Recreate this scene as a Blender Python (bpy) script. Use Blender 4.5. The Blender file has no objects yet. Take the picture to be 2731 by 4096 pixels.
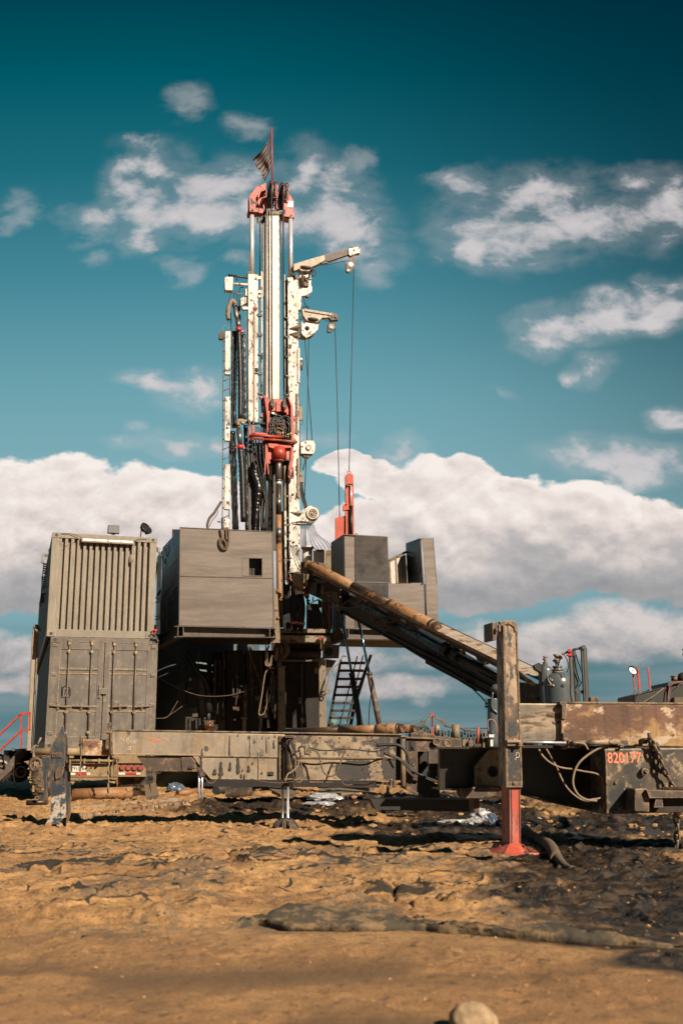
import bpy, bmesh, math, random
import numpy as np
from mathutils import Vector, Matrix
R = math.radians
rnd = random.Random(7)
scn = bpy.context.scene

# ---------------------------------------------------------------- camera
EYE = 1.0
F, CX, CY = 3982.2, 1365.5, 2048.0            # focal length and centre in photo pixels
PITCH, ROLL = R(13.43), R(0.6)
fw = Vector((0, math.cos(PITCH), math.sin(PITCH)))
up = Vector((0, -math.sin(PITCH), math.cos(PITCH)))
rt = Vector((1, 0, 0))
r2 = rt*math.cos(ROLL) - up*math.sin(ROLL)
u2 = up*math.cos(ROLL) + rt*math.sin(ROLL)
C0 = Vector((0, 0, EYE))
cd = bpy.data.cameras.new('camera')
cam = bpy.data.objects.new('camera', cd)
scn.collection.objects.link(cam)
mt = Matrix((r2, u2, -fw)).transposed().to_4x4(); mt.translation = C0
cam.matrix_world = mt
cd.sensor_fit = 'VERTICAL'; cd.sensor_height = 36; cd.sensor_width = 24; cd.lens = 35
cd.clip_start = 0.1; cd.clip_end = 20000
cd.dof.use_dof = True; cd.dof.focus_distance = 15.5; cd.dof.aperture_fstop = 2.2
scn.camera = cam

# ---------------------------------------------------------------- light
SUN_AZ, SUN_EL = 40.0, 33.0                    # degrees to the right of straight behind the camera, height
sdir = Vector((math.sin(R(SUN_AZ))*math.cos(R(SUN_EL)), -math.cos(R(SUN_AZ))*math.cos(R(SUN_EL)), math.sin(R(SUN_EL))))
sl = bpy.data.lights.new('sun', 'SUN'); sl.energy = 5.0; sl.angle = R(0.5); sl.color = (1.0, 0.84, 0.66)
so = bpy.data.objects.new('sun', sl); scn.collection.objects.link(so)
so.rotation_euler = sdir.to_track_quat('Z', 'Y').to_euler(); so.location = (10, -10, 30)
scn.view_settings.view_transform = 'Standard'; scn.view_settings.look = 'None'
scn.view_settings.exposure = 0.95; scn.view_settings.gamma = 1.0
scn.view_settings.use_curve_mapping = False

def ray(x, y):
    return (r2*((x-CX)/F) + u2*((CY-y)/F) + fw)
def at(x, y, d):
    v = ray(x, y); return C0 + v*(d/v.y)
def ground(x, y, z=0.0):
    v = ray(x, y); return C0 + v*((z-EYE)/v.z)

# ---------------------------------------------------------------- sky
def st(dx, dy):                                # direction of a picture point -> slope coordinates of the sky
    v = ray(dx*1.7417, dy*1.7417); return v.x/v.y, v.z/v.y

def srgb(r, g, b):
    f = lambda c: (c/255/12.92 if c/255 <= .04045 else ((c/255+.055)/1.055)**2.4)
    return (f(r), f(g), f(b), 1)

def make_world():
    w = bpy.data.worlds.new('World'); scn.world = w; w.use_nodes = True
    nt = w.node_tree; nt.nodes.clear(); N = nt.nodes; L = nt.links
    def node(t, **k):
        n = N.new(t)
        for a, b in k.items(): setattr(n, a, b)
        return n
    def plug(n, i, v):
        if isinstance(v, bpy.types.NodeSocket): L.new(v, n.inputs[i])
        else: n.inputs[i].default_value = v
    def m(op, a, b=0.0, c=0.0, clamp=False):
        n = node('ShaderNodeMath', operation=op, use_clamp=clamp)
        plug(n, 0, a); plug(n, 1, b); plug(n, 2, c); return n.outputs[0]
    def mix(f, a, b):
        n = node('ShaderNodeMix', data_type='RGBA'); plug(n, 0, f); plug(n, 6, a); plug(n, 7, b); return n.outputs[2]
    def sstep(v, lo, hi):
        n = node('ShaderNodeMapRange', interpolation_type='SMOOTHSTEP'); plug(n, 0, v); plug(n, 1, lo); plug(n, 2, hi); return n.outputs[0]
    def noise(vec, sc, det=8, rough=.55, dist=0):
        n = node('ShaderNodeTexNoise'); plug(n, 'Vector', vec); plug(n, 'Scale', sc); plug(n, 'Detail', det); plug(n, 'Roughness', rough); plug(n, 'Distortion', dist)
        return n
    tc = node('ShaderNodeTexCoord'); sp = node('ShaderNodeSeparateXYZ'); L.new(tc.outputs['Generated'], sp.inputs[0])
    X, Y, Z = sp.outputs
    Yc = m('MAXIMUM', Y, .18)
    s = m('DIVIDE', X, Yc); t = m('DIVIDE', Z, Yc)
    def comb(a, b, c=0.0):
        n = node('ShaderNodeCombineXYZ'); plug(n, 0, a); plug(n, 1, b); plug(n, 2, c); return n.outputs[0]
    p = comb(s, m('MULTIPLY', t, 1.5), m('MULTIPLY', m('LESS_THAN', Y, 0.0), 3.7))
    # clear sky colour by height
    ramp = node('ShaderNodeValToRGB'); L.new(m('MULTIPLY', t, 1.0, clamp=True), ramp.inputs[0])
    e = ramp.color_ramp.elements
    stops = [(0.0, (96,132,140)), (.07, (104,146,154)), (.16, (138,176,186)), (.25, (136,178,187)), (.36, (114,167,178)), (.5, (72,138,154)), (.64, (28,108,124)), (.76, (0,88,102)), (.9, (0,58,72))]
    e[0].position = 0; e[0].color = srgb(*stops[0][1]); e[1].position = .9; e[1].color = srgb(*stops[-1][1])
    for q, c in stops[1:-1]:
        k = e.new(q); k.color = srgb(*c)
    # darker to the upper right, a lens vignette put into the sky colour
    side = sstep(m('ADD', s, m('MULTIPLY', t, .55)), .18, .88)
    base = mix(m('MULTIPLY', side, .75), ramp.outputs[0], srgb(0, 34, 50))
    sky = node('ShaderNodeTexSky', sky_type='NISHITA', sun_disc=False, sun_elevation=R(SUN_EL), sun_rotation=R(180-SUN_AZ))
    tint = node('ShaderNodeMix', data_type='RGBA', blend_type='MULTIPLY'); tint.inputs[0].default_value = 1
    L.new(sky.outputs[0], tint.inputs[6]); tint.inputs[7].default_value = (.0, .05, .05, 1)
    base = mix(.05, base, tint.outputs[2])
    # noise fields
    n1 = noise(p, 12.0, 14, .64, .15); n2 = noise(p, 2.4, 5, .5)
    off = node('ShaderNodeVectorMath', operation='ADD'); L.new(p, off.inputs[0]); off.inputs[1].default_value = (.006, .018, 0)
    n3 = noise(off.outputs[0], 12.0, 14, .64, .15)
    fb = m('SUBTRACT', m('ADD', m('MULTIPLY', n1.outputs[0], .75), m('MULTIPLY', n2.outputs[0], .25)), .5)
    warp = noise(p, 11.0, 4, .5); ws = node('ShaderNodeSeparateColor'); L.new(warp.outputs[1], ws.inputs[0])
    sw = m('ADD', s, m('MULTIPLY', m('SUBTRACT', ws.outputs[0], .5), .07))
    tw = m('ADD', t, m('MULTIPLY', m('SUBTRACT', ws.outputs[1], .5), .05))
    def blob(cx, cy, rx, ry, rot=0):           # one cloud as a soft ellipse in the sky
        a, b = st(cx, cy); k = 1/2287
        dx = m('SUBTRACT', sw, a); dy = m('SUBTRACT', tw, b)
        c_, s_ = math.cos(R(rot)), math.sin(R(rot)); q = (1+b*b)**.5*1.02; rx = rx*k*q; ry = ry*k*q*q
        u = m('ADD', m('MULTIPLY', dx, c_/rx), m('MULTIPLY', dy, s_/rx))
        v = m('ADD', m('MULTIPLY', dx, -s_/ry), m('MULTIPLY', dy, c_/ry))
        return m('SUBTRACT', 1.0, m('SQRT', m('ADD', m('MULTIPLY', u, u), m('MULTIPLY', v, v))))
    def field(bl):
        f = None
        for b in bl:
            v = blob(*b); f = v if f is None else m('SMOOTH_MAX', f, v, .12)
        return f
    wisps = field([(345,385,95,60,20),(400,500,120,50,20),(300,440,60,50,0),(340,470,75,75,0),(480,430,150,60,18),(330,545,60,40,0),(490,515,130,48,12),(690,400,60,65,0),(740,450,110,80,-10),(790,520,120,70,-20),
        (820,580,110,45,-8),(700,370,55,40,0),(200,500,100,30,12),(640,490,100,70,0),
        (1210,460,170,70,5),(1190,530,200,75,0),(1330,490,190,70,-8),(1480,495,150,60,12),(1095,570,50,50,0),(1550,455,70,55,0),(1080,440,70,40,0),(1450,410,70,30,0),
        (1290,745,140,40,0),(1400,720,110,50,10),(1510,740,80,30,0),(1540,700,80,55,0),(1250,780,80,30,0),(1360,845,50,38,10),(1540,640,70,30,0),
        (460,905,80,50,10),(365,880,75,22,-5),(395,1020,125,26,0),(500,1015,60,22,0),(1440,1050,190,42,-6),(1550,965,70,30,0),(1480,1090,80,36,0),(920,1040,60,30,0),(720,1010,80,26,0)])
    faint = field([(435,225,75,40,10),(570,278,75,38,0),(40,500,80,60,0),(200,520,110,60,10),(410,635,90,40,0),(825,385,60,60,-30),(540,600,60,28,0),(225,590,60,34,0),(1140,900,70,26,-20),(310,985,40,22,0),(860,620,80,40,0),(1050,430,90,50,0)])
    BS = .90
    bank = field([(a_, b_+14, c_*.97, d_*BS, e_) for a_, b_, c_, d_, e_ in [(-60,1220,420,190,0),(170,1190,260,160,0),(330,1170,200,130,0),(450,1180,170,130,0),(30,1120,90,60,0),(600,1290,190,110,0),(885,1255,185,140,0),(810,1055,95,40,0),(1010,1130,170,110,0),(1050,1085,90,62,0),
        (1220,1190,260,120,0),(1190,1130,90,55,0),(1370,1230,260,130,0),(1500,1260,220,130,0),(1120,1260,420,130,0),(900,1100,140,46,0),(1640,1290,200,130,0)]])
    low = field([(1250,1480,330,70,0),(1450,1460,260,75,0),(1050,1500,180,50,0),(700,1520,260,50,0),(60,1500,220,50,0),(880,1580,200,36,0),(150,1560,260,30,0),(1600,1480,200,60,0)])
    n4 = noise(p, 11.0, 14, .59, .3); fw_ = m('SUBTRACT', n4.outputs[0], .5)
    fine_ = m('SUBTRACT', noise(p, 26.0, 10, .62, .4).outputs[0], .5)
    wn = m('ADD', m('MULTIPLY', fw_, 3.6), m('MULTIPLY', fine_, 1.5))
    core = m('MULTIPLY', sstep(m('ADD', wisps, wn), .0, 1.1), sstep(wisps, -.5, -.1))
    veil = m('MULTIPLY', sstep(m('ADD', m('MAXIMUM', wisps, -.9), wn), -.75, .55), m('MULTIPLY', sstep(wisps, -.45, .1), .22))
    fnt = m('MULTIPLY', sstep(m('ADD', m('MAXIMUM', faint, -.9), wn), .0, 1.2), m('MULTIPLY', sstep(faint, -.1, .5), .42))
    dW = m('MAXIMUM', m('MAXIMUM', core, veil), fnt)
    bl = noise(p, 9.0, 9, .56, 0); bil = m('ABSOLUTE', m('SUBTRACT', bl.outputs[0], .5))
    bl2 = noise(off.outputs[0], 9.0, 9, .56, 0); bil2 = m('ABSOLUTE', m('SUBTRACT', bl2.outputs[0], .5))
    dB = sstep(m('ADD', bank, m('ADD', m('MULTIPLY', fb, .6), m('MULTIPLY', bil, .8))), .02, .12)
    dL = sstep(m('ADD', low, m('MULTIPLY', fb, 1.6)), -.05, .5)
    relief = m('MULTIPLY', m('SUBTRACT', n1.outputs[0], n3.outputs[0]), 2.0)
    # the bank: lit tops, grey undersides
    lo = st(784, 1390)[1]; hi = st(784, 1150)[1]
    hgt = sstep(m('ADD', tw, m('MULTIPLY', fb, .13)), lo, hi)
    crest = sstep(bank, .30, .0)
    bilr = m('MULTIPLY', m('SUBTRACT', bil, bil2), 3.0)
    lit = m('ADD', m('ADD', m('ADD', m('MULTIPLY', hgt, .72), .10), m('MULTIPLY', m('MULTIPLY', crest, hgt), .22)), m('MULTIPLY', m('ADD', m('MULTIPLY', relief, .35), m('MULTIPLY', bilr, .75)), m('ADD', .35, m('MULTIPLY', hgt, .65))), clamp=True)
    rb = node('ShaderNodeValToRGB'); L.new(lit, rb.inputs[0]); e = rb.color_ramp.elements
    e[0].position = 0; e[0].color = srgb(148,149,152); e[1].position = 1; e[1].color = srgb(250,240,233)
    k = e.new(.35); k.color = srgb(190,184,183); k = e.new(.68); k.color = srgb(228,215,209)
    # haze streaks low over the horizon
    ps = comb(m('MULTIPLY', s, 1.2), m('MULTIPLY', t, 16.0)); hz = noise(ps, 3.0, 6, .5)
    low_t = sstep(t, st(784,1400)[1], st(784,1520)[1])
    streak = sstep(hz.outputs[0], .38, .72)
    hzc = mix(m('MULTIPLY', streak, .8), srgb(92,126,134), srgb(138,154,158))
    c = mix(m('MULTIPLY', low_t, .85), base, hzc)
    litL = m('ADD', m('ADD', .55, relief), m('MULTIPLY', sstep(t, st(784,1540)[1], st(784,1420)[1]), .35), clamp=True)
    rl = node('ShaderNodeValToRGB'); L.new(litL, rl.inputs[0]); e = rl.color_ramp.elements
    e[0].position = .1; e[0].color = srgb(126,128,136); e[1].position = 1; e[1].color = srgb(224,212,208)
    c = mix(m('MULTIPLY', dL, .85), c, rl.outputs[0])
    c = mix(m('MULTIPLY', dB, .97), c, rb.outputs[0])
    wc = mix(m('ADD', m('ADD', .6, m('MULTIPLY', relief, .6)), 0.0, clamp=True), srgb(170,172,180), srgb(232,222,220))
    c = mix(m('MULTIPLY', dW, .88), c, wc)
    # below the horizon: dull earth
    c = mix(sstep(Z, .0, -.02), c, srgb(92,78,60))
    sc10 = node('ShaderNodeMix', data_type='RGBA', blend_type='MULTIPLY'); sc10.inputs[0].default_value = 1
    L.new(c, sc10.inputs[6]); sc10.inputs[7].default_value = (5.18, 5.18, 5.18, 1)
    bg = node('ShaderNodeBackground'); bg.inputs[1].default_value = .1; L.new(sc10.outputs[2], bg.inputs[0])
    out = node('ShaderNodeOutputWorld'); L.new(bg.outputs[0], out.inputs[0])
    w.cycles.sampling_method = 'MANUAL'; w.cycles.sample_map_resolution = 512
make_world()

# ---------------------------------------------------------------- materials
def pmat(name, c, c2=None, sc=3, th=.6, w=.06, c3=None, sc3=.7, th3=.5, w3=.25, a3=.6, rough=.6, r2_=None, metal=0, m2=0, bump=.15, bsc=30, stretch=(1,1,1), spots=None, var=.25, dent=0, edge=None, streak=.35, K_=.67):
    c = [q*K_ for q in c]; c2 = c2 and [q*K_ for q in c2]; c3 = c3 and [q*K_ for q in c3]
    m_ = bpy.data.materials.new(name); m_.use_nodes = True
    nt = m_.node_tree; N = nt.nodes; L = nt.links; bs = N['Principled BSDF']
    def plug(n, i, v):
        if isinstance(v, bpy.types.NodeSocket): L.new(v, n.inputs[i])
        else: n.inputs[i].default_value = v
    tc = N.new('ShaderNodeTexCoord'); mp = N.new('ShaderNodeMapping'); L.new(tc.outputs['Object'], mp.inputs[0]); mp.inputs['Scale'].default_value = stretch
    V_ = mp.outputs[0]; col4 = lambda q: (*q, 1)
    def noise(s_, det=6, ro=.6, vec=V_):
        n = N.new('ShaderNodeTexNoise'); L.new(vec, n.inputs['Vector']); n.inputs['Scale'].default_value = s_; n.inputs['Detail'].default_value = det; n.inputs['Roughness'].default_value = ro
        return n.outputs[0]
    def step(v, lo, hi):
        n = N.new('ShaderNodeMapRange'); n.interpolation_type = 'SMOOTHSTEP'; plug(n, 0, v); plug(n, 1, lo); plug(n, 2, hi); return n.outputs[0]
    def mix(f, a, b, bt='MIX'):
        n = N.new('ShaderNodeMix'); n.data_type = 'RGBA'; n.blend_type = bt; plug(n, 0, f); plug(n, 6, a); plug(n, 7, b); return n.outputs[2]
    def mth(op, a, b):
        n = N.new('ShaderNodeMath'); n.operation = op; n.use_clamp = True; plug(n, 0, a); plug(n, 1, b); return n.outputs[0]
    nb = noise(bsc, 5)
    v0 = step(noise(sc*.45+.3, 5), .3, .7)
    cur = mix(v0, col4([q*(1-var) for q in c]), col4([min(1, q*(1+var*.5)) for q in c]))
    if c3:
        cur = mix(mth('MULTIPLY', step(noise(sc3, 7, .65), th3-w3, th3+w3), a3), cur, col4(c3))
    rg = rough; mm = metal
    if c2:
        f2 = step(noise(sc, 9, .68), th-w, th+w)
        cur = mix(f2, cur, col4(c2))
        if r2_ is not None:
            n = N.new('ShaderNodeMix'); plug(n, 0, f2); plug(n, 2, rough); plug(n, 3, r2_); rg = n.outputs[0]
        if metal:
            n = N.new('ShaderNodeMix'); plug(n, 0, f2); plug(n, 2, metal); plug(n, 3, m2); mm = n.outputs[0]
    if spots:
        (sc_, sz, pr, cs) = spots
        vo = N.new('ShaderNodeTexVoronoi'); L.new(V_, vo.inputs['Vector']); vo.inputs['Scale'].default_value = sc_
        sp = N.new('ShaderNodeSeparateColor'); L.new(vo.outputs['Color'], sp.inputs[0])
        on = step(sp.outputs[0], 1-pr-.01, 1-pr+.01)
        d = mth('SUBTRACT', mth('ADD', vo.outputs['Distance'], mth('MULTIPLY', nb, .15)), mth('MULTIPLY', sp.outputs[1], sz*.5))
        cur = mix(mth('MULTIPLY', on, step(d, sz, sz*.75)), cur, col4(cs))
    if streak:
        m5 = N.new('ShaderNodeMapping'); L.new(tc.outputs['Object'], m5.inputs[0]); m5.inputs['Scale'].default_value = (9, 9, .9)
        cur = mix(mth('MULTIPLY', step(noise(1.6, 6, .62, m5.outputs[0]), .50, .66), streak), cur, (.42,.40,.38,1), 'MULTIPLY')
        cur = mix(mth('MULTIPLY', step(noise(.9, 7, .7), .50, .62), streak*.8), cur, (.55,.50,.45,1), 'MULTIPLY')
    if edge:
        bv = N.new('ShaderNodeBevel'); bv.samples = 4; bv.inputs['Radius'].default_value = edge[0]
        ge = N.new('ShaderNodeNewGeometry'); dp = N.new('ShaderNodeVectorMath'); dp.operation = 'DOT_PRODUCT'; L.new(bv.outputs[0], dp.inputs[0]); L.new(ge.outputs['Normal'], dp.inputs[1])
        ed = mth('MULTIPLY', step(dp.outputs['Value'], .995, .93), step(noise(sc*2.2, 6, .7), .38, .55))
        cur = mix(ed, cur, col4(edge[1]))
    fine = step(nb, .25, .75)
    cur = mix(.18, cur, mix(fine, (.25,.25,.25,1), (1,1,1,1)), 'MULTIPLY')
    L.new(cur, bs.inputs['Base Color']); plug(bs, 'Roughness', rg); plug(bs, 'Metallic', mm)
    if bump or dent:
        h = nb
        bp = N.new('ShaderNodeBump'); bp.inputs['Strength'].default_value = bump; bp.inputs['Distance'].default_value = .01; L.new(h, bp.inputs['Height'])
        if dent:
            b2 = N.new('ShaderNodeBump'); b2.inputs['Strength'].default_value = dent; b2.inputs['Distance'].default_value = .05
            mp2 = N.new('ShaderNodeMapping'); L.new(tc.outputs['Object'], mp2.inputs[0]); mp2.inputs['Scale'].default_value = (.35, .35, 2.2)
            L.new(noise(2.6, 2, .4, mp2.outputs[0]), b2.inputs['Height']); L.new(bp.outputs[0], b2.inputs['Normal']); L.new(b2.outputs[0], bs.inputs['Normal'])
        else: L.new(bp.outputs[0], bs.inputs['Normal'])
    return m_
M = {}
def mk(n, *a, **k): M[n] = pmat(n, *a, **k)
MUD = (.30,.20,.10); RUST = (.16,.07,.03)
mk('white', (.80,.755,.70), (.09,.06,.04), sc=8, th=.575, w=.02, c3=(.40,.32,.22), sc3=2.2, th3=.57, w3=.1, a3=.75, rough=.45, r2_=.8, spots=(10,.25,.42,(.07,.05,.035)), stretch=(1,1,.6), edge=(.02,(.13,.08,.05)), streak=.4)
mk('jib', (.50,.41,.29), (.10,.065,.04), sc=9, th=.57, w=.03, c3=(.30,.20,.11), sc3=3, th3=.55, w3=.08, rough=.5, edge=(.02,(.13,.08,.05)))
mk('white_clean', (.86,.82,.77), (.25,.2,.12), sc=5, th=.70, w=.03, c3=(.6,.5,.36), sc3=.6, th3=.6, rough=.4, spots=(9,.12,.10,(.1,.08,.05)))
mk('red', (.60,.045,.018), (.10,.02,.012), sc=8, th=.60, w=.04, c3=(.36,.08,.045), sc3=3, a3=.7, rough=.48, spots=(12,.22,.25,(.06,.03,.02)), edge=(.015,(.12,.05,.035)), streak=.5)
mk('orange', (.62,.075,.025), (.2,.04,.02), sc=5, th=.66, w=.05, rough=.5)
mk('chrome', (.78,.80,.84), rough=.28, metal=.6, bump=0, var=.05, streak=0, K_=1)
mk('steel', (.30,.28,.26), (.10,.06,.04), sc=8, th=.6, w=.08, rough=.42, metal=.8, m2=.2)
mk('dark', (.022,.022,.022), (.14,.10,.06), sc=5, th=.72, w=.12, rough=.6, r2_=.9)
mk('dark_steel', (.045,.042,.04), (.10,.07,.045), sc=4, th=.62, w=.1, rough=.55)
mk('rubber', (.012,.012,.013), rough=.42, bump=.4, bsc=60)
mk('sleeve', (.010,.010,.011), rough=.30, bump=.8, bsc=14)
mk('rope', (.018,.018,.018), rough=.6)
mk('container_upper', (.285,.245,.19), (.30,.185,.09), sc=3.5, th=.64, w=.04, c3=(.18,.158,.128), sc3=.9, th3=.54, w3=.15, rough=.5, spots=(5,.12,.14,(.09,.06,.035)), stretch=(1,1,.4), var=.22, edge=(.015,(.36,.29,.20)), streak=.35)
mk('container_lower', (.16,.138,.115), (.34,.23,.12), sc=8, th=.63, w=.07, c3=(.10,.085,.07), sc3=1.2, th3=.52, w3=.14, a3=.7, rough=.5, spots=(9,.13,.2,(.08,.055,.04)), var=.3, edge=(.015,(.40,.28,.15)), streak=.3)
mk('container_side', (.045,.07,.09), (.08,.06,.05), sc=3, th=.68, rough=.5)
mk('mud_edge', (.46,.31,.15), (.2,.15,.1), sc=8, th=.55, rough=.9)
mk('shelter', (.245,.207,.18), (.36,.305,.265), sc=1.0, th=.52, w=.2, c3=(.12,.102,.092), sc3=.6, th3=.53, w3=.16, a3=.75, spots=(2.2,.10,.08,(.17,.14,.12)), rough=.42, metal=.25, m2=.3, dent=.22, bump=.05, stretch=(.28,.28,1.9), var=.22, edge=(.02,(.13,.08,.05)), streak=0)
mk('shelter_dark', (.105,.092,.085), (.042,.038,.036), sc=1.5, th=.54, w=.08, c3=(.24,.18,.13), sc3=3, th3=.63, w3=.06, rough=.4, metal=.3, m2=.3, dent=.15, bump=.06, spots=(3,.22,.35,(.03,.027,.025)), streak=.15, edge=(.02,(.26,.15,.08)))
mk('shelter_shade', (.035,.038,.045), (.10,.07,.05), sc=2, th=.66, rough=.45, metal=.3, dent=.4)  # shaded copy of the cabin steel, darkness put into the colour
mk('frame_steel', (.15,.125,.10), (.22,.11,.055), sc=5, th=.62, w=.1, c3=(.09,.07,.055), sc3=1.5, rough=.55)
mk('under', (.022,.018,.016), (.055,.036,.024), sc=4, rough=.8, streak=0)  # near-black tone painting in the shade on undersides and in gaps
mk('deck_paint', (.42,.34,.235), (.05,.04,.032), sc=6, th=.55, w=.025, c3=(.2,.14,.08), sc3=3, rough=.65, stretch=(1,1,1.6), edge=(.03,(.12,.08,.05)))
mk('post_paint', (.34,.28,.20), (.045,.036,.028), sc=7, th=.60, w=.03, c3=(.16,.11,.06), sc3=2, rough=.65, stretch=(1,1,.5), spots=(9,.2,.2,(.05,.04,.03)))
mk('beam_paint', (.36,.30,.225), (.34,.25,.155), sc=4, th=.55, w=.07, c3=(.17,.135,.10), sc3=1.8, th3=.54, w3=.12, rough=.6, spots=(7,.24,.25,(.055,.047,.04)), stretch=(1,1,.8), edge=(.03,(.50,.38,.24)), streak=.45)
mk('beam_rough', (.40,.31,.205), (.085,.068,.05), sc=4.2, th=.545, w=.03, c3=(.23,.145,.08), sc3=2, th3=.52, w3=.12, a3=.8, rough=.65, spots=(12,.24,.42,(.07,.055,.04)), edge=(.03,(.5,.36,.2)), streak=.3)
mk('stain', (.055,.048,.042), rough=.5)
mk('beam_rust', (.20,.10,.06), (.62,.47,.33), sc=4.5, th=.575, w=.03, c3=(.46,.27,.11), sc3=3.4, th3=.54, w3=.06, a3=.9, rough=.75, spots=(7,.22,.35,(.05,.03,.02)), bump=.4, var=.4, stretch=(.8,.8,1.2), edge=(.04,(.42,.27,.13)), streak=.5)
mk('sleeve_steel', (.34,.29,.23), (.12,.075,.04), sc=4.5, th=.58, w=.05, c3=(.55,.43,.30), sc3=2.4, th3=.55, w3=.08, a3=.85, rough=.4, metal=.3, m2=0, stretch=(.5,.5,2.4), edge=(.03,(.45,.33,.2)), streak=.3)
mk('black_paint', (.010,.010,.010), (.13,.09,.055), sc=7, th=.64, w=.07, c3=(.05,.038,.025), sc3=2, rough=.42, streak=.2)
mk('block_paint', (.035,.036,.033), (.42,.32,.20), sc=7, th=.575, w=.05, c3=(.17,.115,.065), sc3=2.6, th3=.53, w3=.1, a3=.8, rough=.5, spots=(16,.16,.3,(.5,.42,.32)), edge=(.03,(.35,.24,.13)), streak=.3)
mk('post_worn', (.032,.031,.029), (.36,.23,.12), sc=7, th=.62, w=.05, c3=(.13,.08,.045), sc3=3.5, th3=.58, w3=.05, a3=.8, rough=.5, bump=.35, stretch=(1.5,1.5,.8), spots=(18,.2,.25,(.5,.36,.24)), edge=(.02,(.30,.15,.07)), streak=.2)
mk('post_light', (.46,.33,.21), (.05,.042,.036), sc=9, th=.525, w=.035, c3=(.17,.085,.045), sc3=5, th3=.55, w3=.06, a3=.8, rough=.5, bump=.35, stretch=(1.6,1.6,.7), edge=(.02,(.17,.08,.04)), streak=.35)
mk('red_leg', (.60,.10,.055), (.15,.045,.03), sc=9, th=.57, w=.05, c3=(.68,.36,.27), sc3=4.5, th3=.56, w3=.06, rough=.48, stretch=(1.8,1.8,.45), edge=(.015,(.14,.06,.04)), streak=.45)
mk('pipe', (.34,.165,.065), (.085,.042,.022), sc=7, th=.575, w=.05, c3=(.44,.27,.13), sc3=3, th3=.55, w3=.1, rough=.6, bump=.25, streak=.2)
mk('pipe_dark', (.09,.055,.035), (.30,.15,.06), sc=4, th=.6, w=.06, rough=.42, metal=.4)
mk('pipe_end', (.14,.085,.055), (.28,.16,.08), sc=9, th=.55, rough=.5, metal=.4)
mk('trough', (.50,.43,.35), (.24,.115,.05), sc=5, th=.56, w=.06, c3=(.36,.30,.235), sc3=2, rough=.6, stretch=(.6,.6,2.4), streak=.3)
mk('boom_dark', (.016,.017,.018), (.05,.04,.03), sc=3, th=.66, rough=.45)
mk('boom_blue', (.06,.13,.21), (.012,.012,.012), sc=18, th=.5, w=.08, c3=(.10,.17,.24), sc3=7, th3=.6, rough=.28, K_=1, streak=0)
mk('blue_rod', (.10,.28,.46), rough=.16, metal=.9, bump=0, var=.1, streak=0)
mk('brown', (.085,.056,.04), (.24,.155,.09), sc=8, th=.58, w=.08, rough=.6, spots=(14,.2,.25,(.28,.19,.11)), edge=(.015,(.30,.20,.11)), streak=.2)
mk('tan_plate', (.34,.26,.165), (.07,.052,.036), sc=7, th=.57, w=.06, c3=(.19,.13,.075), sc3=2.5, rough=.65, edge=(.02,(.12,.07,.04)))
mk('trailer', (.36,.25,.13), (.16,.11,.06), sc=4, th=.58, w=.1, c3=(.45,.33,.18), sc3=2, rough=.75)
mk('tyre', (.05,.042,.034), (.28,.19,.10), sc=5, th=.52, w=.1, rough=.9, bump=.5, bsc=12)
mk('tyre_side', (.018,.018,.018), (.20,.14,.08), sc=6, th=.62, w=.08, rough=.8)
mk('rim', (.50,.42,.33), (.12,.08,.05), sc=7, th=.58, w=.04, rough=.5)
mk('tong', (.032,.052,.072), (.15,.09,.045), sc=6, th=.56, w=.06, c3=(.13,.10,.065), sc3=3, th3=.53, w3=.1, rough=.36, spots=(12,.17,.2,(.22,.09,.04)), edge=(.02,(.22,.12,.06)), streak=.15)
mk('tong_worn', (.50,.44,.37), (.035,.05,.068), sc=11, th=.50, w=.03, c3=(.42,.28,.16), sc3=4, th3=.54, w3=.06, rough=.5, stretch=(1,1,.7), streak=.1)
mk('lamp_red', (.50,.10,.09), rough=.25, bump=0)
mk('plate_white', (.78,.75,.68), rough=.5, bump=0, var=.08, streak=0, K_=.8)
mk('ink', (.02,.02,.02), rough=.6, bump=0, streak=0)
mk('text_red', (.95,.22,.12), (.25,.08,.05), sc=22, th=.66, w=.05, rough=.6, bump=0, streak=0, K_=.95)
mk('chalk', (.78,.70,.58), rough=.9, bump=0, streak=0)
mk('lamp_black', (.02,.02,.022), rough=.4)
mk('lens', (.75,.75,.7), rough=.2, bump=0, streak=0)
mk('tank', (.15,.19,.21), (.10,.13,.145), sc=.8, th=.5, w=.2, rough=.62, metal=.5, m2=.3, stretch=(1.5,1.5,.2))
mk('bottle', (.125,.145,.155), (.09,.10,.105), sc=3, th=.6, rough=.26, bump=.04)
mk('brass', (.42,.17,.07), rough=.35, metal=.7)
mk('rail_red', (.62,.07,.035), (.12,.05,.03), sc=12, th=.60, w=.05, rough=.5)
mk('wood', (.22,.16,.10), (.08,.06,.04), sc=6, th=.55, rough=.85)
mk('overall', (.013,.014,.016), (.03,.028,.026), sc=3, th=.6, rough=.85, bump=.6, bsc=10)
mk('reflect', (.68,.14,.08), rough=.5)
mk('silver', (.62,.6,.55), rough=.35)
mk('skin', (.42,.20,.14), rough=.55)
mk('helmet', (.62,.56,.46), (.12,.1,.08), sc=14, th=.64, rough=.35)
mk('glove', (.02,.018,.016), rough=.85)
mk('plastic', (.42,.43,.45), (.2,.19,.17), sc=9, th=.6, rough=.35, bump=.8, bsc=10)
mk('bluebag', (.10,.15,.22), rough=.35, bump=.6, bsc=12)
mk('cloth', (.10,.075,.042), (.26,.17,.085), sc=6, th=.53, w=.05, c3=(.055,.05,.042), sc3=2, rough=.9, bump=1.0, bsc=30)
mk('hose_tan', (.34,.25,.16), (.12,.09,.06), sc=12, th=.6, rough=.7)
mk('strap', (.17,.12,.075), rough=.9)
mk('yellow', (.60,.50,.10), rough=.6)
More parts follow.
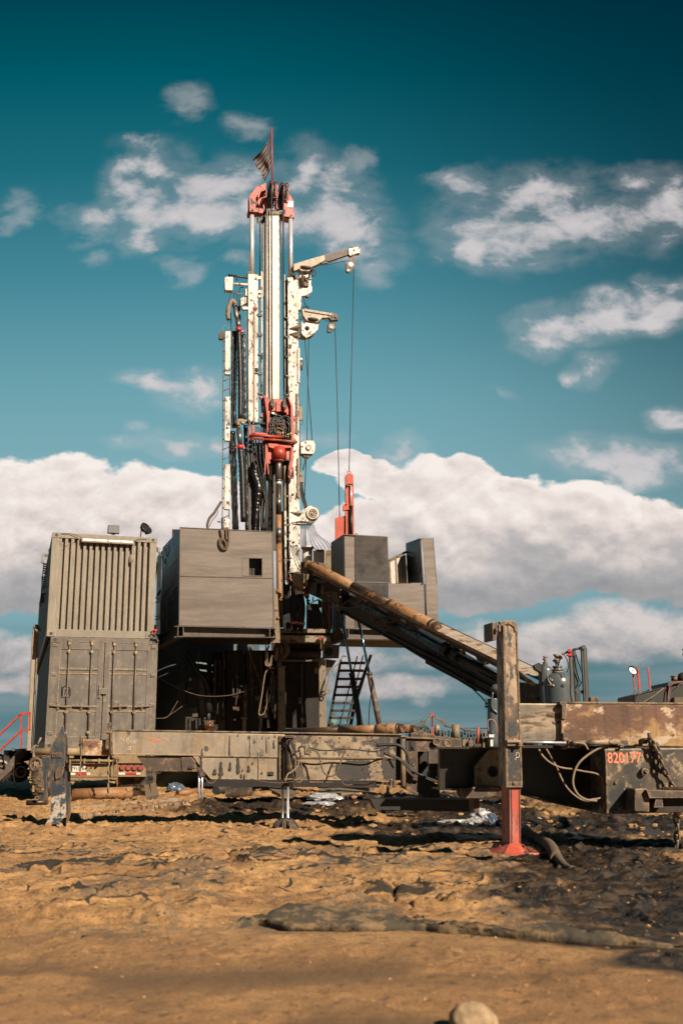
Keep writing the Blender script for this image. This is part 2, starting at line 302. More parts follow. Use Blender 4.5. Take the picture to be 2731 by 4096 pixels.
mk('green', (.20,.42,.32), rough=.5)
mk('redtape', (.65,.04,.05), rough=.45)
mk('clod_wet', (.06,.042,.028), (.14,.09,.05), sc=8, th=.58, rough=.7, bump=.5, streak=0)
M['lamp_on'] = pmat('lamp_on', (.9,.9,.85), rough=.3, bump=0, streak=0); M['lamp_on'].node_tree.nodes['Principled BSDF'].inputs['Emission Color'].default_value = (1,.95,.88,1); M['lamp_on'].node_tree.nodes['Principled BSDF'].inputs['Emission Strength'].default_value = .55
mk('rock', (.36,.24,.13), (.50,.36,.21), sc=22, th=.5, w=.15, rough=.9, bump=.5, streak=0)
mk('clod', (.50,.29,.125), (.27,.15,.065), sc=6, th=.55, w=.1, rough=.95, bump=.5, streak=0)
mk('leaf', (.03,.05,.035), rough=.8)

# ---------------------------------------------------------------- mesh tools
def spline(pts, n=6):
    if len(pts) < 3: return pts
    P = [pts[0]*2-pts[1]] + list(pts) + [pts[-1]*2-pts[-2]]; out = []
    for i in range(1, len(P)-2):
        a, b, c, d = P[i-1:i+3]
        for k in range(n):
            t = k/n
            out.append(.5*((2*b)+(c-a)*t+(2*a-5*b+4*c-d)*t*t+(3*b-a-3*c+d)*t**3))
    out.append(P[-2]); return out

class MB:
    def __init__(s): s.v = []; s.f = []; s.s = []
    def add(s, vs, fs, smooth=False):
        o = len(s.v); s.v += [tuple(v) for v in vs]
        s.f += [tuple(i+o for i in f) for f in fs]; s.s += [smooth]*len(fs)
    def prism(s, pts, vec):
        n = len(pts); s.add(list(pts)+[p+vec for p in pts], [tuple(range(n)), tuple(range(2*n-1, n-1, -1))]+[(i, (i+1) % n, n+(i+1) % n, n+i) for i in range(n)])
    def ring(s, rings, smooth=True, cap=True, close=False):
        n = len(rings[0]); vs = [p for r_ in rings for p in r_]; fs = []
        k = len(rings)
        for i in range(k if close else k-1):
            for j in range(n):
                fs.append((i*n+j, i*n+(j+1) % n, ((i+1) % k)*n+(j+1) % n, ((i+1) % k)*n+j))
        s.add(vs, fs, smooth)
        if cap and not close:
            o = len(s.v)-len(vs)
            s.f += [tuple(o+j for j in range(n)), tuple(o+(k-1)*n+j for j in range(n-1, -1, -1))]; s.s += [False, False]
    def tube(s, pts, r, n=10, close=False):
        k = len(pts); rr = r if isinstance(r, (list, tuple)) else [r]*k; rings = []; pn = None
        for i, p in enumerate(pts):
            if close: t = pts[(i+1) % k]-pts[i-1]
            else: t = pts[min(i+1, k-1)]-pts[max(i-1, 0)]
            t = t.normalized() if t.length > 1e-9 else Vector((0,0,1))
            if pn is None:
                a = Vector((0,0,1)) if abs(t.z) < .9 else Vector((1,0,0)); pn = t.cross(a).normalized()
            pn = (pn-t*pn.dot(t)).normalized(); b = t.cross(pn)
            rings.append([p+(pn*math.cos(2*math.pi*j/n)+b*math.sin(2*math.pi*j/n))*rr[i] for j in range(n)])
        s.ring(rings, close=close)
    def pipe(s, a, b, ro, ri, n=24):               # open tube with wall thickness, mouth at b
        t = (b-a).normalized(); q = Vector((0,0,1)) if abs(t.z) < .9 else Vector((1,0,0)); u = t.cross(q).normalized(); w = t.cross(u)
        c = lambda p, r: [p+(u*math.cos(2*math.pi*j/n)+w*math.sin(2*math.pi*j/n))*r for j in range(n)]
        s.ring([c(a, ro), c(b, ro)], cap=False); s.ring([c(b, ro), c(b, ri)], smooth=False, cap=False); s.ring([c(b, ri), c(b-t*ro*5, ri)], cap=True)
    def box(s, c, sz, ax=None):
        ax = ax or (Vector((1,0,0)), Vector((0,1,0)), Vector((0,0,1)))
        a, b, d = [v*(q/2) for v, q in zip(ax, sz)]
        s.prism([c-a-b-d, c+a-b-d, c+a-b+d, c-a-b+d], b*2)
    def bar(s, a, b, w, h=None):
        h = h or w; t = (b-a); q = Vector((0,0,1)) if abs(t.normalized().z) < .95 else Vector((0,1,0)); u = t.normalized().cross(q).normalized(); v = u.cross(t.normalized())
        s.prism([a-u*w/2-v*h/2, a+u*w/2-v*h/2, a+u*w/2+v*h/2, a-u*w/2+v*h/2], t)
    def lathe(s, a, t, prof, n=20):                # prof: (distance along t, radius)
        t = t.normalized(); q = Vector((0,0,1)) if abs(t.z) < .9 else Vector((0,1,0)); u = t.cross(q).normalized(); w = t.cross(u)
        s.ring([[a+t*h+(u*math.cos(2*math.pi*j/n)+w*math.sin(2*math.pi*j/n))*max(r, 1e-4) for j in range(n)] for h, r in prof])
    def torus(s, c, ax, R_, r, n=24, m=8, sy=1.0, long=None):
        ax = ax.normalized(); q = long if long else (Vector((0,0,1)) if abs(ax.z) < .9 else Vector((1,0,0))); u = (q-ax*q.dot(ax)).normalized(); w = ax.cross(u)
        s.tube([c+u*math.cos(2*math.pi*i/n)*R_*sy+w*math.sin(2*math.pi*i/n)*R_ for i in range(n)], r, m, close=True)
    def chain(s, pts, L, r):                       # links along a line
        P = spline(pts, 12); acc = 0; alt = 0; i = 0; cur = P[0]; centers = []
        need = L*.36; last = P[0]
        for q in P[1:]:
            seg = (q-last).length
            while acc+seg >= need:
                k = (need-acc)/seg; last = last+(q-last)*k; seg = (q-last).length; acc = 0; centers.append((last.copy(), (q-last).normalized() if seg > 1e-6 else Vector((0,0,-1)))); need = L*.74
            acc += seg; last = q
        for c, t in centers:
            a = t.cross(Vector((0,1,0)) if alt % 2 else Vector((.8,.6,0)).cross(t))
            if a.length < .1: a = Vector((1,0,0)) if alt % 2 else Vector((0,1,0))
            s.torus(c, a, L*.27, r, 12, 6, 1.75, t); alt += 1
    def blob(s, c, r, seed=0, sub=2, amp=.25, sq=(1,1,.7)):
        bm = bmesh.new(); bmesh.ops.create_icosphere(bm, subdivisions=sub, radius=1); g = random.Random(seed)
        ph = [Vector((g.uniform(-3,3), g.uniform(-3,3), g.uniform(-3,3))) for _ in range(4)]
        vs = []
        for v in bm.verts:
            p = v.co; k = 1+amp*sum(math.sin(p.dot(q)+q.x*3) for q in ph)/2.2+g.uniform(-.04,.04)
            vs.append(c+Vector((p.x*sq[0], p.y*sq[1], p.z*sq[2]))*r*k)
        fs = [tuple(v.index for v in f.verts) for f in bm.faces]; bm.free(); s.add(vs, fs, True)
    def build(s, name, mat, parent=None, bevel=0):
        me = bpy.data.meshes.new(name)
        if parent is not None: o0 = WORLD[parent.name]
        else:
            xs = np.array(s.v); o0 = Vector(((xs[:,0].min()+xs[:,0].max())/2, (xs[:,1].min()+xs[:,1].max())/2, xs[:,2].min()))
        me.from_pydata([(v[0]-o0.x, v[1]-o0.y, v[2]-o0.z) for v in s.v], [], s.f)
        me.polygons.foreach_set('use_smooth', s.s)
        bm = bmesh.new(); bm.from_mesh(me); bmesh.ops.recalc_face_normals(bm, faces=bm.faces); bm.to_mesh(me); bm.free()
        me.materials.append(M[mat] if isinstance(mat, str) else mat)
        ob = bpy.data.objects.new(name, me); scn.collection.objects.link(ob)
        if parent is not None: ob.parent = parent
        else: ob.location = o0
        WORLD[ob.name] = o0
        if bevel:
            b = ob.modifiers.new('bevel', 'BEVEL'); b.width = bevel; b.segments = 2; b.limit_method = 'ANGLE'
        return ob
WORLD = {}
def tag(o, label, cat, group=None, kind=None):
    if label: o['label'] = label
    if cat: o['category'] = cat
    if group: o['group'] = group
    if kind: o['kind'] = kind
    return o
def thing(name, label, cat, loc, group=None):
    o = bpy.data.objects.new(name, None); scn.collection.objects.link(o); o.location = loc; o.empty_display_size = .2
    WORLD[o.name] = Vector(loc); return tag(o, label, cat, group)
def part(parent, name, mat, *sh, bevel=0, label=None):
    mb = MB()
    for f in sh: f(mb)
    o = mb.build(name, mat, parent, bevel)
    if label: o['label'] = label
    return o
def solo(name, mat, label, cat, *sh, group=None, bevel=0, kind=None):
    mb = MB()
    for f in sh: f(mb)
    return tag(mb.build(name, mat, None, bevel), label, cat, group, kind)

# enlarged views of the photograph that shapes were measured in: origin and scale
ZA=(850,480,2.4123); ZB=(850,1200,2.3523); ZC=(600,2050,2.24); ZD=(1100,2050,1.96); ZE=(0,2050,2.24); ZF=(0,2800,1.7422); ZG=(800,2800,1.7422)
ZH=(1700,2400,1.5209); ZI=(0,2780,3.136); ZJ=(1050,2200,3.92); ZK=(0,3100,1.1479); ZL=(1366,3100,1.1479); ZM=(1550,2500,1.3277); ZN=(2400,2500,4.737); ZO=(950,680,5.2267)
def src(z, x, y): return z[0]+x/z[2], z[1]+y/z[2]
class K:
    """upright plane at distance d (through photo column of px), turned by yaw; measures in one enlarged view"""
    def __init__(s, z, d, yaw=0, px=784, lean=0):
        s.z = z; s.d = d; s.P0 = at(*src(z, px, 0), d) if False else at(src(z, px, 0)[0], 2999, d)
        y = R(yaw); s.n = Vector((-math.sin(y), math.cos(y), 0)); s.t = Vector((math.cos(y), math.sin(y), 0)); s.m = d/F/z[2]*1.01
    def alt(s, z, d=None):
        o = K.__new__(K); o.z = z; o.d = d or s.d; o.P0 = s.P0; o.n = s.n; o.t = s.t; o.m = o.d/F/z[2]*1.01; return o
    def p(s, x, y, off=0.0):
        v = ray(*src(s.z, x, y)); return C0+v*((s.P0+s.n*off-C0).dot(s.n)/v.dot(s.n))
    def B(s, x0, y0, x1, y1, off=0., th=.1): return s.P([(x0,y0),(x1,y0),(x1,y1),(x0,y1)], off, th)
    def P(s, pts, off=0., th=.1): return lambda mb: mb.prism([s.p(x, y, off) for x, y in pts], s.n*th)
    def T(s, pts, r, off=0., n=10, sm=True, close=False):
        def f(mb):
            P = [s.p(q[0], q[1], q[2] if len(q) > 2 else off) for q in pts]
            rr = r
            if sm and len(P) > 2 and not isinstance(r, (list, tuple)): P = spline(P)
            rr = [q*s.m for q in r] if isinstance(r, (list, tuple)) else r*s.m
            mb.tube(P, rr, n, close)
        return f
    def R(s, a, b, w, off=0., h=None):           # square bar between two points
        return lambda mb: mb.bar(s.p(*a, off) if len(a) == 2 else s.p(*a), s.p(*b, off) if len(b) == 2 else s.p(*b), w*s.m, (h or w)*s.m)
    def D(s, x, y, r, off=0., th=.05, n=28, ax=None, ri=0):  # disc facing the viewer side of the plane
        def f(mb):
            a = ax or s.n; c = s.p(x, y, off)
            if ri: mb.ring([[*r_] for r_ in _rings(c, a, r*s.m, ri*s.m, th, n)], smooth=False, close=True)
            else: mb.lathe(c, a, [(0, r*s.m*.96), (min(.01, th*.2), r*s.m), (th, r*s.m)], n)
        return f
    def O(s, x, y, R_, r, off=0., ax=None, sy=1): return lambda mb: mb.torus(s.p(x, y, off), ax or s.n, R_*s.m, r*s.m, sy=sy)
    def C(s, pts, L, r, off=0.): return lambda mb: mb.chain([s.p(q[0], q[1], q[2] if len(q) > 2 else off) for q in pts], L*s.m, r*s.m)
    def S(s, x, y, r, off=0., seed=0, sub=2, amp=.2, sq=(1,1,1)): return lambda mb: mb.blob(s.p(x, y, off), r*s.m, seed, sub, amp, sq)
def _rings(c, a, ro, ri, th, n):
    a = a.normalized(); q = Vector((0,0,1)) if abs(a.z) < .9 else Vector((1,0,0)); u = a.cross(q).normalized(); w = a.cross(u)
    ci = lambda p, r: [p+(u*math.cos(2*math.pi*j/n)+w*math.sin(2*math.pi*j/n))*r for j in range(n)]
    return [ci(c, ro), ci(c+a*th, ro), ci(c+a*th, ri), ci(c, ri)]
def holed(k, pts, hx, hy, hr, off, th, n=24):   # plate with a round hole
    def f(mb):
        outer = []
        import bisect
        P = [Vector(q) for q in pts]
        ring_o = []; ring_i = []
        for j in range(n):
            a = 2*math.pi*j/n; d = Vector((math.cos(a), math.sin(a))); c = Vector((hx, hy)); best = None
            for i in range(len(P)):
                A = P[i]; Bq = P[(i+1) % len(P)]; e = Bq-A; den = d.x*e.y-d.y*e.x
                if abs(den) < 1e-9: continue
                t = ((A.x-c.x)*e.y-(A.y-c.y)*e.x)/den; u = ((A.x-c.x)*d.y-(A.y-c.y)*d.x)/den
                if t > 0 and -1e-6 <= u <= 1+1e-6 and (best is None or t < best): best = t
            ring_o.append(c+d*best); ring_i.append(c+d*hr)
        # snap nearest ring points to the corners
        for q in P:
            j = min(range(n), key=lambda j: (ring_o[j]-q).length); ring_o[j] = q
        g = lambda rg, o: [k.p(q.x, q.y, off)+k.n*o for q in rg]
        mb.ring([g(ring_o, 0), g(ring_o, th), g(ring_i, th), g(ring_i, 0)], smooth=False, close=True)
    return f
def text(body, k, x, y, h, mat, parent, off=0., name='lettering', wsc=1.0, th=.002, shear=0):
    cu = bpy.data.curves.new(name, 'FONT'); cu.body = body; cu.size = h*k.m*1.38; cu.align_x = 'CENTER'; cu.align_y = 'CENTER'; cu.extrude = th; cu.offset = h*k.m*.012
    to = bpy.data.objects.new(name, cu); scn.collection.objects.link(to)
    dg = bpy.context.evaluated_depsgraph_get(); me = bpy.data.meshes.new_from_object(to.evaluated_get(dg))
    bpy.data.objects.remove(to); c = k.p(x, y, off); o0 = WORLD[parent.name]
    X_, Z_, Y_ = k.t, Vector((0,0,1)), -k.n
    for v in me.vertices:
        q = v.co.copy(); v.co = c+X_*(q.x*wsc)+Z_*q.y+Y_*q.z-o0
    me.materials.clear(); me.materials.append(M[mat])
    ob = bpy.data.objects.new(name, me); scn.collection.objects.link(ob); ob.parent = parent; WORLD[ob.name] = o0
    return ob

# ---------------------------------------------------------------- ground
_rs = np.random.RandomState(11); _tab = _rs.rand(256, 256)
def vnoise(x, y):
    xi = np.floor(x).astype(int); yi = np.floor(y).astype(int); fx = x-xi; fy = y-yi
    fx = fx*fx*fx*(fx*(fx*6-15)+10); fy = fy*fy*fy*(fy*(fy*6-15)+10); g = lambda a, b: _tab[a & 255, b & 255]
    return (g(xi,yi)*(1-fx)+g(xi+1,yi)*fx)*(1-fy)+(g(xi,yi+1)*(1-fx)+g(xi+1,yi+1)*fx)*fy
def fbm(x, y, o=4, g=.5):
    a = 1; s = 0; t = 0
    for i in range(o): s = s+a*vnoise(x+i*17.3, y-i*9.1); t += a; a *= g; x = x*2.03+.7*y*0; y = y*2.03
    return s/t
def ss(v, a, b):
    t = np.clip((v-a)/(b-a), 0, 1); return t*t*(3-2*t)
def gpx(dx, dy):
    p = ground(dx*1.7417, dy*1.7417); return p.x, p.y
def gauss(x, y, spots):
    f = np.zeros_like(x)
    for (dx, dy, rx, ry) in spots:
        a, b = gpx(dx, dy); d = b; q = ((x-a)/(rx*d/2287))**2+((y-b)/(abs(gpx(dx, dy-ry)[1]-b)+1e-6))**2; f = np.maximum(f, np.exp(-q*.7))
    return f
WET_SHADE = [(1200,2035,60,24),(1100,1875,110,14),(1420,2150,150,24),(900,1850,300,16),(600,1862,160,12),(1000,1905,200,18),(1300,1900,120,30),(1480,1900,140,34),(1290,1990,90,40),(1480,2010,170,60),(1330,2070,160,35),(1500,2100,160,40),(1560,2200,110,30),(1180,1880,90,20),(960,1860,140,14),(1060,1840,120,12)]  # wet mud, with the shade around the beams painted dark alongside
POOL = [(1395,1898,75,10),(1500,1903,110,16),(1300,1990,38,6),(1440,1985,36,5),(1250,1900,40,8),(1470,2060,50,8),(1390,2090,40,8),(1540,2190,60,12),(1500,2020,30,8)]
def crease(x, y, sc, seed, w):
    wx = x+.5*fbm(x*1.1+seed, y*1.1, 3); wy = y+.5*fbm(x*1.1, y*1.1+seed*2, 3)
    n = vnoise(wx*sc+seed*3.1, wy*sc*1.5+seed); return np.exp(-((n-.5)/w)**2)*ss(fbm(x*.6+seed, y*.6-seed, 2), .42, .6)
FPT = [(ZK,1030,706),(ZK,1180,690),(ZK,1568,712),(ZL,340,706),(ZL,700,736),(ZL,1050,764),(ZL,1560,782)]
FXY = [ground(*src(*q_)) for q_ in FPT]; FXX = [p_.x for p_ in FXY]; FYY = [p_.y for p_ in FXY]
def terrain(x, y):
    x = np.asarray(x, float); y = np.asarray(y, float); r = np.hypot(x, y)
    far = 1-ss(r, 35, 90); rough = ss(y+.5*fbm(x, y, 2), 11.0, 14.5)*(1-ss(y, 30, 50)); clothz = ss(y, 5.6, 6.3)*(1-ss(y, 10.5, 12))
    wet = gauss(x, y, WET_SHADE)
    h = .05*(fbm(x*.35, y*.35, 3)-.5)*ss(r, 2.5, 6)*(.35+.65*ss(y, 6.5, 9))
    h = h+.018*(fbm(x*1.7+5, y*1.7, 4, .55)-.5)*(1+3.0*rough+1.5*clothz+1.5*wet)
    h = h+.03*(fbm(x*.5+7, y*2.4, 3)-.5)*ss(y, 5.5, 7)
    h = h+1.45*clothz*(.032*crease(x, y, 1.15, 3, .035)+.026*crease(x, y, 1.9, 8, .04)+.02*crease(x, y, .8, 14, .02)-.03*crease(x, y, .7, 21, .018))
    rd = 1-np.abs(2*fbm(x*1.5+60, y*2.2, 5, .55)-1); h = h+(.026*clothz+.030*rough)*(np.clip((rd-.72)/.28, 0, 1)**1.5)
    rd2 = 1-np.abs(2*fbm(x*3.4+90, y*4.6, 5, .6)-1); h = h+(.009*clothz+.030*rough+.006)*(np.clip((rd2-.7)/.3, 0, 1)**1.3)
    h = h+.012*np.exp(-(((x+.55*y*0+.25*np.sin(y*.7))%2.3-1.1)/.12)**2)*ss(y, 8, 10)
    small = fbm(x*7, y*7, 5, .68)
    h = h+(small-.5)*(.022+.045*rough+.016*clothz+.026*wet)+(fbm(x*24, y*24, 3, .6)-.5)*.009
    h = h+rough*.05*(np.abs(fbm(x*.9-y*.5, y*2.6, 4, .6)-.5)*4-.4)
    cl = np.maximum(fbm(x*4.2+9, y*4.2+4, 3, .6)-.56, 0)
    h = h+cl*(.07+.10*rough+.08*wet)
    near = 1-ss(y, 4.6, 5.6)
    h = h-near*.05*np.maximum(fbm(x*2.6+40, y*3.5, 3, .6)-.58, 0)*4
    # soft ridge of pushed mud in front of the cloth and berms behind the outrigger beam
    h = h+.05*np.exp(-((y-15.8-.25*x)/.9)**2)*fbm(x*1.3, y*1.3, 3)*2*ss(x, .5, 3)+.05*np.exp(-((y-17.5)/1.2)**2)*fbm(x*.8, y, 3)*2
    band = np.exp(-((y-.12-np.interp(x, FXX, FYY))/.50)**4)*ss(x, FXX[0]-.3, FXX[0]+.1)
    h = h*(1-.88*band)-.012*band; h = h*(1-.55*(1-ss(y, 4.6, 5.4)))
    h = h*far
    pool = gauss(x, y, POOL); lvl = -.012
    pm = ss(pool+.5*(fbm(x*3, y*3, 3)-.5), .42, .62)
    hw = h*(1-pm)+np.minimum(h, lvl)*pm; water = ((pm > .5) & (hw < lvl+.004)); hw = np.where(water, lvl, hw)
    return hw, water, wet, clothz, rough
def gz(x, y): return float(terrain(np.array([x]), np.array([y]))[0][0])
def gp(z, x, y):                                # a point of the ground seen at a zoomed-view position
    p = ground(*src(z, x, y)); p.z = gz(p.x, p.y); return p

def make_ground():
    rad = np.concatenate([np.geomspace(1.2, 3.0, 40, endpoint=False), np.geomspace(3.0, 13, 620, endpoint=False), np.geomspace(13, 30, 200, endpoint=False), np.geomspace(30, 6000, 50)])
    an = np.concatenate([np.linspace(-180, -32, 50, endpoint=False), np.linspace(-32, 32, 620, endpoint=False), np.linspace(32, 180, 50, endpoint=False)])
    A, Rr = np.meshgrid(np.radians(an), rad); x = Rr*np.sin(A); y = Rr*np.cos(A)
    h, water, wet, cz, rough = terrain(x, y)
    nr, na = x.shape; co = np.stack([x, y, h], -1).reshape(-1, 3)
    co = np.vstack([co, [[0, 0, 0]]])
    i = np.arange(nr-1)[:, None]*na; j = np.arange(na)[None]; j2 = (j+1) % na
    q = np.stack([i+j, i+j2, i+na+j2, i+na+j], -1).reshape(-1, 4)
    tri = np.stack([np.full(na, nr*na), (np.arange(na)+1) % na, np.arange(na)], -1)
    me = bpy.data.meshes.new('ground'); me.vertices.add(len(co)); me.vertices.foreach_set('co', co.ravel())
    nl = q.size+tri.size; me.loops.add(nl); me.loops.foreach_set('vertex_index', np.concatenate([q.ravel(), tri.ravel()]))
    me.polygons.add(len(q)+len(tri)); me.polygons.foreach_set('loop_start', np.concatenate([np.arange(len(q))*4, q.size+np.arange(len(tri))*3]))
    me.polygons.foreach_set('loop_total', np.concatenate([np.full(len(q), 4), np.full(len(tri), 3)])); me.polygons.foreach_set('use_smooth', np.ones(len(q)+len(tri), bool))
    me.update(); me.validate()
    at_ = me.color_attributes.new('soil', 'FLOAT_COLOR', 'POINT')
    damp = np.exp(-((y-4.95-.12*np.sin(x*2))/.32)**2)*ss(fbm(x*1.3, y*2.5, 3), .42, .58)+.9*np.exp(-((y-4.0)/.25)**2)*ss(fbm(x*1.1+9, y*2.5, 3), .5, .62)
    wet_shade_col = np.clip(ss(wet+.7*(fbm(x*2.2, y*2.2, 4, .6)-.5), .24, .58)+water*1.0, 0, 1)
    crs_shade = np.clip(sum(crease(x, y, q, sd, w_) for q, sd, w_ in ((1.15,3,.022),(1.9,8,.026),(.8,14,.012),(.6,25,.009),(2.6,31,.030),(1.4,44,.022))), 0, 1)*np.clip(ss(y,6.3,7.2)*(1-ss(y,13,15))+.25*ss(y,12,13), 0, 1)  # dark lines paint in the shadows along ground folds
    fab = cz*ss(fbm(x*1.6+31, y*1.6, 4, .6), .46, .60)
    c = np.stack([wet_shade_col, np.maximum(fab*.75, 0)+0*crs_shade, np.clip(damp, 0, 1), water.astype(float)], -1).reshape(-1, 4); c = np.vstack([c, [[0, 0, 0, 0]]])
    at_.data.foreach_set('color', c.astype(np.float32).ravel())
    a2 = me.attributes.new('crease_shade', 'FLOAT', 'POINT'); a2.data.foreach_set('value', np.append(crs_shade.ravel(), 0).astype(np.float32))
    m_ = bpy.data.materials.new('mud'); m_.use_nodes = True; nt = m_.node_tree; N = nt.nodes; L = nt.links; bs = N['Principled BSDF']
    def plug(n, i, v):
        if isinstance(v, bpy.types.NodeSocket): L.new(v, n.inputs[i])
        else: n.inputs[i].default_value = v
    tc = N.new('ShaderNodeTexCoord')
    def noise(s_, det=8, ro=.6):
        n = N.new('ShaderNodeTexNoise'); L.new(tc.outputs['Object'], n.inputs['Vector']); plug(n, 'Scale', s_); plug(n, 'Detail', det); plug(n, 'Roughness', ro); return n.outputs[0]
    def step(v, lo, hi):
        n = N.new('ShaderNodeMapRange'); n.interpolation_type = 'SMOOTHSTEP'; plug(n, 0, v); plug(n, 1, lo); plug(n, 2, hi); return n.outputs[0]
    def mix(f, a, b, bt='MIX'):
        n = N.new('ShaderNodeMix'); n.data_type = 'RGBA'; n.blend_type = bt; plug(n, 0, f); plug(n, 6, a); plug(n, 7, b); return n.outputs[2]
    def mth(op, a, b, cl=True):
        n = N.new('ShaderNodeMath'); n.operation = op; n.use_clamp = cl; plug(n, 0, a); plug(n, 1, b); return n.outputs[0]
    va = N.new('ShaderNodeVertexColor'); va.layer_name = 'soil'; sp = N.new('ShaderNodeSeparateColor'); L.new(va.outputs[0], sp.inputs[0])
    wt, fb_, dm = sp.outputs; wa = va.outputs[1]
    c = mix(step(noise(.8), .40, .60), (0.2940,0.1554,0.0574,1), (0.4200,0.2380,0.0924,1)); geo = N.new('ShaderNodeSeparateXYZ'); L.new(tc.outputs['Object'], geo.inputs[0])
    c = mix(mth('MULTIPLY', step(geo.outputs[1], 6.2, 4.6), .55), c, (0.2800,0.1400,0.0546,1))
    c = mix(mth('MULTIPLY', step(noise(5), .45, .62), .6), c, (0.1890,0.1015,0.0406,1)); c = mix(mth('MULTIPLY', step(noise(1.9, 9, .7), .55, .63), .55), c, (0.1190,0.0630,0.0280,1))
    c = mix(mth('MULTIPLY', step(noise(22, 4), .58, .68), .5), c, (0.3360,0.2310,0.1190,1))
    c = mix(mth('MULTIPLY', step(noise(16, 5), .57, .66), .8), c, (0.0770,0.0455,0.0224,1)); c = mix(mth('MULTIPLY', step(noise(55, 4), .56, .66), .6), c, (0.0840,0.0525,0.0280,1))
    c = mix(mth('MULTIPLY', step(noise(115, 3), .56, .68), .75), c, (.055,.032,.016,1)); c = mix(mth('MULTIPLY', step(noise(75, 3), .62, .70), .7), c, (.52,.34,.17,1))
    fcol = mix(step(noise(14, 6), .4, .6), (0.0910,0.0770,0.0574,1), (0.0504,0.0518,0.0490,1))
    fmask = mth('MULTIPLY', fb_, step(noise(7, 8, .7), .40, .56))
    c = mix(mth('MULTIPLY', fmask, .85), c, fcol)
    c = mix(mth('MULTIPLY', dm, .9), c, (0.1190,0.0665,0.0280,1))
    ca = N.new('ShaderNodeAttribute'); ca.attribute_name = 'crease_shade'; c = mix(mth('MULTIPLY', step(ca.outputs[2], .45, .8), .95), c, (0.0126,0.0105,0.0077,1))
    wcol = mix(step(noise(9, 6), .42, .6), (0.0084,0.0070,0.0056,1), (0.0490,0.0294,0.0147,1))
    dry = step(noise(4, 7, .65), .60, .68)
    wm = mth('MULTIPLY', wt, mth('SUBTRACT', 1.0, mth('MULTIPLY', dry, .85)))
    c = mix(wm, c, wcol); c = mix(wa, c, (0.0084,0.0084,0.0084,1))
    L.new(c, bs.inputs['Base Color'])
    rg = N.new('ShaderNodeMix'); plug(rg, 0, wm); plug(rg, 2, .92); plug(rg, 3, .38)
    rg2 = N.new('ShaderNodeMix'); plug(rg2, 0, wa); L.new(rg.outputs[0], rg2.inputs[2]); plug(rg2, 3, .06); L.new(rg2.outputs[0], bs.inputs['Roughness'])
    bp = N.new('ShaderNodeBump'); bp.inputs['Distance'].default_value = .02
    L.new(mth('ADD', mth('MULTIPLY', noise(26, 9, .78), .9), mth('MULTIPLY', noise(100, 3, .6), .45), False), bp.inputs['Height'])
    L.new(mth('MULTIPLY', mth('SUBTRACT', 1.0, wa), .95), bp.inputs['Strength']); L.new(bp.outputs[0], bs.inputs['Normal'])
    me.materials.append(m_)
    o = bpy.data.objects.new('ground', me); scn.collection.objects.link(o); o['kind'] = 'structure'
make_ground()

# ---------------------------------------------------------------- stacked containers (left)
CD, CYAW = 23.0, 18.0
def container(px, ytop, ybot, xl, xr, zoom, name, label, deep, tag_end):
    """front face corners come from the view; the box runs back along its own length"""
    k = K(ZE, CD, CYAW, px); A = k.p(xl, (ytop+ybot)/2); z1 = k.p(xl, ytop).z; z0 = k.p(xl, ybot).z
    A = Vector((A.x, A.y, z0)); W_ = 2.44; Hh = z1-z0; Tt, Nn, Zz = k.t, k.n, Vector((0,0,1))
    t = thing(name, label, 'shipping container', A+Tt*W_/2)
    P = lambda a, b, c: A+Tt*a+Nn*b+Zz*c
    def bx(a0, a1, b0, b1, c0, c1): return lambda mb: mb.prism([P(a0,b0,c0), P(a1,b0,c0), P(a1,b0,c1), P(a0,b0,c1)], Nn*(b1-b0))
    return t, P, bx, W_, Hh, Tt, Nn, Zz
def corrugated(P0, along, out, n_, length, z0, z1, d, Zz):   # trapezoid sheet
    def f(mb):
        pts = []; pitch = length/n_
        for i in range(n_):
            a = i*pitch
            for u, o in (((0,0),(.32,0),(.5,d),(.82,d)) if n_ > 20 else ((0,0),(.44,0),(.52,d),(.90,d))): pts.append((a+u*pitch, o))
        pts.append((length, 0))
        lo = [P0+along*a+out*o+Zz*z0 for a, o in pts]; hi = [p+Zz*(z1-z0) for p in lo]; n = len(lo)
        mb.add(lo+hi, [(i, i+1, n+i+1, n+i) for i in range(n-1)])
    return f
def castings(t, bx, W_, Hh, mat):
    for a in (0, W_-.19):
        for c in (0, Hh-.13):
            part(t, 'corner_casting', mat, bx(a-.006, a+.196, -.012, .16, c, c+.13), bevel=.01)
            part(t, 'casting_hole', 'ink', lambda mb, a=a, c=c: mb.lathe(PP(a+.095, -.013, c+.065), NN, [(-.001,.038),(.002,.038)], 14))
def side_hull(t, P, bx, W_, Hh, Tt, Nn, Zz, mat, L_=12.1):
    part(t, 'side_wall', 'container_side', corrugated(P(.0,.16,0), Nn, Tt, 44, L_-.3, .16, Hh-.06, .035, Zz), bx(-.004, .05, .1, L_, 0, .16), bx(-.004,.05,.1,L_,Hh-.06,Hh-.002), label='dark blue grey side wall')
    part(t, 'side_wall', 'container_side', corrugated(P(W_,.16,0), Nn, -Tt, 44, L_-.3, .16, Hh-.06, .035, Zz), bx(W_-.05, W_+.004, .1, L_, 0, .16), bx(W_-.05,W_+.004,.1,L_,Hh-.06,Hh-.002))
    part(t, 'roof', mat, bx(.01, W_-.01, .05, L_, Hh-.03, Hh-.008)); part(t, 'floor', 'under', bx(.01, W_-.01, .05, L_, .01, .08)); part(t, 'end_wall', mat, bx(.01, W_-.01, L_-.02, L_+.01, 0, Hh))
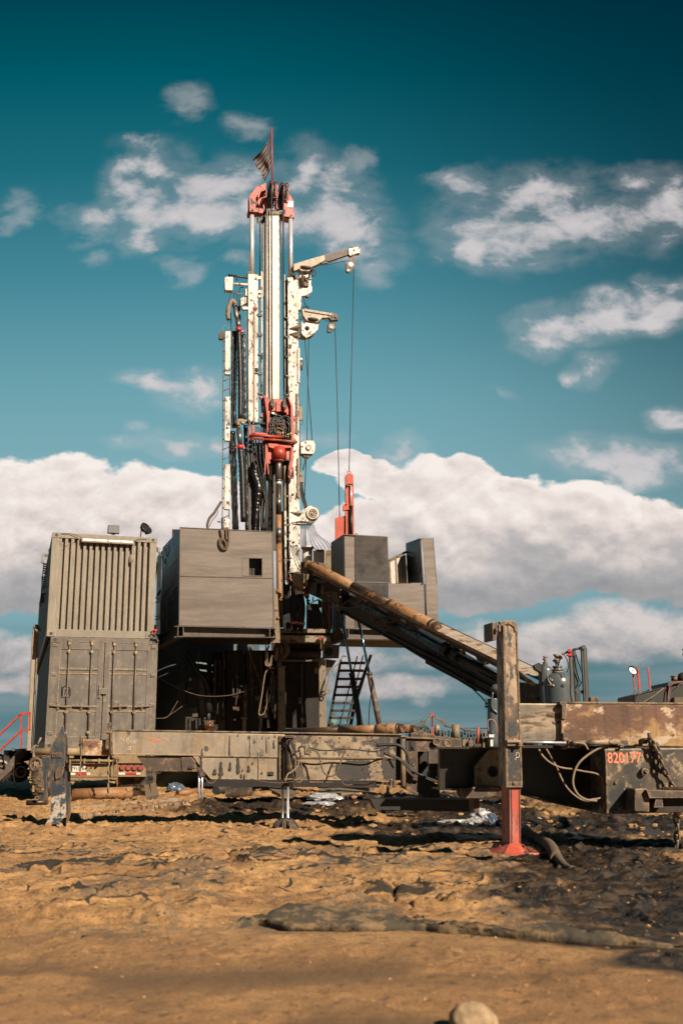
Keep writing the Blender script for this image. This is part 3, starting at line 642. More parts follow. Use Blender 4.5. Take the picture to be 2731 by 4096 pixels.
# upper
t, P, bx, W_, Hh, Tt, Nn, Zz = container(118*0+470, 175, 1110, 447, 1370, ZE, 'shipping_container', 'tan grey container with ribbed end wall and strip light, upper one of the stack', 12, 0)
PP, NN = P, Nn; UP = (t, P, bx, Hh)
part(t, 'end_frame', 'container_upper', bx(0,.16,0,.12,.001,Hh), bx(W_-.16,W_,0,.12,.001,Hh), bx(.16,W_-.16,.002,.1,Hh-.12,Hh-.002), bx(.16,W_-.16,.002,.12,.002,.17))
part(t, 'ribbed_panel', 'container_upper', corrugated(P(.16,.02,0), Tt, Nn, 15, W_-.32, .17, Hh-.12, .10, Zz))
castings(t, bx, W_, Hh, 'container_upper'); side_hull(t, P, bx, W_, Hh, Tt, Nn, Zz, 'container_upper')
def dent(mb): mb.blob(P(1.84,.025,Hh-.55), .085, 3, 2, .1, (.7,.25,1.3))
part(t, 'dent', 'container_upper', dent)
# strip light
g = thing('strip_light', 'long strip work light fixed under the top rail of the upper container', 'work light', P(1.25,-.02,Hh-.2))
part(g, 'housing', 'hose_tan', lambda mb: mb.prism([P(.66,-.09,Hh-.215),P(1.88,-.09,Hh-.215),P(1.88,-.09,Hh-.10),P(.66,-.09,Hh-.10)], Nn*.09), bevel=.008)
for a in (.69, .985, 1.295, 1.59): part(g, 'tube_lamp', 'lamp_on', lambda mb, a=a: mb.prism([P(a,-.10,Hh-.175),P(a+.27,-.10,Hh-.175),P(a+.27,-.10,Hh-.135),P(a,-.10,Hh-.135)], Nn*.03), bevel=.006)
wire = lambda pts, r=.006: (lambda mb: mb.tube(spline(pts, 5), r, 6))
part(g, 'wire', 'rope', wire([P(.2,-.02,Hh-.02),P(.38,-.03,Hh-.015),P(.55,-.05,Hh-.06),P(.68,-.06,Hh-.12)]), wire([P(1.88,-.05,Hh-.12),P(2.0,-.03,Hh-.06),P(2.2,-.02,Hh-.05)]), wire([P(.15,-.02,Hh-.2),P(.25,-.02,Hh-.3),P(.4,-.02,Hh-.28),P(.6,-.02,Hh-.14)], .003), wire([P(1.9,-.05,Hh-.14),P(2.0,-.04,Hh-.28),P(2.15,-.03,Hh-.32),P(2.3,-.02,Hh-.25)], .003))
# lamps on the roof
g = thing('box_floodlight', 'small black box floodlight seen from behind on the upper container roof', 'floodlight', P(1.42,.3,Hh))
part(g, 'lamp_box', 'lamp_black', lambda mb: mb.prism([P(1.28,.2,Hh+.1),P(1.56,.2,Hh+.1),P(1.55,.26,Hh+.31),P(1.29,.26,Hh+.31)], Nn*.12), bevel=.012); part(g, 'bracket', 'steel', bx(1.38,1.46,.25,.3,Hh-.01,Hh+.1), bx(1.33,1.51,.22,.34,Hh-.008,Hh+.02))
g = thing('round_floodlight', 'round finned black floodlight tilted on the upper container roof corner', 'floodlight', P(2.18,.2,Hh))
la = (Tt*.55-Nn*.65+Zz*.5).normalized(); lc = P(2.18,.15,Hh+.24)
part(g, 'lamp_head', 'lamp_black', lambda mb: mb.lathe(lc-la*.03, la, [(0,.12),(.02,.155),(.05,.155)], 28), bevel=0)
part(g, 'rim_ring', 'lamp_black', lambda mb: mb.torus(lc+la*.03, la, .15, .014, 28, 8))
part(g, 'fins', 'lamp_black', *[(lambda mb, i=i: mb.bar(lc-la*.05+(Tt.cross(la)).normalized()*0, lc-la*.05+((Zz-la*la.z).normalized()*math.cos(i*math.pi/10)+la.cross(Zz).normalized()*math.sin(i*math.pi/10))*.13, .004, .04)) for i in range(20)])
part(g, 'yoke', 'brown', lambda mb: mb.bar(P(2.05,.1,Hh-.01), P(2.07,.1,Hh+.2), .03, .03), lambda mb: mb.bar(P(2.07,.1,Hh+.2), lc, .03, .03))
# lower
t, P, bx, W_, Hh, Tt, Nn, Zz = container(470, 1113, 2115, 432, 1350, ZE, 'shipping_container', 'grey container with closed double doors and locking bars, lower one of the stack', 12, 0)
PP, NN = P, Nn; LP = (t, P, bx, Hh)
part(t, 'end_frame', 'container_lower', bx(0,.10,0,.12,.001,Hh), bx(W_-.10,W_,0,.12,.001,Hh), bx(.10,W_-.10,.002,.1,Hh-.11,Hh-.002), bx(.10,W_-.10,.002,.12,.002,.13))
castings(t, bx, W_, Hh, 'container_lower'); side_hull(t, P, bx, W_, Hh, Tt, Nn, Zz, 'container_lower')
for s0, s1, bars in ((.105, 1.205, (.42, .93)), (1.235, 2.335, (1.44, 1.94))):
    d = part(t, 'door', 'container_lower', bx(s0,s1,.03,.08,.14,Hh-.12), bx(s0,s0+.12,.008,.03,.14,Hh-.12), bx(s1-.12,s1,.008,.03,.14,Hh-.12),
        bx(s0+.12,s1-.12,.009,.03,Hh-.27,Hh-.12), bx(s0+.12,s1-.12,.009,.03,.14,.26), label='left container door' if s0 < .5 else 'right container door')
    for zc in (Hh*.70, Hh*.36):                                      # pressed grooves: a lip above, a dusty ledge below
        part(d, 'groove', 'container_lower', lambda mb, zc=zc: mb.prism([P(s0+.12,.005,zc+.012),P(s0+.12,.03,zc+.05),P(s0+.12,.03,zc+.012)], Tt*(s1-s0-.24)))
        part(d, 'dusty_ledge', 'mud_edge', lambda mb, zc=zc: mb.prism([P(s0+.12,.012,zc-.085),P(s0+.12,.03,zc-.065),P(s0+.12,.03,zc-.10)], Tt*(s1-s0-.24)))
    for a in bars:
        part(d, 'locking_bar', 'container_lower', lambda mb, a=a: mb.tube([P(a,-.02,.12), P(a,-.02,Hh-.08)], .017, 10), *[(lambda mb, a=a, c=c: mb.prism([P(a-.035,-.035,c),P(a+.035,-.035,c),P(a+.035,-.035,c+.06),P(a-.035,-.035,c+.06)], Nn*.045)) for c in (.32, .78, Hh-.35, Hh-.17)], lambda mb, a=a: mb.prism([P(a-.045,-.04,Hh-.10),P(a+.045,-.04,Hh-.10),P(a+.045,-.04,Hh-.055),P(a-.045,-.04,Hh-.055)], Nn*.05))
    for a, sg in ((bars[0], -1), (bars[1], -1)) if s0 < .5 else ((bars[0], 1), (bars[1], 1)):
        part(d, 'handle', 'container_lower', lambda mb, a=a, sg=sg: mb.bar(P(a,-.045,.93), P(a+sg*.36,-.045,.955), .022, .03), lambda mb, a=a, sg=sg: mb.torus(P(a+sg*.18,-.03,1.0), Nn, .022, .007, 12, 6), lambda mb, a=a, sg=sg: mb.torus(P(a+sg*.18,-.03,.89), Nn, .022, .007, 12, 6), lambda mb, a=a, sg=sg: mb.prism([P(a+sg*.18-.03,-.03,.91),P(a+sg*.18+.03,-.03,.91),P(a+sg*.18+.03,-.03,.98),P(a+sg*.18-.03,-.03,.98)], Nn*.04))
    hx = s0-.06 if s0 < .5 else s1-.04
    for c in (.30, .93, 1.62, 2.28): part(d, 'hinge', 'container_lower', bx(hx,hx+.11,-.02,.02,c,c+.075), bevel=.008)
part(t, 'door_gasket', 'rubber', bx(1.206,1.234,.035,.05,.14,Hh-.12))
part(t, 'lock_box', 'container_lower', bx(1.12,1.30,-.05,.0,1.21,1.34), bx(1.12,1.17,-.03,.0,1.12,1.44), bevel=.008)
part(t, 'vent', 'steel', bx(.30,.50,.0,.025,1.15,1.40)); part(t, 'vent_rubber', 'rubber', wire([P(.32,-.006,1.17),P(.33,-.006,1.36),P(.47,-.006,1.36),P(.49,-.006,1.17)], .014), wire([P(.37,-.006,1.18),P(.38,-.006,1.31),P(.40,-.006,1.31),P(.41,-.006,1.18)], .008), wire([P(.43,-.006,1.18),P(.44,-.006,1.31),P(.455,-.006,1.31),P(.46,-.006,1.18)], .008))
# red shackle hook hanging between the two containers
solo('hook', 'redtape', 'small red shackle hanging at the seam of the two containers', 'hook', lambda mb: mb.torus(P(W_-.11,-.06,Hh+.17), Nn, .04, .014, 14, 6), lambda mb: mb.bar(P(W_-.16,-.05,Hh+.20), P(W_-.03,-.05,Hh+.22), .025))
solo('chain_binder', 'dark_steel', 'dark chain binder leaning on the container seam below the red shackle', 'binder', lambda mb: mb.bar(P(W_-.1,-.06,Hh+.14), P(W_+.0,-.06,Hh-.06), .035), lambda mb: mb.bar(P(W_-.16,-.05,Hh+.02), P(W_-.02,-.05,Hh+.02), .05))

# rack of brackets and lamps on the left side wall of the upper container
k = K(ZE, 26.0, 18, 420)
g = thing('side_rack', 'row of metal rungs and plates fixed on the far left side of the upper container', 'rack', k.p(400, 800))
part(g, 'rung', 'steel', *[k.B(392+(-18 if y > 560 else 0), y, 432+(-18 if y > 560 else 0), y+9, 0, .1) for y in (455,475,495,515,535,572,590,610,632,652,668)])
part(g, 'back_plate', 'dark_steel', k.P([(384,530),(392,440),(398,440),(368,840),(358,840)], .02, .03), k.B(372,725,400,810,0,.05), k.B(395,720,425,735,0,.1))
g = thing('side_floodlight', 'slanted silver floodlight clamped high on the left side of the upper container', 'floodlight', k.p(400, 450))
part(g, 'lamp_head', 'steel', k.P([(382,365),(402,370),(390,458),(368,442)], 0, .12)); part(g, 'arm', 'brown', k.B(400,375,436,392,.03,.05)); part(g, 'wire', 'rope', k.T([(425,440),(445,400),(440,340),(452,315)], 3))
k = K(ZE, 24.5, 18, 340)
g = thing('side_floodlight', 'small silver floodlight on the left side of the lower container', 'floodlight', k.p(310, 1420))
part(g, 'lamp_head', 'steel', k.P([(285,1372),(312,1385),(302,1425),(280,1410)], 0, .1)); part(g, 'arm', 'brown', k.P([(308,1378),(345,1370),(346,1390),(312,1400)], .02, .06)); part(g, 'wire', 'hose_tan', k.T([(345,1370),(380,1290),(405,1200),(432,1130)], 5))
# tall worn beam behind the containers
k = K(ZE, 23.5, 20, 300)
g = thing('steel_column', 'tall pale worn steel column with a pulley head left of the containers', 'column', k.p(270, 2100))
part(g, 'web', 'beam_paint', k.P([(300,1030),(348,1085),(298,2130),(243,2130)], .03, .04)); part(g, 'flange', 'tan_plate', k.P([(296,1030),(304,1030),(250,2130),(240,2130)], 0, .12)); part(g, 'flange', 'tan_plate', k.P([(338,1060),(352,1090),(300,2130),(288,2130)], -.02, .10))
part(g, 'pulley', 'brown', k.D(320,1018,16,-.02,.16), k.P([(318,1003),(340,1003),(372,1050),(372,1070),(318,1030)], .0, .12))

# ---------------------------------------------------------------- trailer under the containers
k = K(ZF, 22.6, 4, 700)
t = thing('flatbed_trailer', 'tan muddy flatbed trailer with licence plate and red tail lamps under the containers', 'trailer', Vector((k.p(750,655).x, k.p(750,655).y, 0)))
part(t, 'rear_bumper', 'trailer', k.P([(489,440),(800,440),(800,534),(489,534)], 0, .12)); part(t, 'lamp_panel', 'trailer', k.P([(800,385),(1010,385),(1016,534),(800,534)], .03, .12), k.B(826,436,1008,440,-.02,.05))
part(t, 'bed', 'trailer', k.P([(250,338),(1010,338),(1010,386),(250,386)], .35, 1.2)); part(t, 'chassis', 'under', k.P([(330,386),(990,386),(990,540),(330,540)], .9, 9.5))
for x in (855, 897, 940, 982):
    o = part(t, 'tail_lamp', 'lamp_red', k.D(x, 470+(x-855)*.02, 16.5, -.01, .05)); part(o, 'lamp_ring', 'dark_steel', k.O(x, 470+(x-855)*.02, 17.5, 2, .0))
o = part(t, 'licence_plate', 'plate_white', k.B(503,451,598,500,-.02,.012), bevel=.003); text('T910164', k, 551, 479, 25, 'ink', t, -.025, 'plate_number', .82); text('WASHINGTON', k, 551, 456, 6, 'ink', t, -.025, 'plate_name', 1.0)
part(t, 'reflective_strip', 'redtape', k.B(527,507,607,522,-.012,.012)); part(t, 'reflective_strip', 'plate_white', k.B(494,507,526,522,-.012,.012), k.B(608,507,630,522,-.012,.012)); part(t, 'reflective_strip', 'redtape', k.B(874,506,952,520,.015,.014)); part(t, 'reflective_strip', 'plate_white', k.B(828,506,873,520,.015,.014), k.B(953,506,978,520,.015,.014))
for x in (607, 639, 671): part(t, 'marker_lamp', 'redtape', k.B(x-5, 466, x+5, 472, -.03, .04))
part(t, 'crossbar', 'trailer', k.T([(480,423),(800,423)], 9, -.12), *[k.B(x-5, 408, x+5, 442, -.16, .08) for x in (590, 692)])
part(t, 'cross_tube', 'trailer', k.T([(250,360),(560,360)], 24, -.1, 16))
part(t, 'support_leg', 'trailer', k.R((492,392),(489,540),9,-.15), k.B(484,388,510,404,-.2,.15)); part(t, 'support_leg', 'trailer', k.R((795,392),(788,535),9,-.15), k.B(782,388,838,404,-.2,.15)); part(t, 'prop_rod', 'pipe', k.R((815,400),(820,645),8,-.25)); part(t, 'rod_foot', 'rubber', k.S(820,650,9,-.25))
part(t, 'mud_flap_spring', 'trailer', k.P([(490,566),(524,568),(520,578),(505,590),(500,577)], .1, .05), k.P([(735,566),(806,566),(800,582),(770,575),(740,580)], .1, .05))
def tyre(t, c, ax, r, w, mat='tyre'):
    o = part(t, 'tyre', mat, lambda mb: mb.lathe(c-ax*w/2, ax, [(0,r*.62),(0,r*.85),(w*.08,r*.96),(w*.2,r),(w*.5,r*1.005),(w*.8,r),(w*.92,r*.96),(w,r*.85),(w,r*.62)], 40))
    part(o, 'tread', mat, *[(lambda mb, i=i: mb.box(c+(Vector((0,math.cos(i*math.pi/22),math.sin(i*math.pi/22))) if abs(ax.x) > .9 else Matrix.Rotation(i*math.pi/22, 3, ax)@Vector((0,0,1)))*r*1.0+ax*(w*.22*(1 if i % 2 else -1)), (w*.36, .03, .028), (ax, (Matrix.Rotation(i*math.pi/22, 3, ax)@Vector((0,0,1))).cross(ax), Matrix.Rotation(i*math.pi/22, 3, ax)@Vector((0,0,1))))) for i in range(44)])
    return o
for x in (862, 963): tyre(t, Vector((k.p(x,600).x, k.P0.y+.75, .50)), k.t, .50, .50 if 0 else .44)
tyre(t, Vector((k.p(268,600).x, k.P0.y+.35, .50)), k.t, .50, .40)
part(t, 'light_post', 'trailer', k.P([(238,470),(296,470),(290,572),(238,572)], .02, .1), k.P([(232,560),(244,400),(250,400),(240,640),(226,640)], -.02, .05)); part(t, 'tail_lamp', 'lamp_red', k.D(278,474,15,.0,.05)); part(t, 'reflective_strip', 'plate_white', k.B(262,505,286,524,.0,.02))
for x, y in ((197,480),(203,550),(208,573)): part(t, 'marker_tab', 'yellow', k.P([(x,y-6),(x+22,y-1),(x+22,y+7),(x,y+3)], -.02, .02))
# chains hanging in front of the trailer
solo('hanging_chain', 'hose_tan', 'thin rusty chain hanging in front of the licence plate', 'chain', K(ZF,21.2).C([(566,378),(562,470),(556,564)], 22, 2.6))
solo('hanging_chain', 'hose_tan', 'thicker rusty chain hanging left of the four red tail lamps', 'chain', K(ZF,21.0).C([(760,372),(757,520),(756,650)], 38, 4.0))

# second trailer: wheels seen from the side at far left
k = K(ZF, 24.5, 38, 130)
t = thing('side_trailer', 'muddy trailer wheels and folded ramp at the far left edge', 'trailer', Vector((k.p(130,590).x, k.p(130,590).y, 0)))
for (x, y, r, d_) in ((148,500,66,0),(8,478,90,-.4)):
    o = tyre(t, k.p(x,y,d_)+k.n*.15, k.n, r*k.m, .30, 'tyre_side'); part(o, 'rim', 'rim', k.O(x,y,r*.52,r*.10,d_-.02), k.D(x,y,r*.5,d_+.06,.05)); part(o, 'hub', 'brown', k.D(x+8,y,r*.18,d_-.06,.12), k.O(x+8,y,r*.18,3,d_-.06))
part(t, 'folding_ramp', 'brown', k.P([(150,338),(214,338),(100,470),(0,562),(-20,560),(-20,500),(60,440)], -.5, .12), k.D(152,352,9,-.53,.04)); part(t, 'chassis', 'under', k.P([(60,350),(230,350),(230,420),(60,440)], .3, .3))
part(t, 'tie_ring', 'dark_steel', k.O(96,346,8,3,-.5), k.T([(105,345),(150,345)], 4, -.5)); part(t, 'brake_hose', 'plate_white', k.T([(118,445),(140,440),(148,444)], 2.5, -.55)); part(t, 'brake_chain', 'dark_steel', k.C([(100,440),(98,520),(106,600)], 9, 1.2, -.55))
solo('rag', 'hose_tan', 'frayed rope ends tied at the trailer corner below the red handrail', 'rope', K(ZF,22.5).T([(215,355),(232,330),(250,318),(268,322)], 6), K(ZF,22.5).T([(228,360),(240,340),(246,322)], 4), K(ZF,22.5).T([(262,315),(288,262)], 7), K(ZF,22.5).T([(244,325),(236,345),(218,368)], 3))
# red handrail
k = K(ZF, 22.8, 0, 150)
t = thing('handrail', 'red tubular handrail of the steps at the far left', 'handrail', Vector((k.p(150,340).x, 22.8, 1.2)))
part(t, 'post', 'rail_red', k.R((150,92),(150,340),9)); part(t, 'post', 'rail_red', k.R((210,86),(209,212),9)); part(t, 'top_rail', 'rail_red', k.R((146,96),(214,90),15)); part(t, 'middle_rail', 'rail_red', k.R((146,214),(212,208),11))
part(t, 'sloping_rail', 'rail_red', k.R((152,94),(-60,300),12)); part(t, 'sloping_rail', 'rail_red', k.R((152,212),(-60,410),12)); part(t, 'post', 'rail_red', k.R((-40,280),(-40,560),9))

# ---------------------------------------------------------------- left cabin of bare sheet steel
LD = 24.4
def cabin_left():
    k = K(ZC, LD, 6, 680)
    t = thing('wind_wall_cabin', 'bare grey sheet steel cabin with a small window, left of the mast', 'cabin', k.p(680, 1110))
    a, b = k.p(268,134), k.p(262,1012)
    part(t, 'upper_front_panel', 'shelter', k.P([(270,134),(1100,172),(1104,588),(265,568)], 0, .03) if False else holed_rect(k, [(270,134),(1100,172),(1104,588),(265,568)], [(888,407),(1005,410),(1007,566),(889,564)], 0, .03))
    part(t, 'lower_front_panel', 'shelter', k.P([(265,571),(1104,591),(1111,1030),(260,1012)], 0, .03))
    part(t, 'panel_edge', 'frame_steel', k.P([(264,566),(1105,586),(1105,592),(264,572)], -.012, .012), k.P([(268,130),(1101,168),(1101,175),(268,137)], -.012, .05), k.P([(1096,172),(1103,172),(1113,1030),(1106,1030)], -.012, .05), k.P([(268,134),(274,134),(266,1012),(259,1012)], -.012, .05))
    w = part(t, 'window', 'shelter', k.P([(829,403),(888,405),(888,566),(829,568)], -.01, .01), k.P([(829,403),(1008,406),(1008,411),(829,408)], -.014, .02), k.P([(829,563),(1008,566),(1008,571),(829,568)], -.014, .02), k.P([(1003,408),(1009,408),(1009,568),(1003,568)], -.014, .02))
    part(w, 'window_bar', 'dark_steel', *[k.B(x,408,x+wd,566,.25,.02) for x, wd in ((893,16),(917,22),(947,10),(962,18),(986,12))]); part(w, 'window_hook', 'rubber', k.T([(985,415),(1000,412),(990,440),(984,480),(994,530)], 6, .2)); part(w, 'light_bars', 'white', k.B(911,412,917,560,.3,.02), k.B(941,412,946,560,.3,.02), k.B(974,412,984,560,.3,.02))
    part(w, 'dark_inside', 'ink', k.P([(870,395),(1030,398),(1030,580),(870,578)], .55, .02))
    # left side, back wall, roof edge and floor
    A0, A1 = k.p(270,134), k.p(262,1012); ls = Vector((-.34, .94, 0)).normalized(); L1 = 2.6
    def sheet(p0, p1, v, n=.025): return lambda mb: mb.prism([p0, p1, p1+v, p0+v], v.cross(Vector((0,0,1))).normalized()*-n)
    part(t, 'side_wall', 'shelter_shade', sheet(A1+ls*.02+k.n*.03, Vector((A1.x, A1.y, A0.z))+ls*.02+k.n*.03, ls*L1))
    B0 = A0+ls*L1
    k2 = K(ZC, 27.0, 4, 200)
    part(t, 'rear_side_panel', 'shelter_shade', k2.P([(105,345),(170,300),(168,1088),(112,1088)], 0, .04)); part(t, 'rear_side_panel', 'shelter_shade', k2.P([(66,395),(104,350),(96,1088),(52,1088)], .6, .04))
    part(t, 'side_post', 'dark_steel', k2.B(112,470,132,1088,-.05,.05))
    part(t, 'rear_wall', 'shelter_shade', k.P([(200,150),(1080,180),(1080,1015),(200,1010)], 2.9, .04))
    part(t, 'right_side_wall', 'shelter_shade', lambda mb: mb.prism([k.p(1098,180,.04), k.p(1106,1030,.04), k.p(1106,1030,.04)+k.n*1.0, k.p(1098,180,.04)+k.n*1.0], -k.t*.025))
    fl = part(t, 'floor_frame', 'frame_steel', k.P([(250,1013),(1125,1035),(1125,1042),(250,1020)], -.10, 3.2), k.P([(302,1021),(1078,1040),(1076,1113),(300,1106)], .06, .03), k.P([(245,1106),(1128,1115),(1128,1121),(245,1112)], -.12, .30), k.P([(296,1018),(303,1018),(303,1106),(296,1106)], -.10, .2), k.P([(1070,1038),(1078,1038),(1078,1114),(1070,1114)], -.10, .2))
    part(t, 'slot', 'ink', k.B(990,1053,1068,1076,.05,.03)); 
    a_ = k.p(250,1016,-.1); b_ = k.p(245,1110,-.1)
    part(t, 'side_beam', 'frame_steel', lambda mb: mb.prism([a_, Vector((a_.x,a_.y,b_.z)), Vector((a_.x,a_.y,b_.z))+ls*3.0, a_+ls*3.0], k.t*.02), lambda mb: mb.prism([Vector((a_.x-.08,a_.y,b_.z)), Vector((a_.x+.12,a_.y,b_.z)), Vector((a_.x+.12,a_.y,b_.z))+ls*3.0, Vector((a_.x-.08,a_.y,b_.z))+ls*3.0], Vector((0,0,-.025))), lambda mb: mb.prism([a_+Vector((-.08,0,0)), a_+Vector((.12,0,0)), a_+Vector((.12,0,0))+ls*3.0, a_+Vector((-.08,0,0))+ls*3.0], Vector((0,0,-.02))))
    part(t, 'joist', 'under', *[k.P([(250,1060),(1100,1075),(1100,1110),(250,1103)], o, .05) for o in (.7,1.3,1.9,2.5,3.0)]); part(t, 'underside', 'under', k.P([(245,1052),(1110,1068),(1110,1074),(245,1058)], .15, 3.0))
    part(t, 'corner_post', 'tan_plate', k.P([(1113,680),(1140,682),(1166,1120),(1112,1108)], .05, .08), k.P([(1112,1030),(1150,1030),(1166,1060),(1166,1168),(1085,1165),(1085,1118),(1125,1110)], .0, .05), k.B(1140,686,1155,712,.0,.1), k.B(1140,932,1160,950,.0,.1))
    part(t, 'dent', 'shelter', k.S(322,943,9,.008,1,2,.1,(1,.4,1)), k.S(290,905,7,.008,2,2,.1,(1,.4,1)), k.S(1092,930,7,.008,2,2,.1,(1,.4,1)), k.S(1077,400,9,.012,2,2,.3,(.5,.4,8)), k.S(1072,650,9,.012,5,2,.3,(.7,.4,5)))
    return k
def holed_rect(k, o, i, off, th):
    def f(mb):
        g = lambda pts, e: [k.p(x, y, off)+k.n*e for x, y in pts]
        mb.ring([g(o,0), g(o,th), g(i,th), g(i,0)], smooth=False, close=True)
    return f
kl = cabin_left()
solo('lifting_strap', 'strap', 'brown webbing strap looped over the left cabin top edge', 'strap', kl.T([(632,148),(640,190),(648,235),(640,240),(625,235),(622,260),(628,300),(655,330),(688,325),(690,290),(672,255),(650,235)], 8, -.05), kl.T([(645,240),(635,275),(645,310),(672,318),(682,290),(660,245)], 6, -.06), kl.T([(708,150),(706,200),(704,260),(694,300)], 9, -.05), kl.T([(684,150),(684,200),(686,245)], 9, -.04), kl.T([(632,148),(650,140),(684,150)], 6, .0))
k = K(ZC, 25.4)
solo('control_hose', 'strap', 'grey hose arching over the left cabin roof beside the ladder', 'hose', k.T([(520,150),(515,110),(535,50),(575,5),(590,-20),(622,-70),(640,-100)], 12)); 
solo('thin_cable', 'rope', 'thin black cable curling beside the grey hose above the left cabin', 'cable', k.T([(530,130),(560,70),(600,20),(612,-20)], 3))
# chains and lines between the container and the cabin
k = K(ZC, 25.2)
ch = [([(20,735),(70,772),(125,755)],'slack chain between container and left cabin, upper one'),([(22,810),(80,800),(130,770)],'slack chain just below the upper chain between container and cabin'),([(20,900),(60,935),(125,905)],'slack chain between container and left cabin, third from the top'),([(22,965),(80,950),(128,920)],'slack chain between container and left cabin, lowest one'),([(26,790),(26,1010)],'chain hanging straight down the container corner'),([(100,770),(92,900),(98,1080)],'chain hanging down beside the dark side panel'),([(158,700),(152,880),(148,1070)],'chain hanging down at the left cabin side wall')]
for pts, lb in ch: solo('safety_chain', 'brown', lb, 'chain', k.C(pts, 16, 2.0))
solo('cable_bundle', 'boom_blue', 'bundle of thin blue and black cables between container and left cabin', 'cable', *[k.T([(95,365),(70+3*i,400),(50+4*i,520),(32+5*i,640)], 3) for i in range(4)], k.T([(30,330),(70,350),(110,400),(150,470)], 4), k.T([(160,280),(145,330),(158,395),(175,330),(165,285)], 4))
g = thing('cable_bracket', 'small rusty bracket with a yellow tag at the upper container edge', 'bracket', k.p(60, 330)); part(g, 'plate', 'brown', k.P([(36,292),(70,310),(74,340),(60,352),(38,330)], 0, .05)); part(g, 'pin', 'white', k.T([(88,310),(92,372)], 7)); part(g, 'tag', 'yellow', k.B(138,410,148,460,0,.02))

# ---------------------------------------------------------------- mast
MD, MY = 26.0, 14.0
a = K(ZA, MD, MY, 590); b = K(ZB, MD, MY, 590); kx_ = K(ZD, MD, MY, 40); o_ = K(ZO, MD, MY, 740)
base = b.p(590, 2352); base.z = 3.6
t = MAST = thing('drilling_mast', 'white chipped double column drilling mast with red crown block', 'mast', base)
# outer columns
part(t, 'left_column', 'white', a.P([(345,1485),(440,1485),(438,1930),(341,1930)], 0, .22), b.P([(340,300-10),(432,290),(428,1150),(338,1150)], 0, .22), label='white chipped outer column, left one') if False else part(t, 'column', 'white', a.P([(345,1485),(440,1485),(439,1600),(343,1600)], 0, .001), lambda mb: mb.prism([a.p(345,1485), a.p(440,1485), b.p(430,1150), b.p(340,1150)], a.n*.24), label='left outer column, white paint chipped to rust')
part(t, 'column', 'white', lambda mb: mb.prism([a.p(725,1520), a.p(825,1520), b.p(822,2352), b.p(722,2352)], a.n*.26), lambda mb: mb.prism([b.p(722,2352), b.p(822,2352), kx_.p(205,900), kx_.p(130,900)], a.n*.26), label='right outer column with oil spatter')
part(t, 'column_groove', 'hose_tan', b.P([(384,60),(400,60),(398,1130),(384,1130)], -.012, .01))
part(t, 'perforated_plate', 'dark_steel', b.P([(340,1330),(352,1330),(390,1500),(390,2180),(338,2180)], .08, .05)); part(t, 'perforation', 'ink', *[b.D(366+(y-1520)*.015, y, 7, .075, .01, 8) for y in range(1540, 2160, 38)])
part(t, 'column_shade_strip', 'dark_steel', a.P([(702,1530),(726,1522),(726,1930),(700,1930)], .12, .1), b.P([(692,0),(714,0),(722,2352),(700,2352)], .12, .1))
part(t, 'cap', 'brown', a.P([(340,1462),(395,1455),(400,1487),(340,1487)], .02, .15), a.P([(720,1520),(780,1515),(840,1520),(838,1540),(725,1535)], .0, .15))
# inner telescoping mast
part(t, 'inner_mast', 'white_clean', lambda mb: mb.prism([a.p(528,900), a.p(648,900), b.p(628,930), b.p(512,930)], a.n*.3)); part(t, 'inner_mast_side', 'dark_steel', lambda mb: mb.prism([a.p(512,905), a.p(528,900), b.p(514,925), b.p(494,925)], a.n*.22), lambda mb: mb.prism([a.p(648,905), a.p(654,905), b.p(636,925), b.p(629,925)], a.n*.2), label='dark slotted edge of the inner mast')
part(t, 'inner_groove', 'strap', lambda mb: mb.prism([a.p(538,920), a.p(544,920), b.p(526,925), b.p(521,925)], a.n*-.008), *[a.P([(637,y),(641,y),(641,y+55),(637,y+55)], -.008, .008) for y in range(960, 1900, 90)])
part(t, 'inner_cap', 'hose_tan', a.B(525,880,650,912,-.03,.2)); part(t, 'side_rail', 'white', a.P([(528,900),(540,900),(540,1010),(528,1020)], -.01, .02), b.P([(514,0),(522,0),(516,920),(506,920)], -.01, .02))
part(t, 'toothed_rack', 'hose_tan', a.P([(489,1000),(500,1000),(498,1700),(486,1700)], .05, .04), *[a.B(482,y,492,y+9,.05,.04) for y in range(1010, 1700, 24)])
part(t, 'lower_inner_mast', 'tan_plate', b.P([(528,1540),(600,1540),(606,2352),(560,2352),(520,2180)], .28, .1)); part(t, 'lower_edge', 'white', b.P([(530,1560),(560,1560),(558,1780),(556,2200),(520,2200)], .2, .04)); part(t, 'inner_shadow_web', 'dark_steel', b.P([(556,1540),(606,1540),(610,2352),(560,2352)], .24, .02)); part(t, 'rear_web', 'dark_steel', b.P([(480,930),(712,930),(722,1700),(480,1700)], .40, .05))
part(t, 'guide_rail', 'tan_plate', b.P([(665,1560),(692,1560),(694,2352),(668,2352)], .1, .1))
part(t, 'lower_pipe', 'white', kx_.T([(80,-10,.0),(82,530,.0)], 9, n=12)); part(t, 'lower_web', 'dark_steel', kx_.P([(94,-10),(120,-10),(126,900),(98,900)], .12, .1)); part(t, 'lower_backing', 'dark_steel', kx_.P([(36,-10),(74,-10),(84,900),(40,900)], .3, .05)); part(t, 'lower_clamp', 'brown', kx_.B(72,90,118,102,-.04,.09)); part(t, 'lower_clamp', 'brown', kx_.B(72,366,118,378,-.04,.09))
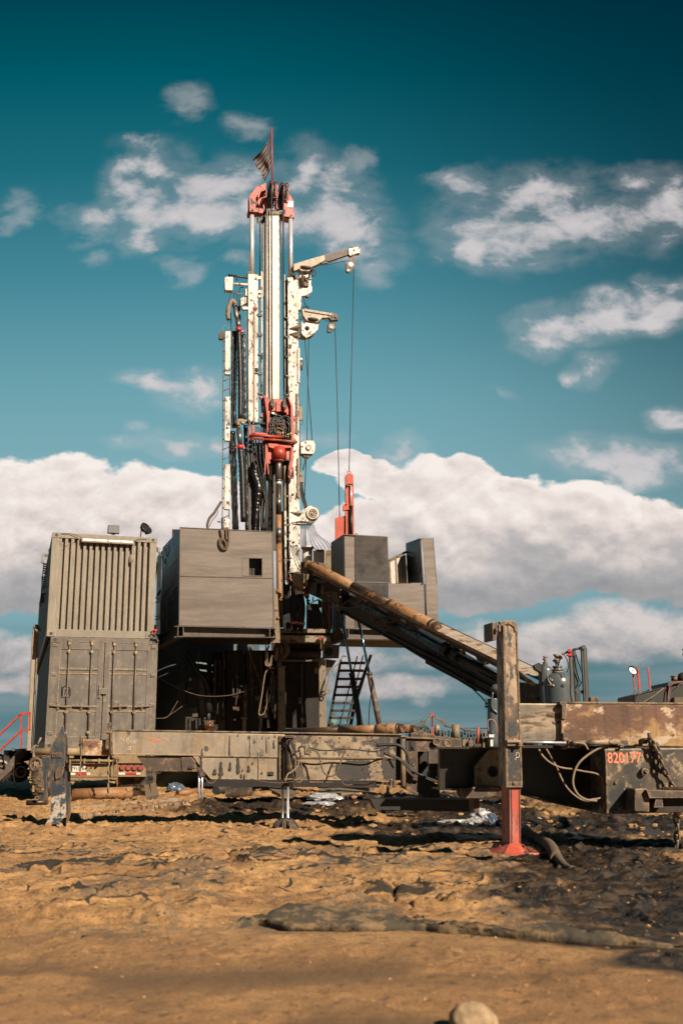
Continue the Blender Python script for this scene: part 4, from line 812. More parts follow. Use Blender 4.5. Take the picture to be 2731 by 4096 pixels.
# chrome hydraulic rods
for x0, x1, y0, y1 in ((355,405,895,1485),(730,777,950,1525)):
    o = part(t, 'hydraulic_rod', 'chrome', a.T([((x0+x1)/2,y0,.12),((x0+x1)/2-1,y1,.12)], (x1-x0)/2, n=24)); part(o, 'gland', 'brown', a.T([((x0+x1)/2,y1-12,.12),((x0+x1)/2,y1+10,.12)], (x1-x0)/2+9, n=20)); part(o, 'rod_eye', 'hose_tan', a.T([((x0+x1)/2,y0-12,.12),((x0+x1)/2,y0+10,.12)], (x1-x0)/2+2, n=20))
part(t, 'thin_rod', 'rope', a.T([(460,980),(458,1500)], 6.5, .1)); part(t, 'thin_rod', 'rope', a.T([(658,960),(662,1540)], 3, .2))
# clamped pipes along the columns
part(t, 'clamped_pipe', 'white', lambda mb: mb.tube([a.p(475,1465,.02), b.p(462,900,.02)], 12*a.m, 12)); part(t, 'clamped_pipe', 'white', lambda mb: mb.tube([a.p(693,1490,.02), b.p(682,860,.02)], 7*a.m, 10)); part(t, 'clamped_pipe', 'tan_plate', b.T([(680,1560,.0),(684,2352,.0)], 11, n=10)); part(t, 'clamped_pipe', 'tan_plate', b.T([(665,0,.1),(668,900,.1)], 4))
for y in (140,325,507,690,875): part(t, 'pipe_clamp', 'dark_steel', b.B(430,y-10,470,y+10,-.03,.09))
for y in (1700,): part(t, 'pipe_clamp', 'white', a.B(440,y-12,486,y+12,-.03,.09))
for y in (172,350,535,716,895): part(t, 'pipe_clamp', 'steel', b.T([(678,y,-.03),(714,y,-.03)], 10, n=8))
for y in (1845,2050,2248): part(t, 'pipe_clamp', 'brown', b.B(680,y-9,724,y+9,-.04,.09))
for y in (1520,1655): part(t, 'column_bracket', 'white', a.B(440,y-14,470,y+14,.0,.08))
# crown
cr = part(t, 'crown_block', 'red', o_.P([(270,510),(410,335),(450,335),(540,405),(470,430),(425,520),(436,600),(472,604),(425,690),(440,780),(525,815),(560,840),(525,905),(250,865),(246,560)], .02, .28), o_.P([(250,780),(440,795),(440,880),(250,868)], -.02, .03), o_.P([(455,330),(585,262),(600,300),(600,390),(540,405)], .1, .05), bevel=.006)
part(cr, 'left_lug', 'red', o_.P([(240,775),(250,780),(250,865),(350,880),(350,945),(220,935),(220,860)], .08, .2)); part(t, 'crown_block_right', 'red', o_.P([(1025,470),(1045,430),(1170,640),(1172,890),(1195,915),(1192,995),(965,968),(935,930),(1010,830),(1025,760)], .10, .28), o_.P([(985,940),(1190,990),(1165,1052),(990,1025)], .16, .2), bevel=.006)
part(cr, 'fin', 'red', o_.P([(425,520),(470,430),(600,385),(600,410),(490,450),(440,610)], -.08, .34), o_.P([(425,680),(470,590),(605,540),(605,560),(500,600),(450,750)], -.08, .34), o_.P([(595,400),(608,400),(612,560),(596,560)], -.08, .1), label='bent stiffener fins')
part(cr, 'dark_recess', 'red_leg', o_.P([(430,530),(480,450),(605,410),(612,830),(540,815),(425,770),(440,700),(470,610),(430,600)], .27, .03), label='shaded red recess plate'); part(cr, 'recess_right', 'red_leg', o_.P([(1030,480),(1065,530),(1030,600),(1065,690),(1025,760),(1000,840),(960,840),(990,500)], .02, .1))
part(cr, 'oil_patch', 'dark', o_.P([(275,585),(310,600),(325,640),(380,670),(400,720),(360,700),(330,690),(300,740),(285,700)], .012, .008)); part(cr, 'bolt', 'brown', o_.D(318,822,26,-.05,.05)); part(cr, 'bolt', 'brown', o_.D(1128,943,26,.05,.06))
part(cr, 'white_patch', 'plate_white', o_.P([(1055,640),(1168,655),(1166,778),(1030,768),(1065,690)], .094, .01)); part(cr, 'web_plate', 'red', o_.P([(800,300),(850,310),(860,840),(800,840)], .2, .2), o_.P([(800,430),(845,438),(845,585),(800,580)], -.05, .05)); part(cr, 'bottom_plate', 'ink', o_.P([(500,800),(1000,880),(1000,930),(700,900),(560,850)], .1, .4))
ax = Vector((math.cos(R(20)), math.sin(R(20)), 0))
for i, (cx_, cy_, dx) in enumerate(((690,510,62),(930,545,60))):
    g_ = part(t, 'sheave', 'dark_steel', *[(lambda mb, q=q: mb.lathe(o_.p(cx_+q,cy_+30,.25)-ax*.02, ax, [(0,.30),(.0,.36),(.012,.37),(.02,.33),(.028,.33),(.036,.37),(.048,.36),(.048,.30)], 48)) for q in (-12, 22)], lambda mb: mb.lathe(o_.p(cx_-10,cy_+30,.25)-ax*.03, ax, [(0,.30),(.1,.30)], 36))
    for q in (-42, 62-i*2):
        part(g_, 'guard_ring', 'red', lambda mb, q=q: mb.ring([list(r_) for r_ in _rings(o_.p(cx_+q,cy_+8,.22), ax, .40, .365, .016, 48)], smooth=False, close=True))
    for an in (88, 130, 178, 222, 262):
        v = lambda q: o_.p(cx_+q,cy_+8,.22)+Vector((-math.sin(R(20))*math.cos(R(an)), math.cos(R(20))*math.cos(R(an)), math.sin(R(an))))*.385
        part(g_, 'guard_bar', 'red', lambda mb: mb.tube([v(-42), v(64)], .012, 8))
part(t, 'crown_axle', 'brown', lambda mb: mb.tube([o_.p(560,540,.25), o_.p(1040,575,.25)], .05, 12))
# ropes running down the front of the mast
sock = []
for x0, y0, x1, y1, xb in ((708,400,557,820,0),(953,430,673,830,0)):
    solo('hoist_rope', 'rope', 'black wire rope down the front of the white inner mast' if x1 < 600 else 'black wire rope down the dark slot right of the inner mast', 'wire rope', lambda mb: mb.tube([o_.p(x0,y0,-.17), o_.p(x0+4,y0+600,-.14), b.p(x1,y1,-.10)], .022, 8), lambda mb: mb.tube([b.p(x1,y1,-.1), b.p(x1+4,y1+130,-.1)], 8*b.m, 10))
part(t, 'crown_cable', 'rope', o_.T([(565,490,-.08),(520,620,-.08),(455,820,-.04),(440,900,0)], 6), o_.T([(360,985),(400,1040),(440,1062),(500,1110),(530,1142)], 5, .1), o_.T([(400,950),(408,1020),(430,1030),(438,950)], 6, .1), o_.T([(885,1115),(920,1100),(945,1075),(975,1030)], 5, .1), o_.T([(640,890),(700,940),(760,950),(768,880)], 3, -.05), o_.T([(780,890),(800,960),(860,985),(880,920)], 3, -.05), o_.T([(800,560,-.1),(840,700,-.1),(880,860,-.02)], 5), o_.T([(800,600,-.1),(826,680,-.1),(800,790,-.1),(740,840,-.02)], 4))
part(t, 'cable_guide', 'dark_steel', o_.P([(405,950),(430,940),(470,1000),(440,1105),(415,1090)], .12, .06), o_.P([(480,900),(610,870),(600,1000),(545,1110),(490,1060)], .2, .1))
# light box and arms at top left
part(t, 'light_box', 'white', a.P([(118,1520),(133,1510),(200,1512),(200,1560),(196,1645),(122,1640),(117,1560)], -.02, .18), bevel=.01); part(t, 'light_arm', 'white', a.T([(200,1583),(345,1592)], 15, .05, 10)); part(t, 'light_arm', 'dark_steel', a.T([(150,1495),(345,1526)], 12, .05, 8), a.T([(230,1500),(236,1550)], 7, .02)); part(t, 'side_box', 'white', a.P([(316,1625),(345,1628),(345,1700),(316,1695)], .05, .15), a.P([(316,1700),(345,1705),(345,1765),(316,1770)], .08, .15), a.P([(268,1720),(316,1700),(316,1770),(268,1800)], .1, .12), bevel=.008)
part(t, 'comb_bracket', 'hose_tan', a.T([(170,1665),(290,1680)], 5, .05)); part(t, 'comb_wire', 'rope', *[a.T([(x,1655),(x+2,1800+10*(x%3))], 3, .05) for x in range(205, 285, 16)], a.T([(170,1650),(168,1700),(150,1790),(152,1930)], 3, .02), a.T([(250,1680),(270,1620),(300,1615)], 5, .1), label='hanging thin wires')
part(t, 'red_ring', 'redtape', b.O(407,78,15,5,-.03)); part(t, 'ring_bolt', 'brown', b.T([(390,76),(425,80)], 4, -.03))
part(t, 'column_clamp', 'white', b.B(285,64,335,88,.02,.1), a.B(285,1800,340,1820,.02,.1)); part(t, 'thin_pipe', 'tan_plate', b.T([(313,90),(312,530)], 4, .05), b.T([(262,0),(264,60)], 6, .1))
part(t, 'oil_stain', 'stain', *[b.S(x,y,r,-.002,i,2,.35,(1,.15,.8)) for i,(x,y,r) in enumerate(((407,655,22),(410,690,14),(743,858,10),(752,1832,14),(788,800,9),(360,130,10),(424,660,8),(760,2280,14),(740,2315,10),(788,2310,9)))])
# ladder with white guard panels at the far left
lad = part(t, 'ladder', 'frame_steel', b.T([(102,340),(98,1200),(92,2180)], 4.5, .1), b.T([(166,690),(162,1200),(156,2180)], 5, .1))
for y in range(390, 2150, 92): part(lad, 'rung', 'frame_steel', b.T([(100-(y-390)*.005,y+8,.1),(162-(y-390)*.004,y-20,.1)], 4.5))
for i, (y0, y1) in enumerate(((295,700),(910,1325),(1548,1970),(2055,2160))):
    e = (y0-295)*.0045; part(t, 'guard_panel', 'white', b.P([(122-e,y0),(173-e,y0-4),(168-e,y1),(119-e,y1-4)], .03, .12))
part(t, 'junction_box', 'strap', b.P([(64,312),(82,300),(120,305),(118,345),(98,366),(62,362)], .02, .12)); part(t, 'box_wire', 'hose_tan', b.T([(92,300),(95,262),(115,240),(140,250),(160,290)], 3, .02), b.T([(160,60),(150,150),(150,220)], 4, .02)); part(t, 'ladder_hook', 'dark_steel', b.T([(48,2085),(78,2090)], 6, .1), b.P([(84,2050),(104,2050),(100,2160),(88,2160)], .1, .08))
part(t, 'upper_cable', 'rope', b.T([(170,120),(180,300),(186,500)], 5, .1), b.T([(225,100),(222,200),(255,330)], 5, .2), b.T([(125,140),(165,150)], 10, .1), b.P([(205,50),(262,60),(262,110),(270,200),(230,200)], .3, .1))
# small boxes along the right column
part(t, 'slot_strip', 'white', b.P([(803,455),(822,450),(822,780),(803,770)], -.03, .05)); part(t, 'device', 'steel', b.T([(832,565),(832,660)], 15, .0), b.B(820,545,845,570,.0,.08)); part(t, 'panel_box', 'hose_tan', b.B(810,1003,845,1130,.0,.08), bevel=.006)
part(t, 'slot_strip', 'tan_plate', b.P([(787,880),(806,878),(802,1250),(782,1250)], -.03, .04)); part(t, 'strip_slot', 'ink', *[b.B(793,y,799,y+26,-.033,.01) for y in range(890,1240,36)]); part(t, 'slot_strip', 'tan_plate', b.P([(796,1490),(812,1488),(816,1858),(800,1855)], -.03, .04))
part(t, 'valve', 'hose_tan', b.B(820,1625,850,1700,.0,.08), b.D(838,1640,16,-.03,.05), b.B(815,1700,860,1712,.0,.08)); part(t, 'bracket', 'white', b.B(755,360,795,400,-.02,.04), b.P([(765,990),(785,1000),(785,1055),(765,1060)], .05, .05))

# ---------------------------------------------------------------- jib cranes and winches on the mast
g = thing('jib_crane', 'upper long telescopic jib crane with hook block, chipped white paint', 'crane', a.p(890,1700))
part(g, 'boom', 'jib', a.P([(780,1388),(850,1366),(1078,1300),(1090,1352),(1000,1400),(940,1425),(885,1422),(850,1432),(785,1458)], -.12, .16), bevel=.01); part(g, 'boom_extension', 'brown', a.P([(1078,1302),(1312,1240),(1322,1292),(1120,1362),(1088,1356)], -.10, .12)); part(g, 'boom_tip', 'white', a.P([(1312,1242),(1405,1220),(1422,1238),(1420,1285),(1408,1280),(1330,1308),(1316,1292)], -.12, .16)); part(g, 'tip_fittings', 'brown', a.T([(1328,1240),(1345,1228),(1358,1238)], 5, -.05), a.D(1366,1254,10,-.14,.02), a.T([(1414,1225),(1414,1285)], 9, -.04)); part(g, 'slide_shoe', 'dark_steel', a.P([(1060,1356),(1122,1352),(1110,1378),(1050,1385)], -.08, .08))
part(g, 'slew_ring', 'brown', lambda mb: mb.lathe(a.p(888,1462,.05), Vector((0,0,1)), [(0,.20),(.03,.24),(.07,.24),(.07,.2)], 28)); part(g, 'slew_base', 'white', a.P([(830,1405),(850,1395),(880,1400),(900,1435),(950,1440),(930,1455),(850,1450)], -.1, .2)); part(g, 'stand', 'white', a.P([(842,1468),(950,1490),(952,1600),(962,1612),(958,1658),(905,1690),(857,1700),(857,1830),(826,1830),(826,1600),(842,1590)], .02, .14)); part(g, 'stand_underside', 'dark_steel', a.P([(905,1690),(958,1660),(930,1705),(900,1702)], .05, .12))
part(g, 'motor', 'brown', a.T([(868,1500),(862,1590)], 14, -.05), a.T([(885,1510),(915,1570)], 12, -.04), a.P([(860,1560),(930,1565),(930,1600),(860,1595)], -.05, .08), a.P([(784,1490),(830,1500),(838,1530),(790,1530)], -.03, .1), *[a.O(870,y,16,3,-.07,Vector((0,0,1))) for y in range(1510,1595,10)]); part(g, 'motor_hose', 'rope', a.T([(905,1530),(940,1500),(955,1450),(975,1440)], 6, -.06), a.T([(950,1510),(990,1495),(992,1460),(965,1440)], 6, -.08), a.T([(930,1440),(965,1450),(960,1500)], 5, -.1), a.T([(800,1530),(790,1470),(800,1450)], 5, -.06))
part(g, 'hook_block', 'brown', a.P([(1352,1308),(1368,1305),(1376,1380),(1362,1430),(1328,1470),(1308,1473),(1287,1455),(1287,1375),(1320,1340)], -.10, .08), bevel=.008); part(g, 'block_pin', 'redtape', a.T([(1352,1302),(1385,1298)], 5, -.06)); part(g, 'block_wheel', 'steel', a.D(1335,1392,26,-.12,.12)); part(g, 'block_slot', 'plate_white', a.P([(1298,1440),(1322,1445),(1314,1458),(1300,1452)], -.11, .01))
part(g, 'hoist_line', 'rope', a.T([(1000,1408),(1100,1396),(1290,1360)], 3.5, -.05)); part(g, 'thin_wire', 'rope', a.T([(1312,1240),(1314,1340)], 1.8, -.13))
g = thing('jib_crane', 'lower short jib crane with bracket and small hook block, chipped white paint', 'crane', b.p(890,350))
part(g, 'boom', 'jib', b.P([(842,88),(870,82),(960,95),(1130,125),(1128,165),(1035,165),(985,212),(885,192),(850,142)], -.14, .14), b.P([(870,85),(1128,128),(1124,146),(868,104)], -.17, .04), bevel=.006); part(g, 'boom_tip', 'brown', b.P([(1100,120),(1132,118),(1180,145),(1184,182),(1120,188),(1100,165)], -.15, .16), b.D(1166,152,20,-.18,.08), b.D(1130,150,10,-.18,.05)); part(g, 'slew_ring', 'dark_steel', lambda mb: mb.lathe(b.p(935,215,.0), Vector((0,0,1)), [(0,.19),(.04,.22),(.08,.2)], 24))
part(g, 'bracket_box', 'white', holed(b, [(838,205),(998,228),(990,275),(945,325),(882,355),(850,330),(835,300)], 890, 266, 22, -.10, .2)); part(g, 'hole_inside', 'ink', b.D(890,266,24,.05,.02)); part(g, 'wing_plate', 'tan_plate', lambda mb: mb.prism([b.p(722,268,-.02), b.p(838,222,-.12), b.p(842,252,-.12), b.p(790,285,-.02)], Vector((0,.02,.02))), lambda mb: mb.prism([b.p(722,320,-.02), b.p(836,290,-.12), b.p(805,345,-.1), b.p(760,335,-.02)], Vector((0,.02,.02)))); part(g, 'lower_plate', 'tan_plate', b.P([(840,330),(880,355),(955,322),(930,345),(875,358),(815,350)], -.02, .15))
part(g, 'hook_block', 'dark', b.P([(1108,212),(1150,205),(1155,262),(1112,302),(1086,305),(1080,285),(1085,225)], -.12, .08), bevel=.006); part(g, 'block_wheel', 'white', b.D(1120,250,30,-.14,.03), b.O(1120,250,20,4,-.145)); part(g, 'hoist_line', 'rope', b.T([(1030,175),(1108,212)], 3, -.1)); part(g, 'slew_hose', 'rope', b.T([(810,185),(850,175),(850,90),(870,62),(905,65),(905,85)], 4, -.1), b.T([(825,100),(845,65),(900,70)], 4, -.08), b.T([(808,155),(850,180),(865,190)], 3, -.1))
for pts, lb in (([a.p(1363,1425,-.08), b.p(1284,1610,-.5)], 'long black hoist line from the upper jib down to the orange arm'), ([b.p(1152,265,-.1), b.p(1172,900,-.3), b.p(1195,2045,-.6)], 'long black hoist line from the lower jib down behind the right cabin'),
    ([b.p(868,352,.0), b.p(905,880,.0), b.p(937,1318,.0)], 'thin line from the lower jib bracket to the upper winch'), ([b.p(905,352,.0), b.p(888,1310,.0), b.p(866,1850,.0)], 'thin line falling straight behind the upper winch to the lower winch'), ([a.p(870,1695,.0), b.p(878,60,.0)], 'short line between the two jib cranes')):
    solo('hoist_line', 'rope', lb, 'wire rope', lambda mb: mb.tube(pts, .0125, 6))
for i, (x, y) in enumerate(((905,1385),(945,2005))):
    if i == 0:
        g = thing('winch', 'upper white winch, angular housing beside the mast', 'winch', b.p(x,1480)); part(g, 'housing', 'white', b.P([(825,1340),(880,1320),(950,1322),(967,1355),(965,1415),(948,1450),(830,1445)], -.05, .22), bevel=.01); part(g, 'drum', 'brown', b.P([(835,1446),(945,1450),(905,1482),(870,1478)], .0, .15)); part(g, 'hub', 'white', b.D(x,y,28,-.08,.04), b.O(x,y,24,3,-.085)); part(g, 'hub_bolt', 'brown', *[b.D(x+18*math.cos(q),y+18*math.sin(q),3.5,-.095,.02,8) for q in np.linspace(0,5.2,6)], b.D(x,y+26,5,-.09,.02)); part(g, 'chain_strip', 'dark_steel', b.C([(832,1375),(830,1440)],9,1.3,-.07), b.C([(832,1375),(860,1378)],9,1.3,-.07)); part(g, 'shackle', 'dark_steel', b.T([(862,1480),(870,1530),(850,1600)], 4, .0))
    else:
        g = thing('winch', 'lower white winch with round flange above the fan of cables', 'winch', b.p(x,2080)); part(g, 'drum', 'white', b.D(x,y,62,-.06,.20,36), b.P([(872,1965),(905,1938),(940,1935),(960,2090),(880,2085),(862,2040)], .0,.2)); part(g, 'hub', 'hose_tan', b.O(x,y,40,4,-.07), b.O(x,y,22,4,-.075), b.D(x,y,10,-.09,.04)); part(g, 'hub_bolt', 'brown', *[b.D(x+30*math.cos(q),y+30*math.sin(q),4.5,-.08,.03,8) for q in np.linspace(0,5.5,8)]); part(g, 'mounting_bracket', 'white', b.P([(820,1990),(865,1965),(870,2080),(820,2090)], .0,.1), lambda mb: mb.prism([b.p(735,1992,-.02), b.p(838,1988,-.12), b.p(838,2004,-.12), b.p(760,2010,-.02)], Vector((0,.2,0))), lambda mb: mb.prism([b.p(740,2092,-.02), b.p(838,2076,-.12), b.p(930,2105,-.1), b.p(760,2108,-.02)], Vector((0,.2,0)))); part(g, 'drum_body', 'dark_steel', b.P([(870,2085),(990,2060),(960,2090),(900,2105)], .0,.15)); part(g, 'rim_band', 'brown', b.P([(955,1945),(985,1960),(1007,1995),(1005,2030),(985,2060),(970,2065),(990,2030),(992,1995),(975,1965)], .03,.14))
# cables
rr = random.Random(4)
def d_(zx, zy): return zx, zy
kd = K(ZD, MD-.6, MY, 40)
fan = [((205,95),(210,265)),((212,95),(225,270)),((222,95),(232,270)),((232,95),(240,265)),((244,95),(243,262))]
for i, (p0, p1) in enumerate(fan[:5]): solo('signal_cable', 'rope', 'black cable hanging straight below the lower winch, ' if 0 else '%s black cable hanging straight below the lower winch, counted from the left' % ('first','second','third','fourth','fifth','sixth')[i], 'cable', kd.T([p0,((p0[0]+p1[0])/2+rr.uniform(-3,3),180),p1], 2.4), group='cables hanging straight below the lower winch')
for i, e in enumerate(((322,295),(345,297),(372,293),(398,292),(425,290),(442,288))):
    solo('signal_cable', 'rope', '%s black cable of the fan right of the lower winch, counted from the mast' % ('first','second','third','fourth','fifth','sixth')[i], 'cable', kd.T([(250+i*10,92),(262+i*14,160+i*2),(e[0]-30,255-i*4),e], 2.4), group='cables fanning out right of the lower winch')
for i in range(6): solo('column_cable', 'rope', '%s dark cable of the bunch below the mast valve, counted from the left' % ('first','second','third','fourth','fifth','sixth')[i], 'cable', b.T([(826+i*4,1705),(824+i*6,1790),(838+i*8,1870+i*5),(868+i*5,1960)], 3.5, .02), group='cables bunched beside the valve on the mast')
solo('bundle_hose', 'rubber', 'dark curved hose hanging beside the right mast column', 'hose', b.T([(848,1600),(868,1530),(875,1485)], 6, .0), b.T([(825,1450),(835,1540),(820,1600)], 4, .03)); solo('box_cable', 'rope', 'thin loose cable around the grey box on the mast', 'cable', b.T([(818,790),(812,900),(825,1000)], 2.5), b.T([(818,1135),(820,1160),(845,1170),(852,1150),(845,1120)], 2), b.T([(822,1170),(820,1400),(822,1620)], 3), b.T([(830,560),(848,580),(842,640),(825,660)], 2.5))

# ---------------------------------------------------------------- mud hoses left of the column
g = thing('mud_hose', 'thick black mud hose with steel gooseneck and red clamps left of the mast', 'hose', b.p(270,2080))
part(g, 'gooseneck', 'hose_tan', lambda mb: mb.tube(spline([a.p(155,1925,-.05), a.p(150,1860,-.05), a.p(160,1790,-.05), a.p(192,1745,-.05), a.p(215,1765,-.05), a.p(222,1800,-.05)], 6), [22*a.m]*31, 14)); part(g, 'blue_collar', 'boom_blue', b.T([(205,42,-.05),(214,66,-.05)], 27)); part(g, 'coupling', 'steel', b.T([(212,62,-.05),(225,150,-.05),(240,190,-.05)], [22,24,20]), b.T([(240,190,-.05),(246,262,-.05)], [25,27])); part(g, 'clamp', 'redtape', b.T([(246,262,-.05),(247,295,-.05)], 30), b.B(264,285,298,302,-.08,.1)); part(g, 'hose', 'rubber', b.T([(247,290),(256,500),(262,800),(262,1120)], 23, -.05, 16))
for y in range(330, 1110, 42): part(g, 'hose_band', 'ink', b.T([(249+(y-290)*.018,y,-.05),(249+(y-290)*.018,y+5,-.05)], 24.6, n=16))
part(g, 'elbow', 'hose_tan', b.T([(240,1180),(240,1150),(262,1135),(320,1145)], 20, -.08), b.D(290,1142,24,-.14,.1)); part(g, 'cross_pipe', 'dark_steel', b.T([(318,1150),(500,1165)], 13, -.12), b.P([(340,1125),(358,1125),(360,1190),(345,1190)], -.2, .1), b.P([(378,1128),(392,1128),(394,1170),(380,1170)], -.2, .1)); part(g, 'reducer', 'brown', b.T([(243,1180,-.06),(245,1230,-.06)], [17,20]), b.T([(230,1190,-.1),(270,1205,-.1)], 7)); part(g, 'coupling', 'steel', b.T([(248,1225,-.06),(262,1360,-.06)], [26,24])); part(g, 'clamp', 'redtape', b.T([(260,1368,-.06),(262,1400,-.06)], 30), b.B(290,1372,305,1398,-.1,.1), b.T([(205,1395),(235,1388)], 8, -.1))
part(g, 'lower_hose', 'rubber', b.T([(262,1398),(278,1600),(284,1800),(292,2085)], 28, -.06, 16))
for y in range(1430, 2080, 44): part(g, 'hose_band', 'ink', b.T([(264+(y-1398)*.042,y,-.06),(264+(y-1398)*.042,y+5,-.06)], 29.6, n=16))
for pts, r_, lb in (([(205,300),(205,700),(200,1000),(205,1200)],26,'upper black wrapped hose bundle between ladder and ribbed mud hose'),([(190,1240),(198,1500),(205,1800),(218,2170)],30,'lower black wrapped hose bundle between ladder and ribbed mud hose'),([(292,330),(300,600),(305,900),(305,1130)],20,'dark wrapped hose bundle between the ribbed mud hose and the white column'),([(312,1180),(316,1500),(322,1850),(326,2170)],20,'lower dark hose bundle beside the perforated plate')):
    def sl(mb, pts=pts, r_=r_):
        P = spline([b.p(x,y,.12) for x, y in pts], 14); rg = random.Random(int(r_)); mb.tube(P, [r_*b.m*rg.uniform(.9,1.12) for _ in P], 16)
    solo('wrapped_hose', 'sleeve', lb, 'hose', sl, b.T([(x-r_*.5,y) for x, y in pts], 5, .0), b.T([(x+r_*.6,y) for x, y in pts], 4, .0))
def slv(mb):
    P = spline([b.p(*q) for q in ((402,1520,.0),(405,1560,.0),(395,1640,.0),(430,1760,-.02),(420,1900,.0),(408,2050,.0),(400,2175,.02))], 16); rg = random.Random(3); mb.tube(P, [(30+12*math.sin(i*.045))*b.m*rg.uniform(.88,1.12) for i in range(len(P))], 20)
solo('wrapped_hose', 'sleeve', 'wrinkled shiny black hose sleeve below the red top drive', 'hose', slv)
for i, x in enumerate((375,408,440,472)):
    g = thing('supply_hose', 'black supply hose hanging from the red manifold, %s of the four' % ('leftmost','second from the left','third from the left','rightmost')[i], 'hose', b.p(x,2170))
    part(g, 'fitting', 'steel', b.T([(x,1325,-.16),(x+1,1370,-.16)], 8)); part(g, 'hose', 'rubber', b.T([(x+1,1368,-.16),(x+10,1500,-.14),(x+22+(3-i)*8,1640,-.1),(488+i*8,1840,-.05),(505+i*5,1990,-.02),(470+i*12,2172,.0)], 7))
for i in range(3): solo('loose_hose', 'rubber', '%s thin black hose from the left, beside the pale lower mast edge' % ('first','second','third')[i], 'hose', b.T([(470+i*12,1680),(482+i*9,1850),(470+i*14,2000),(452+i*16,2172)], 4, .05), group='thin hoses beside the pale edge plate')
rh = random.Random(17)
for i in range(11):
    x = 352+i*14+rh.uniform(-4,4); y0 = 1240 if i < 3 else 1345
    solo('loose_hose', 'rubber' if i % 4 else 'sleeve', '%s black hose from the left in the dark curtain of hoses behind the supply hoses' % ('first','second','third','fourth','fifth','sixth','seventh','eighth','ninth','tenth','eleventh')[i], 'hose', b.T([(x,y0),(x+rh.uniform(-6,10),1550),(x+rh.uniform(-4,16),1800),(x+rh.uniform(-10,14),2000),(x+rh.uniform(-6,10),2175)], rh.uniform(6,12), .16+.03*(i % 3)), group='dark curtain of hoses on the mast')
solo('loose_hose', 'strap', 'pale thin hose falling between the black sleeve and the mast', 'hose', b.T([(466,1690),(470,1880),(462,2020),(470,2160)], 4.5, .02))

# ---------------------------------------------------------------- top drive
g = thing('top_drive', 'red top drive carriage with hose loops travelling on the mast', 'top drive', b.p(625,1530))
part(g, 'frame', 'red', b.P([(485,905),(502,895),(532,930),(694,932),(702,906),(718,912),(738,960),(755,990),(760,1100),(790,1112),(782,1122),(762,1125),(770,1190),(764,1320),(738,1320),(738,1180),(736,1085),(700,1080),(690,1055),(600,1042),(545,1048),(538,1085),(538,1240),(520,1265),(505,1245),(505,1110),(500,990)], -.12, .30), bevel=.008); part(g, 'side_plate', 'red', b.P([(486,900),(500,893),(528,1000),(524,1240),(512,1262),(512,1100),(500,1000)], -.22, .1), b.P([(704,905),(720,912),(748,985),(752,1200),(748,1290),(736,1290),(736,1000)], -.22, .1), bevel=.006); part(g, 'centre_rib', 'red', b.B(600,955,642,1048,-.16,.05), bevel=.005)
part(g, 'left_guide', 'red', b.P([(447,908),(484,905),(486,920),(450,925)], -.05, .1), b.P([(468,965),(505,962),(506,1080),(495,1110),(452,1095),(452,1078),(482,1070),(484,985),(468,985)], -.08, .14)); part(g, 'guide_rod', 'dark_steel', b.T([(462,930),(468,1060)], 9, -.06), b.T([(470,920),(474,960)], 6, -.04)); part(g, 'white_pad', 'plate_white', b.P([(548,1048),(600,1055),(618,1068),(600,1078),(560,1070)], -.08, .02))
for x, y in ((564,988),(678,998)):
    o = part(g, 'rope_lug', 'dark', b.P([(x-12,930),(x+10,930),(x+22,y),(x+18,y+20),(x,y+30),(x-18,y+22),(x-22,y-5)], -.22, .07), bevel=.01); part(o, 'lug_pin', 'brown', b.D(x,y,13,-.25,.05))
part(g, 'dark_inside', 'dark', b.P([(535,1060),(740,1075),(740,1320),(535,1320)], .02, .1)); part(g, 'gearbox', 'red', b.P([(610,1150),(670,1140),(690,1180),(690,1290),(620,1290)], -.05, .1), b.D(660,1175,20,-.1,.06)); part(g, 'swivel_disc', 'dark', b.D(492,1160,45,-.05,.07), b.P([(492,1115),(520,1112),(528,1150),(520,1245),(500,1200)], -.1, .1)); part(g, 'disc_bolt', 'brown', *[b.D(488+10*math.cos(q),1160+36*math.sin(q),4,-.07,.03,8) for q in np.linspace(0,5.5,8)])
part(g, 'manifold_pipe', 'red', b.T([(358,1272,-.24),(650,1290,-.24)], 14, n=16)); part(g, 'manifold_pipe', 'red', b.T([(352,1302,-.28),(640,1322,-.28),(795,1336,-.28)], 12, n=16, sm=False)); part(g, 'pipe_end', 'pipe', b.T([(640,1324,-.29),(796,1337,-.29)], 12.6, n=14)); part(g, 'manifold_bracket', 'red', b.B(372,1175,396,1250,-.18,.1), b.P([(340,1190),(352,1185),(360,1320),(345,1320)], -.2, .08), b.P([(400,1240),(520,1255),(520,1275),(400,1262)], -.2, .08), b.P([(340,1235),(400,1235),(400,1262),(360,1262)], -.16, .06)); part(g, 'manifold_cap', 'red', b.S(376,1312,12,-.28), b.S(408,1314,10,-.28), b.S(440,1316,10,-.28), b.S(472,1318,10,-.28))
part(g, 'right_lug', 'red', b.P([(752,1310),(770,1296),(800,1335),(770,1360),(752,1345)], -.2, .1), b.P([(752,1090),(775,1085),(780,1130),(760,1150)], -.1, .1)); part(g, 'body_plate', 'red', b.P([(522,1345),(540,1340),(745,1358),(745,1392),(680,1392),(680,1400),(560,1395),(525,1380)], -.22, .25), bevel=.008)
part(g, 'drum', 'red', b.T([(625,1392,-.12),(625,1505,-.12)], 64, n=36), b.T([(625,1505,-.12),(625,1528,-.12)], [60,40], n=36)); part(g, 'drum_recess', 'red_leg', b.B(520,1392,745,1500,-.05,.04), label='dirty red plate behind the drum')
